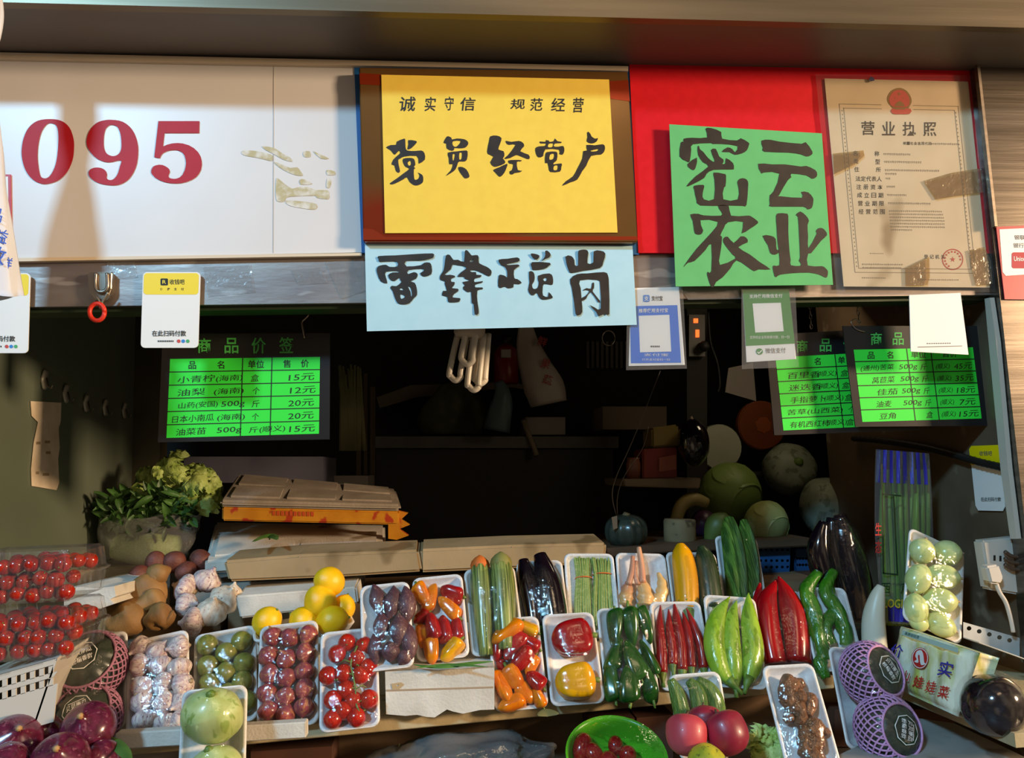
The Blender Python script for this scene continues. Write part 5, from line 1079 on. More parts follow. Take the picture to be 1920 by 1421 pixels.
# eight pale squashes standing by the right wall
t = Tray((1702, 1004), (1811, 1020), (1797, 1194), (1697, 1176), Y=.02, tilt=72, label='white foam tray of pale green squashes standing against the right wall', place='the pale squash tray', yaw=12)
for x, y, w, h in ((970, 275, 134, 138), (1110, 285, 150, 134), (950, 430, 128, 172), (1085, 415, 172, 128), (938, 595, 122, 160), (1067, 550, 176, 130), (1072, 683, 160, 118), (952, 668, 110, 90)):
    a = 90 if w > h+10 else 0; w_, l_ = (min(w, h), max(w, h))
    t.item('ball', BALL, *C4(x, y), w_/2.75, l_/2.8, ang=a+rnd.uniform(-15, 15), t=w_/3.2, tip=(rnd.uniform(0, .6), 0), adj='pale green oval squash', cat='squash')
for t in TRAYS:
    if t is TB:
        keep = t.items; t.items = []
        t.items = keep
        film_items = keep
        lab = [(o, o['label'], o['group']) for o, *_ in keep]
        t.finish()
        for o, l, g in lab: o['label'] = l; o['group'] = g
    else: t.finish()
# ------------------------------------------------------------------ counter: shelf board, box tier, boards
OLDB = mat('old_painted_board', '#b9a883', '#a39069', rough=.7, scale=8, bump=.2, bscale=40, c3='#6f6046', scale3=12, hi3=.66)
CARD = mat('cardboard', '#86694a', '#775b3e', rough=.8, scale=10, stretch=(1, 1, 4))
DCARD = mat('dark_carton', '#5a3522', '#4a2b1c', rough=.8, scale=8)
WRAP = mat('taped_board', '#a98f69', '#97805c', rough=.45, scale=6, bump=.25, bscale=18, c3='#7b6645', scale3=9, hi3=.68)
A0 = PZ(205, 1421, 1.036); A1 = PZ(1565, 1291, 1.036)
b = MB(); b.slab([(A0.x, A0.y, 1.036), (A1.x, A1.y, 1.036), (A1.x, .185, 1.036), (A0.x, .185, 1.036)], (0, 0, .026)); sh = b.build('display_shelf', OLDB); tag(sh, 'long worn wooden shelf board carrying the lower row of trays', 'shelf'); bevel(sh, .002, 1)
b = MB(); b.box((-1.0, -.02, .87), (1.0, .56, .90)); tag(b.build('counter', mat('counter_top', '#7d756a', '#6d655b', rough=.5, scale=6)), 'grey counter under the shelf board', 'counter')
b = MB(); b.box((-1.0, .0, .0), (1.0, .03, .869)); tag(b.build('counter_board', DGREY), 'dark front panel below the counter', 'panel')
def torn_box():
    b = MB(); Y0 = PZ(822, 1345, Z1).y
    top = [(722, 1259), (830, 1256), (927, 1252)]; bot = [(927, 1330), (900, 1331), (868, 1338), (850, 1334), (838, 1330), (815, 1345), (800, 1344), (782, 1340), (760, 1342), (724, 1339)]
    b.slab([PY(x, y, Y0) for x, y in top+bot], (0, .16, 0)); o = b.build('foam_box', FOAMB)
    b = MB(); b.slab([PY(x, y, Y0-.0012) for x, y in ((724, 1293), (925, 1287), (925, 1289.5), (724, 1296))], (0, .001, 0)); b.build('fold_line', mat('cardboard_edge', '#a58f75'), o)
    b = MB(); b.poly([[(733, 1282), (752, 1279), (758, 1283), (748, 1292), (736, 1293)], [(742, 1284), (748, 1283), (746, 1287)]], onY(Y0-.001)); b.build('stain', mat('brown_stain', '#b49a72', rough=.8), o)
    tag(o, 'torn white foam box filling the gap below the rear mini peppers', 'foam box'); return o
torn_box()
YF = PZ(822, 1345, Z1).y
b = MB(); b.box((-.46, YF+.162, Z1+.001), (.80, .40, Z2-.004)); tag(b.build('foam_box', FOAMB), 'long foam box under the upper row of trays', 'foam box')
b = MB(); b.box((-.48, .19, .902), (.92, .84, 1.030)); tag(b.build('carton', CARD), 'flat brown carton layer behind the shelf board', 'carton')
b = MB(); b.box((-.48, .405, 1.032), (.94, .84, Z3-.004)); tag(b.build('carton', CARD), 'large carton block under the back of the display', 'carton')
# foam rail in front of the left trays
b = MB(); q = [PZ(x, y, Z1+.002) for x, y in ((215, 1406), (574, 1384))]
u = (q[1]-q[0]).normalized(); w_ = u.cross(Vector((0, 0, 1)))
b.slab([q[0], q[1], q[1]+Vector((0, 0, .026)), q[0]+Vector((0, 0, .026))], -w_*.022); fr = b.build('foam_rail', FOAMB); bevel(fr, .002, 1); tag(fr, 'white foam strip holding back the trays at the left of the shelf', 'foam strip')
# leaves and scraps on the shelf
LEAF = mat('leaf_green', '#3f6a26', '#557f33', rough=.5, scale=20)
def strap_leaf(pts, w, z, label, m=LEAF):
    b = MB(); sp = smooth_pts([tuple(PZ(x, y, z)) for x, y in pts], 5); P = [Vector(p) for p in sp]; n = len(P)
    for i, p in enumerate(P):
        t_ = (P[min(i+1, n-1)]-P[max(i-1, 0)]).normalized(); s_ = t_.cross(Vector((0, -.6, .8))).normalized(); r = w*math.sin(math.pi*(.06+.9*i/(n-1)))
        b.v += [p-s_*r, p+Vector((0, 0, r*.5)), p+s_*r]
    for i in range(n-1):
        for j in (0, 1): k = i*3+j; b.f.append((k, k+1, k+4, k+3))
    o = b.build('leaf', m, smooth=True); tag(o, label, 'leaf'); return o
strap_leaf([(776, 1246), (810, 1250), (850, 1248), (890, 1243), (925, 1240)], .0045, Z2+.004, 'long green leaf lying on the torn foam box')
strap_leaf([(782, 1252), (840, 1246), (915, 1250)], .003, Z2+.006, 'narrow green leaf lying on the torn foam box')
strap_leaf([(198, 1384), (215, 1392), (235, 1412), (246, 1432)], .009, Z1+.03, 'green onion leaf hanging over the foam strip beside the red onions')
strap_leaf([(1008, 1341), (1025, 1336), (1048, 1338)], .008, Z1+.004, 'small wilted leaf on the shelf under the bell pepper tray', mat('wilted_leaf', '#5c5c33', '#706a40', rough=.8))
# below the shelf
b = MB(); NU_, NV_ = 90, 40; c0 = PY(860, 1432, .06); k0 = sizeat(c0)
for j in range(NV_+1):
    for i in range(NU_):
        w = 2*math.pi*i/NU_; ph = math.pi*j/NV_; d_ = Vector((math.sin(ph)*math.cos(w), math.cos(ph), math.sin(ph)*math.sin(w)))
        cr = 1+.22*noise.noise(d_*2.2)+.10*abs(noise.noise(d_*6))+.05*abs(noise.noise(d_*15))
        b.v.append(c0+Vector((d_.x*165*k0*cr, d_.y*.06*cr, d_.z*52*k0*cr)))
for j in range(NV_):
    for i in range(NU_): b.f.append((j*NU_+i, j*NU_+(i+1) % NU_, (j+1)*NU_+(i+1) % NU_, (j+1)*NU_+i))
tag(b.build('plastic_bag', film_mat('crumpled_plastic', tint='#c9c4b8', gloss=.16, rough=.14, bump=1.0, bscale=35, haze=.14), smooth=True), 'crumpled clear plastic bag in the dark gap under the shelf', 'bag')
b = MB()
for k in range(7):
    x = 740+k*38; b.sweep([PY(x, 1440, .07), PY(x+8, 1412+(k % 3)*6, .07), PY(x+30, 1440, .07)], [.012, .018, .012], 8)
tag(b.build('vegetables', mat('dim_greens', '#5a6140', '#7a765c', rough=.6, scale=20), smooth=True), 'dim greens inside the crumpled bag under the shelf', 'greens')
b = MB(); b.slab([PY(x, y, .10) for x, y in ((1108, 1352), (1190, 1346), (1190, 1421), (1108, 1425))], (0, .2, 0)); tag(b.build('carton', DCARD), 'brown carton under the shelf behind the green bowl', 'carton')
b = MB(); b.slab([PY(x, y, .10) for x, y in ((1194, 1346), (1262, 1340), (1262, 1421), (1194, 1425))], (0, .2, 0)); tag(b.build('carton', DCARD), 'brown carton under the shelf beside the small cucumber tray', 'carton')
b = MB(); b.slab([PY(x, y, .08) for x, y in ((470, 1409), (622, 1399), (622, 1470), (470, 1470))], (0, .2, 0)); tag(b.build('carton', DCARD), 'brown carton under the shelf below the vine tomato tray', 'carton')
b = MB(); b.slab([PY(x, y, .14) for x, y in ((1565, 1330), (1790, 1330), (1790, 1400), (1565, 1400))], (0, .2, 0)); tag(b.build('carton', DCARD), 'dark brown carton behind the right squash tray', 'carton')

# back boards, foam lids, crates at left
def slabpx(name, px, Y, dep, m, label, cat, bv=.004, z=0):
    b = MB(); b.slab([PY(x, y, Y) for x, y in px], (0, dep, z)); o = b.build(name, m)
    if bv: bevel(o, bv)
    tag(o, label, cat); return o
bw1 = slabpx('board', [(418, 1052), (560, 1040), (785, 1031), (792, 1072), (640, 1082), (428, 1091)], .34, .13, WRAP, 'long taped beige board lying behind the lemons', 'board', .006, .012)
bw2 = slabpx('board', [(788, 1030), (960, 1022), (1138, 1018), (1136, 1046), (1050, 1062), (788, 1074)], .345, .13, WRAP, 'long taped beige board lying behind the zucchini and eggplants', 'board', .006, .012)
slabpx('foam_board', [(440, 1118), (668, 1100), (672, 1132), (450, 1160)], .30, .10, FOAMB, 'grey white foam board below the taped board behind the lemons', 'foam board', .004, .01)
slabpx('wooden_ledge', [(1136, 1028), (1250, 1020), (1530, 1010), (1530, 1024), (1250, 1036), (1136, 1046)], .52, .4, mat('dark_wood', '#5b4029', '#4a331f', rough=.6, scale=6, stretch=(1, 1, 5)), 'dark wooden ledge behind the zucchini and luffa trays', 'ledge', .003)
# closed foam box with lid (lower) and the yellow-taped box (upper)
def foam_lid(px_top, ys, label, m, panels, tape=None, h=.016):
    P = [PY(x, y, Y_) for (x, y), Y_ in zip(px_top, ys)]
    b = MB(); b.slab([p-Vector((0, 0, h)) for p in P], (0, 0, h)); o = b.build('styrofoam_slab', m); bevel(o, .006)
    def q(u, v): return (P[0]*(1-u)+P[1]*u)*(1-v)+(P[3]*(1-u)+P[2]*u)*v
    for (u0, v0, u1, v1) in panels:
        b = MB(); b.slab([q(u0, v0)+Vector((0, 0, .0005)), q(u1, v0)+Vector((0, 0, .0005)), q(u1, v1)+Vector((0, 0, .0005)), q(u0, v1)+Vector((0, 0, .0005))], (0, 0, .005)); b.build('raised_panel', m, o)
    tag(o, label, 'foam lid'); return o, q
FOAMD = mat('dusty_foam', '#a09486', '#8b7f72', rough=.75, scale=12, bump=.12, bscale=160)
l1, q1 = foam_lid([(412, 938), (752, 946), (742, 916), (446, 888)], (.46, .46, .70, .70), 'dusty foam lid topping the yellow taped box', FOAMD, [(.05, .1, .32, .45), (.36, .1, .63, .45), (.67, .1, .95, .45), (.05, .55, .32, .92), (.36, .55, .63, .92), (.67, .55, .95, .92)])
YT_ = mat('yellow_tape', '#c98a1d', '#b97a15', rough=.4, scale=20, c3='#a83818', scale3=30, hi3=.66)
pf_, pr_ = q1(0, 0), q1(1, 0)
b = MB(); B4 = [q1(0.01, 0.02), q1(.99, .02), q1(.99, .98), q1(.01, .98)]
b.slab([p-Vector((0, 0, .050)) for p in B4], (0, 0, .032)); o = b.build('foam_box', YT_); bevel(o, .004); tag(o, 'foam box wrapped in yellow tape below the dusty lid', 'foam box')
b = MB(); a_, c_ = B4[0]+(B4[1]-B4[0])*.28-Vector((0, .0012, .034)), B4[0]+(B4[1]-B4[0])*.52-Vector((0, .0012, .034))
for k in range(10):
    p0 = a_+(c_-a_)*(k/10); p1 = a_+(c_-a_)*((k+.7)/10); b.slab([p0, p1, p1+Vector((0, 0, .011)), p0+Vector((0, 0, .011))], (0, .0008, 0))
b.build('tape_print', mat('tape_red', '#b84a18'), o)
b = MB(); tp = [PY(x, y, .52) for x, y in ((738, 955), (765, 962), (752, 974), (768, 984), (748, 992), (766, 1004), (744, 1012), (728, 1010), (728, 958))]
b.slab(tp, (0, .03, 0)); b.build('loose_tape', YT_, o)
l2, q2 = foam_lid([(384, 1052), (722, 1030), (722, 984), (404, 978)], (.42, .42, .72, .72), 'white foam lid below the yellow taped box', FOAMB, [(.05, .08, .48, .62), (.52, .08, .95, .62)], h=.03)
b = MB(); b.box((-.60, .45, 1.206), (-.20, .72, 1.255)); tag(b.build('foam_box', FOAMD), 'foam box standing under the white foam lid', 'foam box')
for (x, y, qz, m, lb) in ((500, 1012, 1.358, LEAF, 'torn green leaf lying on the white foam lid'),):
    strap_leaf([(474, 1016), (492, 1008), (512, 1006), (520, 1012)], .012, qz, lb); 
b = MB(); c0 = PZ(598, 914, 1.46); b.sweep([c0+Vector((-.014, 0, 0)), c0+Vector((-.004, 0, .008)), c0+Vector((.008, .004, .004)), c0+Vector((.018, .004, .010))], [.003, .012, .011, .003], 10); tag(b.build('pepper_scrap', REDP, smooth=True), 'small dark red scrap lying on the dusty foam lid', 'vegetable scrap')
# foam block at left
b = MB(); Y0 = .20; b.slab([PY(x, y, Y0) for x, y in ((120, 1104), (150, 1100), (180, 1103), (214, 1099), (217, 1118), (206, 1124), (214, 1132), (188, 1141), (150, 1138), (120, 1142))], (.03, .21, .0)); o = b.build('foam_block', FOAMB); tag(o, 'chipped foam block standing between the cherry tomatoes and the ginger', 'foam block')
b = MB(); b.box((XL+.005, .42, .902), (-.50, .83, 1.200)); tag(b.build('carton', CARD), 'brown carton at the left wall carrying the bag of greens', 'carton')
b = MB(); b.box((XL+.005, .50, 1.202), (-.64, .83, 1.295)); tag(b.build('foam_box', FOAMD), 'foam box at the left wall under the bag of greens', 'foam box')

# ------------------------------------------------------------------ loose produce
def loose(kind, m, px, py, w, h, Y, label, cat, group, ang=0, tip=(0, 0), t=None, name=None):
    p = PY(px, py, Y); k = sizeat(p)
    M = Matrix.Translation(p) @ Matrix.Rotation(math.radians(90), 4, 'X') @ Matrix.Rotation(-math.radians(ang), 4, 'Z') @ rot(*tip) @ scl(w*k, h*k, (t or w)*k)
    return put(kind, m, M, cat, label, group, name=name)
# lemons with their tray
LTR = Tray((470, 1160), (655, 1152), (668, 1176), (478, 1196), z=Z3-.002, tilt=14, film=False, label='low white foam tray holding the lemons', place='the lemon tray', depth=.02)
Yl = (LTR.M @ Vector((0, LTR.L*.4, 0))).y
for i, (x, y, d, dy, a, lb) in enumerate(((501, 1166, 55, 0, 40, 'yellow lemon alone at the left end of the lemon tray'), (571, 1165, 54, .0, -60, 'yellow lemon low in the pile, left of the others'), (623, 1164, 56, -.012, 80, 'yellow lemon low at the front right of the pile'),
        (643, 1140, 46, .035, 20, 'yellow lemon at the right rear of the pile'), (601, 1129, 60, .01, 150, 'yellow lemon in the second layer of the pile'), (617.5, 1090.5, 55, .03, 120, 'yellow lemon topping the pile of lemons'), (590, 1158, 44, .05, 10, 'half hidden yellow lemon at the back of the pile'))):
    loose('lemon', LEM, x, y, d, d*1.12, Yl+dy, lb, 'lemon', 'lemons in the foam tray', a, (rnd.uniform(-.9, .9), 0))
# garlic heap
for i, (x, y, w, h, Y, a, m, lb) in enumerate(((391, 1085, 56, 48, .36, 30, GAR, 'big brown-purple garlic bulb topping the loose heap'), (344, 1102, 56, 44, .34, -70, GAR, 'brownish garlic bulb at the upper left of the loose heap'), (354, 1134, 48, 46, .30, 80, GAR, 'small garlic bulb in the middle left of the loose heap'),
        (398, 1143, 58, 62, .27, 20, GARW, 'large white garlic bulb in the centre of the loose heap'), (424, 1121, 60, 56, .31, 40, GARW, 'white garlic bulb at the right of the loose heap'), (357, 1168, 60, 44, .25, -85, GAR, 'pinkish flat garlic bulb lowest in the loose heap'), (437, 1108, 36, 34, .335, 10, GARW, 'small white garlic bulb behind the right of the loose heap'))):
    loose('garlic', m, x, y, w, h, Y, lb, 'garlic', 'loose garlic heap', a, (rnd.uniform(-.4, .8), 0))
b = MB(); b.box((-.84, .215, .902), (-.465, .415, 1.148)); tag(b.build('foam_box', FOAMD), 'foam box under the loose garlic and ginger', 'foam box')
# tan ginger hands
def gy(Y): return lambda x, y: PY(x, y, Y)
for i, (px, Y, lb) in enumerate(((((C(C1, (720, 630), (650, 690), (600, 740), (500, 790), (455, 800)), 44), (C(C1, (660, 640), (700, 610), (740, 625)), 30), (C(C1, (480, 770), (470, 820)), 30)), .30, 'long tan ginger hand lying on top of the ginger heap'),
        (((C(C1, (720, 690), (650, 740), (560, 780)), 34), (C(C1, (640, 750), (690, 720)), 30)), .27, 'tan ginger hand in the middle of the ginger heap'), (((C(C1, (640, 760), (570, 810), (500, 840), (560, 860)), 44), (C(C1, (500, 820), (460, 850)), 26)), .25, 'tan ginger hand at the lower left of the ginger heap'),
        (((C(C1, (760, 780), (700, 800), (660, 850)), 40), (C(C1, (730, 800), (770, 820)), 26)), .245, 'broad tan ginger piece next to the lowest garlic bulb'))):
    o = ginger_root('ginger_root', GINT, gy(Y), px, 1, 1.3); tag(o, lb, 'ginger', 'loose tan ginger')
for i, (x, y, d, Y, lb) in enumerate(((290, 1054, 38, .42, 'red tuber at the left of the row behind the ginger'), (325, 1052, 42, .43, 'red tuber in the middle of the row behind the ginger'), (377, 1050, 42, .46, 'red tuber at the right of the row behind the garlic'), (350, 1072, 38, .42, 'dark red tuber low between the ginger and garlic'), (262, 1080, 40, .40, 'pinkish red tuber at the left edge of the ginger heap'), (405, 1062, 30, .45, 'small red tuber half hidden beside the taped board'))):
    loose('tuber', POT, x, y, d, d*1.1, Y, lb, 'tuber', 'red tubers behind the ginger', 70*i, (.3*i, 0))
# lower left red onions in front
b = MB(); b.box((-.95, -.30, .0), (-.40, -.035, 1.010)); ob = b.build('crate', mat('grey_crate', '#6a655c', rough=.5)); tag(ob, 'low grey crate the red onions lie on', 'crate')
for (x, y, w, h, Y, a, tip, lb) in ((165, 1363, 96, 92, -.12, -20, (.9, .3), 'large shiny red onion lying beside the foam strip'), (88, 1366, 58, 52, -.10, 30, (.4, .2), 'small dark red onion at the back of the onion heap'), (28, 1388, 96, 92, -.14, 50, (.7, -.3), 'dark red onion at the left edge of the onion heap'),
        (112, 1426, 104, 100, -.20, 10, (.8, .1), 'large purple onion in front at the bottom of the picture'), (8, 1432, 84, 80, -.21, -40, (.6, .4), 'red onion cut by the lower left corner of the picture'), (192, 1428, 78, 70, -.15, 90, (.3, .2), 'dark red onion at the right end of the onion heap')):
    loose('onion', ONI, x, y, w, h, Y, lb, 'onion', 'red onions in front', a, tip)
# cherry tomatoes in clear boxes on a slotted white basket
BOXP = film_mat('clear_box_plastic', gloss=.11, rough=.06, bump=.25, bscale=30, haze=.03)
def punnet(y0, y1, lb, who):
    Yf, dep = -.115, .15
    A, B_, C_, D_ = PY(-95, y1, Yf), PY(132, y1-6, Yf), PY(137, y0+2, Yf), PY(-95, y0, Yf)
    b = MB(); n = 14
    prof2 = [(A, B_, 0), (D_, C_, 0)]
    Lw = (B_-A).length; Hh = (D_-A).length
    M = Matrix.Translation(A) @ Matrix(((1, 0, 0, 0), (0, 1, 0, 0), (0, 0, 1, 0), (0, 0, 0, 1)))
    rim = [Vector((x, y, 0)) for x, y in rrect(0, 0, Lw, dep, .015, 4)]
    lev = [(0, .010), (.004, .006), (Hh*.45, .003), (Hh*.48, -.003), (Hh*.52, -.003), (Hh*.55, .003), (Hh*.93, .008), (Hh, .016)]
    ctr = Vector((Lw/2, dep/2, 0)); k = len(rim); N_ = 9
    rim = []; 
    for x0_, y0_, x1_, y1_, cnt in ((0, 0, Lw, 0, 44), (Lw, 0, Lw, dep, 28), (Lw, dep, 0, dep, 44), (0, dep, 0, 0, 28)):
        for i in range(cnt): rim.append(Vector((x0_+(x1_-x0_)*i/cnt, y0_+(y1_-y0_)*i/cnt, 0)))
    k = len(rim)
    for z, ins in lev:
        for i, p in enumerate(rim):
            d = (p-ctr); rib = .0016*(i % 4 < 2)*(1 if 0 < z < Hh*.9 else 0)
            q_ = p-Vector((math.copysign(min(abs(d.x), 1)*1, d.x)*(ins+rib)/max(abs(d.x), .02) if abs(d.x) > Lw*.45 else 0, math.copysign((ins+rib), d.y) if abs(d.y) > dep*.45 else 0, 0))
            b.v.append(A+Vector((q_.x, q_.y, z)))
    for j in range(len(lev)-1):
        for i in range(k): b.f.append((j*k+i, j*k+(i+1) % k, (j+1)*k+(i+1) % k, (j+1)*k+i))
    b.f.append(tuple(range(k-1, -1, -1))); b.f.append(tuple((len(lev)-1)*k+i for i in range(k)))
    o = b.build('clear_box', BOXP); tag(o, lb, 'box')
    r = random.Random(int(y0)); d = .0245; z = d*.55; row = 0
    while z < Hh-.5*d:
        yy = d*.62; lay = 0
        while yy < dep-d*.4 and lay < 2+4*(z > Hh-1.5*d):
            x = d*.7+(row+lay) % 2*d*.5
            while x < Lw-d*.5:
                p = A+Vector((x+r.uniform(-.004, .004), yy+r.uniform(-.001, .004), z+r.uniform(-.003, .0035)))
                if p.x > PY(-30, y1, Yf).x:
                    M_ = Matrix.Translation(p) @ rot(r.uniform(-3, 3), r.uniform(-3, 3), r.uniform(-3, 3)) @ scl(*(d*r.uniform(.92, 1.08),)*3)
                    put('cherry', CTOM, M_, 'tomato', f'small red cherry tomato in the {who} clear box', f'cherry tomatoes in the {who} clear box', parts=(lay == 0))
                x += d*1.01
            yy += d*.88; lay += 1
        z += d*.9; row += 1
punnet(1042, 1140, 'clear ribbed plastic box of cherry tomatoes, upper of two', 'upper')
punnet(1148, 1250, 'clear ribbed plastic box of cherry tomatoes, lower on the basket', 'lower')
def basket():
    Yb = -.125; b = MB()
    def P(x, y, dy=0): return PY(x, y, Yb+dy)
    n = 12; x0, x1 = -100, 108
    def yt(x): return 1264-(x/105)*30+0
    for k in range(n*2):
        if k % 2: continue
        xa, xb = x0+(x1-x0)*k/(n*2), x0+(x1-x0)*(k+1)/(n*2)
        b.slab([P(xa, yt(xa)+12), P(xb, yt(xb)+12), P(xb, yt(xb)+26), P(xa, yt(xa)+26)], (0, .003, 0))
    for a_, c_ in ((0, 13), (25, 36), (48, 120)):
        b.slab([P(x0, yt(x0)+a_), P(x1, yt(x1)+a_), P(x1-8, yt(x1)+c_), P(x0, yt(x0)+c_)], (0, .003, 0))
    for k in range(n*2):
        if k % 2: continue
        xa, xb = x0+(x1-x0)*k/(n*2), x0+(x1-x0)*(k+1)/(n*2); xb = min(xb, x1-8)
        if xa < xb: b.slab([P(xa, yt(xa)+35), P(xb, yt(xb)+35), P(xb, yt(xb)+49), P(xa, yt(xa)+49)], (0, .003, 0))
    zt = P(0, yt(0)).z
    p0, p1 = P(x0, yt(x0)), P(x1, yt(x1))
    b.slab([p0, p1, p1+Vector((-.02, .17, 0)), p0+Vector((0, .17, 0))], (0, 0, -.004))
    b.slab([p1, p1+Vector((-.02, .17, 0)), p1+Vector((-.06, .17, -.10)), p1+Vector((-.03, 0, -.10))], (-.003, 0, 0))
    o = b.build('basket', mat('white_plastic', '#c9c0b2', rough=.4)); tag(o, 'slotted white plastic basket under the cherry tomato boxes', 'basket')
basket()

# ------------------------------------------------------------------ leafy greens at the left wall
def leaf_mesh(b, base, dirv, L, Wd, curl, up=Vector((0, 0, 1)), nu=5, crumple=0, seed=0, nv=4):
    d = Vector(dirv).normalized(); s_ = d.cross(up)
    s_ = s_.normalized() if s_.length > .01 else Vector((1, 0, 0)); nrm = s_.cross(d); n0 = len(b.v)
    for i in range(nu+1):
        t_ = i/nu; w = Wd*math.sin(math.pi*(.12+.85*t_))**.7
        for j in range(nv+1):
            q = (j/nv-.5)*2
            p = base+d*L*t_+nrm*(-curl*L*t_*t_+.35*w*q*q)+s_*w*q*.5
            if crumple: p = p+noise.noise_vector(p*28+Vector((seed, 0, seed)))*crumple*(.3+t_)
            b.v.append(p)
    for i in range(nu):
        for j in range(nv): k = n0+i*(nv+1)+j; b.f.append((k, k+1, k+nv+2, k+nv+1))
LETT = mat('lettuce_leaf', '#829c40', '#aebf6c', rough=.5, scale=24, bump=.6, bscale=60)
GRNS = mat('leafy_green', '#2c4c1c', '#41682a', rough=.5, scale=20, bump=.3, bscale=40)
r = random.Random(12); b = MB()
def ruffle(b, c, face, ang, L, Wd, seed, amp=.010):
    '''one crinkled leaf whose upper side looks along face, growing in the direction ang around it'''
    f = Vector(face).normalized(); s0 = f.cross(Vector((0, 0, 1))).normalized(); u0 = s0.cross(f)
    d = s0*math.cos(ang)+u0*math.sin(ang); w_ = f.cross(d); n0 = len(b.v); nu, nv = 9, 10
    for i in range(nu+1):
        t_ = i/nu; wd = Wd*math.sin(math.pi*(.10+.74*t_))**.8
        for j in range(nv+1):
            q = (j/nv-.5)*2; edge = max(abs(q), t_)**3
            h = amp*(1.6*edge*math.sin(seed+q*9+t_*11)+1.1*noise.noise(Vector((q*2.2, t_*3.5, seed))))+L*(.35*t_-.55*t_*t_)-.25*Wd*q*q
            b.v.append(c+d*L*t_+w_*wd*q*.5+f*h)
    for i in range(nu):
        for j in range(nv): k = n0+i*(nv+1)+j; b.f.append((k, k+1, k+nv+2, k+nv+1))
for k in range(70):
    t_ = r.random(); x = 278+t_*122; y = 920+r.uniform(-30, 30)-26*math.sin(t_*3.1); q = r.random()
    ruffle(b, PY(x, y, .62-.08*q), (r.uniform(-.5, .7), -1, r.uniform(0, .9)), r.uniform(0, 6.3), r.uniform(.035, .055), r.uniform(.045, .07), k*1.7, .007)
for k in range(14): ruffle(b, PY(395+r.uniform(-30, 15), 925+r.uniform(-16, 18), .57), (.4, -1, .5), r.uniform(-.5, .6), .05, .035, k*2.3, .004)
b.sweep([PY(x, y, .62) for x, y in ((290, 940), (330, 926), (370, 940))], [.03, .05, .03], 12)
lt = b.build('lettuce', LETT, smooth=True); tag(lt, 'pale green crinkled lettuce heap behind the bag of greens', 'lettuce')
b = MB()
for k in range(420):
    a_, q = r.uniform(0, 6.3), r.random()**.5; x = 278+88*q*math.cos(a_); y = 958+38*q*math.sin(a_); base = PY(x, y, .52+.10*r.random())
    leaf_mesh(b, base, (r.uniform(-1, 1), -.3+r.uniform(-.5, .4), r.uniform(-.9, 1)), r.uniform(.022, .045), r.uniform(.010, .022), r.uniform(-.3, .7), nu=4, up=Vector((r.uniform(-.4, .4), -1, r.uniform(0, .9))))
b.sweep([PY(x, y, .58) for x, y in ((215, 975), (280, 962), (345, 975))], [.03, .05, .03], 12, flat=.8)
gr = b.build('leafy_greens', GRNS, smooth=True); tag(gr, 'bunch of dark leafy greens in a clear plastic bag at the left wall', 'greens')
b = MB(); sp = smooth_pts([(282, 965, 92, 0), (280, 985, 90, 0), (276, 1015, 84, 0), (272, 1045, 78, 0), (270, 1060, 66, 0)], 4)
for i, (x, y, hw, _) in enumerate(sp):
    c_ = PY(x, y, .58); rr_ = hw*sizeat(c_)
    for k in range(36):
        w = 2*math.pi*k/36; f = 1+.06*noise.noise(Vector((math.cos(w)*3, math.sin(w)*3, i*.3)))+.02*math.sin(w*13+i)
        b.v.append(c_+Vector((rr_*math.cos(w)*f, rr_*.55*math.sin(w)*f, .006*math.sin(w*5)*(i == 0))))
for i in range(len(sp)-1):
    for k in range(36): b.f.append((i*36+k, (i+1)*36+k, (i+1)*36+(k+1) % 36, i*36+(k+1) % 36))
gb = b.build('plastic_bag', film_mat('thin_bag', gloss=.14, rough=.14, bump=.9, bscale=40, haze=.10), smooth=True); tag(gb, 'thin clear plastic bag around the dark leafy greens', 'bag')
b = MB(); b.sweep([PY(x, y, .58) for x, y in ((215, 1025), (275, 1030), (335, 1025))], [.03, .045, .03], 12); tag(b.build('greens_stalks', mat('pale_stalk', '#8fa068', '#76884f', rough=.6, scale=30, stretch=(8, 1, 8)), smooth=True), 'pale stalks of the greens inside the clear bag', 'stalks')

# ------------------------------------------------------------------ front right: apples, fruit, bowl, lettuce
for (x, y, w, h, Y, a, tip, m, lb) in ((1287, 1377, 77, 72, -.195, 20, (-.5, .2), APPR, 'rosy red apple at the left of the three apples'), (1362, 1374, 82, 76, -.19, -30, (-.6, -.3), APP, 'dark red apple at the right of the three apples'), (1322, 1352, 62, 56, -.15, 0, (-.3, 0), APP, 'red apple behind the other two apples')):
    loose('apple', m, x, y, w, h, Y, lb, 'apple', None, a, tip)
loose('ball', vmat('yellow_green_fruit', '#b9b02c', '#8f9a2e', rough=.4, scale=4, c3='#6d7026', scale3=9, hi3=.66), 1328, 1440, 88, 78, -.24, 'speckled yellow-green fruit below the three apples', 'fruit', None, 60, (.4, 0), name='round_fruit')
b = MB(); b.box((.18, -.30, .0), (.62, -.075, .965)); tag(b.build('crate', mat('grey_crate', '#6a655c')), 'low grey crate carrying the apples and bowl', 'crate')
b = MB()
for k in range(46):
    ruffle(b, PY(1422+r.uniform(0, 62), 1388+r.uniform(-10, 46), -.085-.03*r.random()), (r.uniform(-.5, .5), -1, r.uniform(.1, .9)), r.uniform(0, 6.3), r.uniform(.014, .024), r.uniform(.024, .036), k*1.3, .005)
b.sweep([PY(x, y, -.10) for x, y in ((1415, 1420), (1450, 1408), (1490, 1425))], [.012, .02, .012], 10)
fl = b.build('lettuce', mat('frilly_leaf', '#a6bf55', '#cad98c', rough=.5, scale=24, bump=.4, bscale=50), smooth=True); tag(fl, 'frilly pale green lettuce between the apples and the brown ginger', 'lettuce')
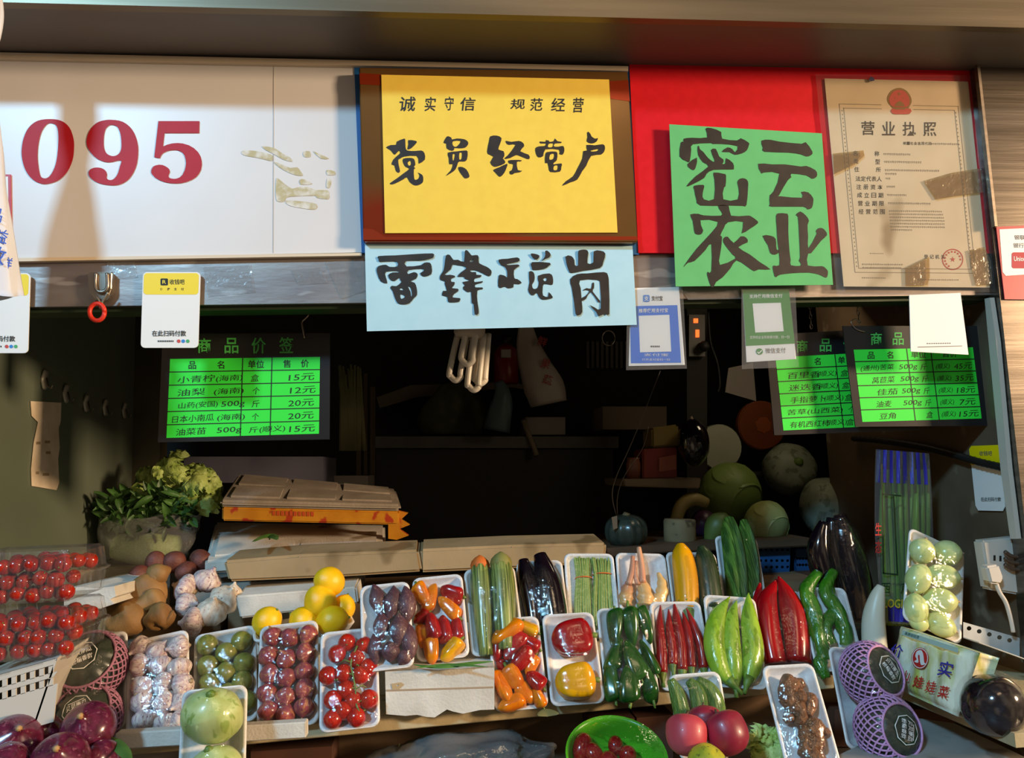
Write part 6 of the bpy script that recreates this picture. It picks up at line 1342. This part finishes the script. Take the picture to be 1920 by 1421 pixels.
def bowl():
    c = PY(1156, 1418, -.14); k = sizeat(c); R = 96*k; M = Matrix.Translation(c) @ Matrix.Rotation(math.radians(28), 4, 'X')
    b = MB(); prof = [(.55, -.075), (.78, -.05), (.93, -.02), (.985, 0), (1.0, .004), (.985, .005), (.94, -.004), (.90, -.02), (.74, -.046), (.5, -.068)]; n = 48
    for rr_, z in prof:
        for j in range(n): w = 2*math.pi*j/n; b.v.append(M @ Vector((R*rr_*math.cos(w), R*rr_*math.sin(w), z)))
    for i in range(len(prof)-1):
        for j in range(n): b.f.append((i*n+j, i*n+(j+1) % n, (i+1)*n+(j+1) % n, (i+1)*n+j))
    b.f.append(tuple(range(n-1, -1, -1))); b.f.append(tuple((len(prof)-1)*n+j for j in range(n)))
    o = b.build('bowl', mat('green_plastic', '#4fae1e', '#5bbb26', rough=.3, scale=4), smooth=True); tag(o, 'bright green plastic bowl of red fruit at the bottom of the picture', 'bowl')
    b = MB()
    for j in range(7):
        for i in range(28):
            w = 2*math.pi*i/28; rr_ = j/6*.97; b.v.append(M @ Vector((R*rr_*math.cos(w), R*rr_*math.sin(w), .006+.012*(1-rr_*rr_)*(1+.5*noise.noise(Vector((i*.8, j, 1)))))))
    for j in range(6):
        for i in range(28): b.f.append((j*28+i, j*28+(i+1) % 28, (j+1)*28+(i+1) % 28, (j+1)*28+i))
    b.build('cling_film', FILM, o, smooth=True)
    for (x, y, w, h, a, lb) in ((1090, 1402, 40, 56, 20, 'red fruit at the left in the green bowl'), (1112, 1415, 36, 46, -30, 'red fruit second from the left in the green bowl'), (1153, 1398, 30, 36, 0, 'round dark red fruit at the top in the green bowl'), (1176, 1414, 36, 34, 60, 'red fruit at the right in the green bowl'), (1140, 1428, 44, 40, 100, 'red fruit lowest in the green bowl')):
        p = PP(x, y, c+M.to_3x3() @ Vector((0, 0, -.022)), (M.to_3x3() @ Vector((0, 0, 1)))); kk = sizeat(p)
        put('tuber', REDP, Matrix.Translation(p) @ Matrix.Rotation(math.radians(60), 4, 'X') @ Matrix.Rotation(-math.radians(a), 4, 'Z') @ scl(w*kk, h*kk, w*kk), 'fruit', lb, 'red fruit in the green bowl', name='red_fruit')
bowl()
# ------------------------------------------------------------------ right side
b = MB(); pa = [PZ(x, y, 1.035) for x, y in ((1697, 1312), (1905, 1402))]
b.slab([pa[0], pa[1], (XR+.1, pa[1].y, 1.035), (XW-.002, pa[0].y+.25, 1.035), (pa[0].x, pa[0].y+.25, 1.035)], (0, 0, .022)); rs = b.build('side_shelf', OLDB); tag(rs, 'worn wooden side shelf under the wrapped cabbage and black eggplant', 'shelf')
b = MB(); b.slab([PZ(x, y, .985) for x, y in ((1575, 1421), (1720, 1352), (1790, 1362), (1930, 1430), (1760, 1490), (1580, 1490))], (0, 0, .006)); tag(b.build('counter_sheet', mat('pale_sheet', '#a8a49d', '#96928b', rough=.5, scale=9, c3='#7c776f', scale3=12, hi3=.68)), 'pale grey sheet on the counter at the lower right', 'sheet')
# wrapped cabbages
def cabbage_pack():
    c = [(1690, 1174), (1838, 1224), (1797, 1344), (1667, 1284)]
    G0, G1 = PZ(1667, 1284, 1.060), PZ(1797, 1344, 1.060); e_ = (G1-G0).normalized()
    n_ = e_.cross(Vector((0, 0, 1))); n_ = n_ if n_.dot(CAM-G0) > 0 else -n_
    n_ = (n_*math.cos(.30)+Vector((0, 0, 1))*math.sin(.30)).normalized()
    F = [PP(x, y, G0, n_) for x, y in c]
    b = MB(); nu, nv = 22, 16
    nrm = (F[1]-F[0]).cross(F[3]-F[0]).normalized(); nrm = nrm if nrm.dot(CAM-F[0]) > 0 else -nrm
    def pt(u, v, s): 
        p = (F[0]*(1-u)+F[1]*u)*(1-v)+(F[3]*(1-u)+F[2]*u)*v; e = min(u, 1-u, v, 1-v); bul = .012*min(1, e*7)**.5
        return p+nrm*bul*s+(nrm*-.035 if s < 0 else nrm*(.0022*math.sin(u*34+2*math.sin(v*7))+.006*abs(math.sin(u*9.4)))*min(1, e*8))
    for s in (1, -1):
        n0 = len(b.v)
        for j in range(nv+1):
            for i in range(nu+1): b.v.append(pt(i/nu, j/nv, s))
        for j in range(nv):
            for i in range(nu): k = n0+j*(nu+1)+i; b.f.append((k, k+nu+1, k+nu+2, k+1) if s > 0 else (k, k+1, k+nu+2, k+nu+1))
    N1 = (nu+1)*(nv+1); edge = [j*(nu+1) for j in range(nv+1)]+[nv*(nu+1)+i for i in range(1, nu+1)]+[j*(nu+1)+nu for j in range(nv-1, -1, -1)]+[i for i in range(nu-1, 0, -1)]
    for a_, d_ in zip(edge, edge[1:]+edge[:1]): b.f.append((a_, d_, d_+N1, a_+N1))
    o = b.build('wrapped_cabbage', mat('wrapped_leaf', '#e6e6cc', '#bcc05e', rough=.3, scale=16, stretch=(1, 1, .35), coat=.4, bump=.6, bscale=30, lo=.44, hi=.62, detail=6, dist=1.2), smooth=True)
    tag(o, 'clear pack of baby cabbages with red and blue print on the side shelf', 'cabbage pack')
    O = F[0]; X = (F[1]-F[0]).normalized()
    def tr(x, y): return PP(x, y, O+nrm*.0215, nrm)
    RB, BB = mat('print_red', '#c42a22', rough=.5), mat('print_blue', '#2b2f9c', rough=.5)
    b = MB()
    for ch, x, y, s in (('高', 1676, 1250, 18), ('山', 1697, 1266, 19), ('娃', 1722, 1278, 22), ('娃', 1745, 1287, 22), ('菜', 1769, 1297, 23)): put_text(b, ch, x, y, s*.85, s, tr, .03, ang=.2, shear=-.1)
    n = 26; b.poly([[(1725+16*math.cos(2*math.pi*k/n), 1234+20*math.sin(2*math.pi*k/n)) for k in range(n)]], tr); b.build('red_print', RB, o)
    def tr2(x, y): return PP(x, y, O+nrm*.0222, nrm)
    b = MB(); b.poly([smooth_loop([(1716, 1230), (1719, 1221), (1727, 1219), (1731, 1226), (1733, 1242), (1737, 1244), (1728, 1247), (1725, 1240), (1724, 1228), (1721, 1230), (1722, 1242), (1714, 1240), (1719, 1236)], 3)], tr2)
    b.poly([[(1725+15*math.cos(2*math.pi*k/n), 1234+19*math.sin(2*math.pi*k/n)) for k in range(n)], [(1725+13.6*math.cos(2*math.pi*k/n), 1234+17.4*math.sin(2*math.pi*k/n)) for k in range(n)]], tr2); b.build('white_print', WHITE, o)
    b = MB()
    for ch, x, y, s in (('价', 1681, 1220, 25), ('实', 1773, 1254, 29)): put_text(b, ch, x, y, s*.9, s, tr, .03, ang=.2, shear=-.1)
    b.build('blue_print', BB, o)
    b = MB(); b.poly([[(1692, 1181), (1797, 1215), (1796, 1224), (1690, 1190)]], tr); b.build('label_strip', mat('strip_pale', '#a9c4b8', rough=.4), o)
    b = MB(); put_text(b, '高原娃娃菜', 1710, 1191, 28, 6, tr2, .01, ang=.3); b.build('label_lettering', mat('label_ink', '#4d7468'), o)
cabbage_pack()
# round black eggplant in film on a tray
q0 = PZ(1852, 1372, 1.058); p = PY(1862, 1322, q0.y+.035); k = sizeat(p)
M = Matrix.Translation(p) @ rot(.7, .2, .3) @ scl(112*k, 112*k, 118*k); re_ = put('lime', EGG, M, 'eggplant', 'large round black eggplant in clear film on the side shelf', parts=False, name='round_eggplant')
b = MB()
for j in range(9):
    for i in range(30):
        w = 2*math.pi*i/30; ph = math.pi*(.02+.60*j/8); f = (64 if j < 8 else 76)*k*(1+.03*noise.noise(Vector((i*.7, j*.9, 3)))+(.10*math.sin(i*2.1) if j == 8 else 0)); b.v.append(p+Vector((f*math.sin(ph)*math.cos(w), f*math.sin(ph)*math.sin(w), f*math.cos(ph))))
for j in range(8):
    for i in range(30): b.f.append((j*30+i, (j+1)*30+i, (j+1)*30+(i+1) % 30, j*30+(i+1) % 30))
b.build('cling_film', film_mat('thin_wrap', gloss=.03, rough=.06, bump=.5, bscale=40), re_, smooth=True)
# white radish
rd = MB(); sp = smooth_pts([(1652, 1098, 14), (1645, 1120, 28), (1638, 1160, 40), (1640, 1210, 44), (1645, 1240, 40)], 4); k = sizeat(PY(1640, 1170, .08))
rd.sweep([PY(x, y, .08) for x, y, w in sp], [w*k*.5 for x, y, w in sp], 18); tag(rd.build('white_radish', RAD, smooth=True), 'white radish standing behind the right squash tray', 'radish')
# asparagus bag hanging on the wall
YA = .16
b = MB()
def celery(b):
    rg = random.Random(3)
    for k in range(9):
        u = k/8; b.sweep([PY(1655+u*85, 880, YA+.01*(k % 2)), PY(1655+u*82, 980, YA+.012*(k % 3)), PY(1662+u*70, 1090, YA+.01), PY(1668+u*56, 1172, YA+.006)], [.004, .011, .012, .010], 8, flat=.7)
celery(b); ce = b.build('celery', mat('celery_green', '#5d7a26', '#7d9438', rough=.4, scale=10, stretch=(6, 6, .6)), smooth=True); tag(ce, 'long green stalks inside the printed clear bag on the right wall', 'celery')
b = MB(); nu, nv = 10, 22; outl = [(1642, 842, 1742, 850), (1640, 900, 1746, 905), (1640, 1000, 1750, 1005), (1648, 1100, 1738, 1102), (1655, 1168, 1720, 1172)]
def bagpt(u, v, dy):
    i = min(int(v*4), 3); f = v*4-i; a_, c_ = outl[i], outl[i+1]
    x = (a_[0]+(a_[2]-a_[0])*u)*(1-f)+(c_[0]+(c_[2]-c_[0])*u)*f; y = (a_[1]+(a_[3]-a_[1])*u)*(1-f)+(c_[1]+(c_[3]-c_[1])*u)*f
    return PY(x, y, YA-.022-.012*math.sin(math.pi*u)+.004*math.sin(u*22+v*5)+dy)
for j in range(nv+1):
    for i in range(nu+1): b.v.append(bagpt(i/nu, j/nv, 0))
for j in range(nv):
    for i in range(nu): k = j*(nu+1)+i; b.f.append((k, k+nu+1, k+nu+2, k+1))
ab = b.build('printed_bag', film_mat('bag_film', tint='#e6f0c8', gloss=.09, rough=.14, bump=.5, bscale=30, haze=.06), smooth=True); tag(ab, 'tall clear bag with dark blue stripes and print hanging on the right wall', 'bag')
NAVY = mat('print_navy', '#2a2696', rough=.4)
b = MB()
def strip(u0, v0, u1, v1, n=6, m=3):
    n0 = len(b.v)
    for j in range(n+1):
        for i in range(m+1): b.v.append(bagpt(u0+(u1-u0)*i/m, v0+(v1-v0)*j/n, -.0012))
    for j in range(n):
        for i in range(m): k = n0+j*(m+1)+i; b.f.append((k, k+m+1, k+m+2, k+1))
for k in range(8): strip(.02+k*.122, .0, .02+k*.122+.066, .26)
strip(.16, .88, 1, .985, 4, 8); b.build('blue_print', NAVY, ab)
b = MB(); yA = onY(YA-.0372)
put_text(b, 'LOGICAL', 1690, 1132, 66, 17, yA, .02, ang=.05); b.build('yellow_lettering', mat('print_yellow', '#cdb52c'), ab)
b = MB()
put_text(b, '西', 1661, 1103, 16, 20, yA, .01); put_text(b, '芹', 1697, 1103, 16, 20, yA, .01); put_text(b, '蔬', 1726, 1103, 14, 18, yA, .01)
for c in ([(1652, 870), (1655, 870), (1658, 1075), (1655, 1075)], [(1655, 925), (1690, 928), (1690, 931), (1655, 928)], [(1655, 1073), (1684, 1076), (1684, 1079), (1655, 1076)], [(1674, 930), (1677, 930), (1684, 1076), (1681, 1076)]): b.poly([c], yA)
b.build('dark_lettering', mat('print_dark_green', '#1c2f14'), ab)
b = MB(); put_text(b, '生', 1647, 992, 12, 24, yA, .05); put_text(b, '态', 1647, 1025, 12, 24, yA, .05); b.build('red_lettering', mat('print_red', '#c42a22'), ab)
# bag of long eggplants
for i, (pts, ws) in enumerate((((( 1545, 978), (1535, 1030), (1550, 1090), (1565, 1130)), (18, 44, 46, 30)), (((1575, 965), (1590, 1030), (1610, 1100), (1618, 1165)), (24, 50, 52, 30)), (((1560, 970), (1562, 1040), (1580, 1110)), (20, 46, 40)))):
    b = MB(); sp = smooth_pts([(*p, w) for p, w in zip(pts, ws)], 5); k = sizeat(PY(1570, 1060, .2)); b.sweep([PY(x, y, .20+.02*i) for x, y, w in sp], [w*k*.5 for x, y, w in sp], 14)
    o = b.build('eggplant', EGG, smooth=True); tag(o, ['long dark eggplant at the left in the bag beside the blue basket', 'long dark eggplant at the right in the bag beside the printed bag', 'long dark eggplant in the middle of the hanging eggplant bag'][i], 'eggplant', 'long eggplants in a bag')
b = MB(); sp = smooth_pts([(1560, 958, 26), (1566, 1000, 52), (1580, 1070, 58), (1598, 1140, 44), (1612, 1172, 20)], 4); k = sizeat(PY(1570, 1060, .2)); b.sweep([PY(x, y, .21) for x, y, w in sp], [w*k*.95 for x, y, w in sp], 20, mod=lambda a, t: 1+.06*math.sin(a*5+t*8), flat=.75, caps=False); tag(b.build('plastic_bag', FILM, smooth=True), 'clear plastic bag around the long dark eggplants', 'bag')
# bungee cord
b = MB(); pts = [PX(x, y, XW-.012) for x, y in ((1600, 822), (1650, 826), (1720, 836), (1780, 850), (1840, 867), (1884, 877))]; sp = [Vector(p) for p in smooth_pts([tuple(p) for p in pts], 12)]
b.sweep(sp, [.0075+.0012*(i % 2) for i in range(len(sp))], 10); tag(b.build('bungee_cord', mat('black_rubber', '#161412', '#1f1c19', rough=.5, scale=40), smooth=True), 'ribbed black cord stretched along the right wall', 'cord')
# yellow card on the right wall
def wcard(pts, x, m, name, parent=None, t_=.0012):
    b = MB(); b.slab([PX(px_, py_, x) for px_, py_ in pts], (t_, 0, 0)); return b.build(name, m, parent)
wc2 = wcard([(1818, 842), (1822, 836), (1872, 834), (1877, 842), (1884, 950), (1880, 958), (1834, 957), (1829, 948)], XW-.0045, WHITE, 'payment_card'); tag(wc2, 'worn white payment card with yellow top on the right wall', 'payment card')
wcard([(1817, 842), (1821, 836), (1872, 834), (1877, 842), (1879, 868), (1820, 872)], XW-.0052, YEL, 'yellow_header', wc2, .0004)
b = MB(); put_text(b, '在此扫码付款', 1858, 936, 38, 8, lambda x, y: PX(x, y, XW-.0052), .015); put_text(b, '收钱吧', 1848, 850, 24, 9, lambda x, y: PX(x, y, XW-.0056), .02); b.build('lettering', mat('grey_print', '#5d5a54'), wc2)
# conduit, outlet, plug
b = MB(); b.slab([PX(x, y, XR-.012) for x, y in ((1846, 560), (1856, 558), (1868, 640), (1890, 880), (1906, 1010), (1894, 1010), (1876, 880), (1858, 690))], (.010, 0, 0)); tag(b.build('conduit', mat('white_conduit', '#b9b4a8', rough=.5)), 'white cable conduit running down the edge of the right wall', 'conduit')
def outlet():
    Yo = .02; o = slabpx('power_outlet', [(1842, 1014), (1925, 1005), (1928, 1118), (1856, 1106)], Yo, .03, mat('outlet_white', '#bdb7ac', rough=.4), 'white power outlet with a plug beside the pale squash tray', 'outlet', .004)
    b = MB()
    for x, y in ((1865, 1046), (1876, 1047)): b.slab([PY(x+dx, y+dy, Yo-.001) for dx, dy in ((-1.8, -5), (1.8, -5), (1.8, 5), (-1.8, 5))], (0, .0008, 0))
    b.build('socket_slots', PRINT, o)
    b = MB(); b.slab([PY(x, y, Yo-.024) for x, y in ((1850, 1062), (1874, 1058), (1884, 1086), (1876, 1096), (1858, 1094))], (0, .024, 0)); pg = b.build('plug', mat('plug_white', '#c4beb4', rough=.4)); bevel(pg, .004); tag(pg, 'white plug pushed into the power outlet', 'plug')
    b = MB(); b.tube(polyY([(1868, 1094), (1874, 1110), (1886, 1130), (1895, 1160), (1900, 1185)], Yo-.014), .0042, 8); b.build('cable', mat('plug_white', '#c4beb4'), pg, smooth=True)
    b = MB()
    for k in range(3): b.tube(polyY([(1884, 1034+k*12), (1896, 1042+k*12), (1912, 1044+k*12)], Yo-.010), .004, 6)
    tag(b.build('cable_bundle', mat('brown_cable', '#4c3a2c', rough=.5), smooth=True), 'brown cables looped over the right end of the outlet', 'cable')
outlet()
# slotted angle steel
def angle():
    Ya = .03; b = MB(); q = [(1806, 1166), (1912, 1196), (1912, 1234), (1806, 1196)]
    loops = [q]
    for k in range(5):
        x = 1817+k*19; y = 1178+k*5.6; loops.append([(x+4.5*math.cos(2*math.pi*j/10), y+4.2*math.sin(2*math.pi*j/10)) for j in range(10)])
    b.poly(loops, onY(Ya)); n = len(b.v); 
    b.slab([PY(1806, 1196, Ya), PY(1912, 1234, Ya), PY(1912, 1234, Ya)+Vector((0, -.045, 0)), PY(1806, 1196, Ya)+Vector((0, -.045, 0))], (0, 0, .002))
    o = b.build('angle_bracket', mat('white_angle', '#b9bab6', '#a5a5a0', rough=.45, scale=20)); tag(o, 'white slotted steel angle on the right wall behind the wrapped cabbage', 'bracket')
angle()

# ------------------------------------------------------------------ melons and boxes in the dark right interior
def ballY(kind, m, x, y, w, h, Y, lb, cat, name, ang=0, tip=(0, 0), group=None, t=None): return loose(kind, m, x, y, w, h, Y, lb, cat, group, ang, tip, t, name)
WM = vmat('wax_gourd_skin', '#77806a', '#8d937f', rough=.6, scale=4, c3='#5e664f', scale3=6, hi3=.62)
def half(name, x, y, rpx, Y, skin, flesh, label, seeds=None):
    c = PY(x, y, Y); k = sizeat(c); R = rpx*k; b = MB()
    b.sweep([c+Vector((0, z, 0)) for z in (0, R*.25, R*.6, R*.95, R*1.2)], [R, R*1.0, R*.85, R*.5, R*.1], 28); o = b.build(name, skin, smooth=False); tag(o, label, 'gourd')
    b = MB(); b.sweep([c+Vector((0, -.004, 0)), c+Vector((0, -.001, 0))], [R*.965, R*.975], 28); b.build('cut_face', flesh, o)
    if seeds: b = MB(); b.sweep([c+Vector((R*.05, -.0065, 0)), c+Vector((R*.05, -.002, 0))], [R*.32, R*.36], 20, mod=lambda a, t: 1+.12*math.sin(a*7)); b.build('seed_hollow', seeds, o)
half('wax_gourd', 1349, 838, 43, 1.05, WM, mat('white_flesh', '#c3c4ad', '#b2b49b', rough=.5, scale=5), 'cut half of a wax gourd with round pale face in the dark')
half('pumpkin', 1428, 797, 46, 1.15, mat('pumpkin_skin', '#9a4e18', rough=.5), mat('pumpkin_flesh', '#8a4208', '#783606', rough=.5, scale=6), 'cut half of an orange pumpkin behind the left price board of the pair', mat('pumpkin_pulp', '#9a4a10', rough=.7))
ballY('melon', WM, 1480, 880, 100, 82, .95, 'whitish wax gourd lying end-on above the other wax gourd', 'gourd', 'wax_gourd', 0, (1.2, 0))
ballY('melon', WM, 1548, 950, 112, 92, .80, 'greyish wax gourd behind the bag of eggplants', 'gourd', 'wax_gourd', 90, (.2, 0))
def cabbage(x, y, w, h, Y, lb, m):
    p = PY(x, y, Y); k = sizeat(p); b = ovoid(table((0, .1), (.05, .3), (.3, .48), (.6, .5), (.85, .38), (1, .06)), seg=28, rings=18)
    for kk in range(7):
        a0 = kk*2.4; n0 = len(b.v)
        for i in range(8):
            for j in range(7):
                t_ = .05+.8*i/7; a = a0+(j/6-.5)*2.1*math.sin(math.pi*(.2+.7*i/7)); r_ = .5*math.sin(math.pi*min(max(t_, .12), .9))**.5*(1.03+.012*kk*.5)+.012*abs(j-3)/3
                b.v.append(Vector((r_*math.cos(a), t_-.5, r_*math.sin(a))))
        for i in range(7):
            for j in range(6): q = n0+i*7+j; b.f.append((q, q+1, q+8, q+7))
    M = Matrix.Translation(p) @ rot(.4, .3, .5) @ scl(w*k, h*k, w*k); b.v = [M @ v for v in b.v]
    o = b.build('cabbage', m, smooth=True); tag(o, lb, 'cabbage')
cabbage(1368, 925, 112, 106, .80, 'large green cabbage below the cut wax gourd', CAB)
cabbage(1436, 980, 80, 74, .66, 'smaller pale cabbage beside the large green cabbage', mat('pale_cabbage', '#9aa45a', '#b0b674', rough=.5, scale=3, bump=.3, bscale=6))
ballY('tuber', vmat('purple_cabbage', '#3a1c38', '#4a2646', rough=.4, scale=4), 1318, 984, 52, 56, .72, 'dark purple cabbage behind the wooden stump', 'cabbage', 'purple_cabbage')
b = MB(); sp = smooth_pts([(1268, 974, 22), (1278, 948, 26), (1300, 936, 26), (1326, 944, 20)], 4); k = sizeat(PY(1290, 950, .72)); b.sweep([PY(x, y, .72) for x, y, w in sp], [w*k*.5 for x, y, w in sp], 12); tag(b.build('curved_squash', vmat('pale_squash', '#a5945a', '#93824a', rough=.5, scale=4), smooth=True), 'curved pale yellow squash left of the large cabbage', 'squash')
b = MB(); sp = smooth_pts([(1330, 1018, 20), (1345, 985, 44), (1365, 970, 20)], 4); b.sweep([PY(x, y, .62) for x, y, w in sp], [w*k*.5 for x, y, w in sp], 12); tag(b.build('green_gourd', vmat('olive_gourd', '#5f6a2c', '#525c24', rough=.5, scale=4), smooth=True), 'olive green gourd behind the luffa tray', 'gourd')
b = MB(); b.sweep([PY(1275, 1022, .60), PY(1275, 1010, .60), PY(1274, 976, .60), PY(1274, 973, .60)], [.042, .043, .043, .040], 18)
tag(b.build('stump', mat('cork_bark', '#8a7350', '#75603f', rough=.8, scale=12, c3='#4f3d26', scale3=30, hi3=.64), smooth=True), 'short speckled brown stump on the wooden ledge', 'stump')
ds = ballY('pumpkin', PUM, 1174, 995, 82, 60, .58, 'dark round squash with small sticker on the wooden ledge', 'squash', 'dark_squash', 0, (.1, 0))
b = MB(); c_ = PY(1152, 978, .44-.030); b.slab([PY(x, y, .58-.050) for x, y in ((1147, 970), (1157, 967), (1158, 990), (1150, 993))], (0, .004, 0)); b.build('sticker', mat('dull_sticker', '#8c6a4e'), ds)
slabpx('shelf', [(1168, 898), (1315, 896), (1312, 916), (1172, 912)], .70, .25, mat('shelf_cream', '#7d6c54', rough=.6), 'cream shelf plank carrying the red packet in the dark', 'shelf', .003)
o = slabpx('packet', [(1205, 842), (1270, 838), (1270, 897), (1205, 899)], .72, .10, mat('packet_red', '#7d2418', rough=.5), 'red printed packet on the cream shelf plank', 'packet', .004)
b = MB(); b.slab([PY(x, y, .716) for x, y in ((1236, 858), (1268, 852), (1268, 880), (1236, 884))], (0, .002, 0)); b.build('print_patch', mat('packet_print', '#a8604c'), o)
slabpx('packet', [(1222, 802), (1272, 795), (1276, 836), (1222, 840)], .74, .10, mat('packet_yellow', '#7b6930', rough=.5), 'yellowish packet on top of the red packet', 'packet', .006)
b = MB(); b.sweep([PY(1188, y, .74) for y in (897, 870, 862, 858)], [.020, .022, .018, .02], 14); tag(b.build('jar', mat('jar_pink', '#7a4a38', rough=.3), smooth=True), 'small brown jar beside the red packet', 'jar')
ballY('ball', EGG, 1300, 830, 60, 90, .70, 'dark blue-black bag of goods behind the cut wax gourd', 'bag', 'dark_bag')
def blue_basket(x0, x1, y0, y1, Y, lb):
    b = MB(); nx = 9; loops = [[(x0, y0), (x1, y0-2), (x1-3, y1), (x0+3, y1+2)]]
    for ry in (y0+14, y0+34, y0+46):
        for k in range(7):
            x = x0+(x1-x0)*(k+.8)/7.6; loops.append([(x+2.8*math.cos(2*math.pi*j/8), ry+2.6*math.sin(2*math.pi*j/8)) for j in range(8)])
    b.poly(loops, onY(Y)); m = mat('blue_plastic', '#1f4f7e', '#1a456f', rough=.4, scale=5)
    P = [PY(x, y, Y) for x, y in loops[0]]
    b.slab([P[0], P[1], P[1]+Vector((0, .16, 0)), P[0]+Vector((0, .16, 0))], (0, 0, -.003)); b.slab([P[3], P[0], P[0]+Vector((0, .16, 0)), P[3]+Vector((0, .16, 0))], (.003, 0, 0)); b.slab([P[2], P[1], P[1]+Vector((0, .16, 0)), P[2]+Vector((0, .16, 0))], (-.003, 0, 0))
    b.slab([P[0]+Vector((0, -.006, 0)), P[1]+Vector((0, -.006, 0)), P[1]+Vector((0, 0, -.010))+Vector((0, -.006, 0)), P[0]+Vector((0, -.006, -.010))], (0, .006, 0))
    tag(b.build('basket', m), lb, 'basket')
blue_basket(1408, 1485, 1017, 1076, .56, 'blue perforated plastic basket right of the luffa tray')
blue_basket(1489, 1534, 1013, 1070, .58, 'second blue perforated basket beside the bag of eggplants')
slabpx('carton', [(1400, 1078), (1560, 1070), (1560, 1100), (1400, 1105)], .55, .25, DCARD, 'brown carton under the two blue baskets', 'carton', 0)
# bits of clear tape left on the lintel
for i, (c, lb) in enumerate(((([(200, 492), (252, 490), (258, 520), (205, 525)]), 'scrap of clear tape on the lintel beside the chrome hook'), ([(380, 500), (470, 496), (478, 548), (390, 556)], 'large square of clear tape on the lintel right of the yellow card'), ([(545, 505), (600, 500), (615, 530), (560, 534)], 'small piece of clear tape in the middle of the left lintel'), ([(610, 492), (682, 484), (686, 545), (640, 560)], 'crumpled clear tape at the corner of the light blue paper'), ([(1276, 540), (1392, 537), (1392, 560), (1290, 562)], 'clear tape on the lintel between the blue and green cards'))):
    b = MB(); b.slab([PY(x, y, .0045) for x, y in c], (0, .0005, 0)); tag(b.build('clear_tape', film_mat('tape_film', gloss=.13, rough=.16, bump=.9, bscale=35, haze=.05)), lb, 'tape')

inner('table', 'dark low table under the small pale foam box in the store', 'table', lambda b: boxY(b, 600, 932, 700, 1600, 1.05, .4), DGREY)
inner('store_rack', 'dark rack holding the cut gourds in the right of the store', 'rack', lambda b: (boxY(b, 1296, 884, 1500, 892, 1.04, .36), boxY(b, 1300, 892, 1306, 1560, 1.05, .02), boxY(b, 1490, 892, 1496, 1560, 1.05, .02)), DGREY)
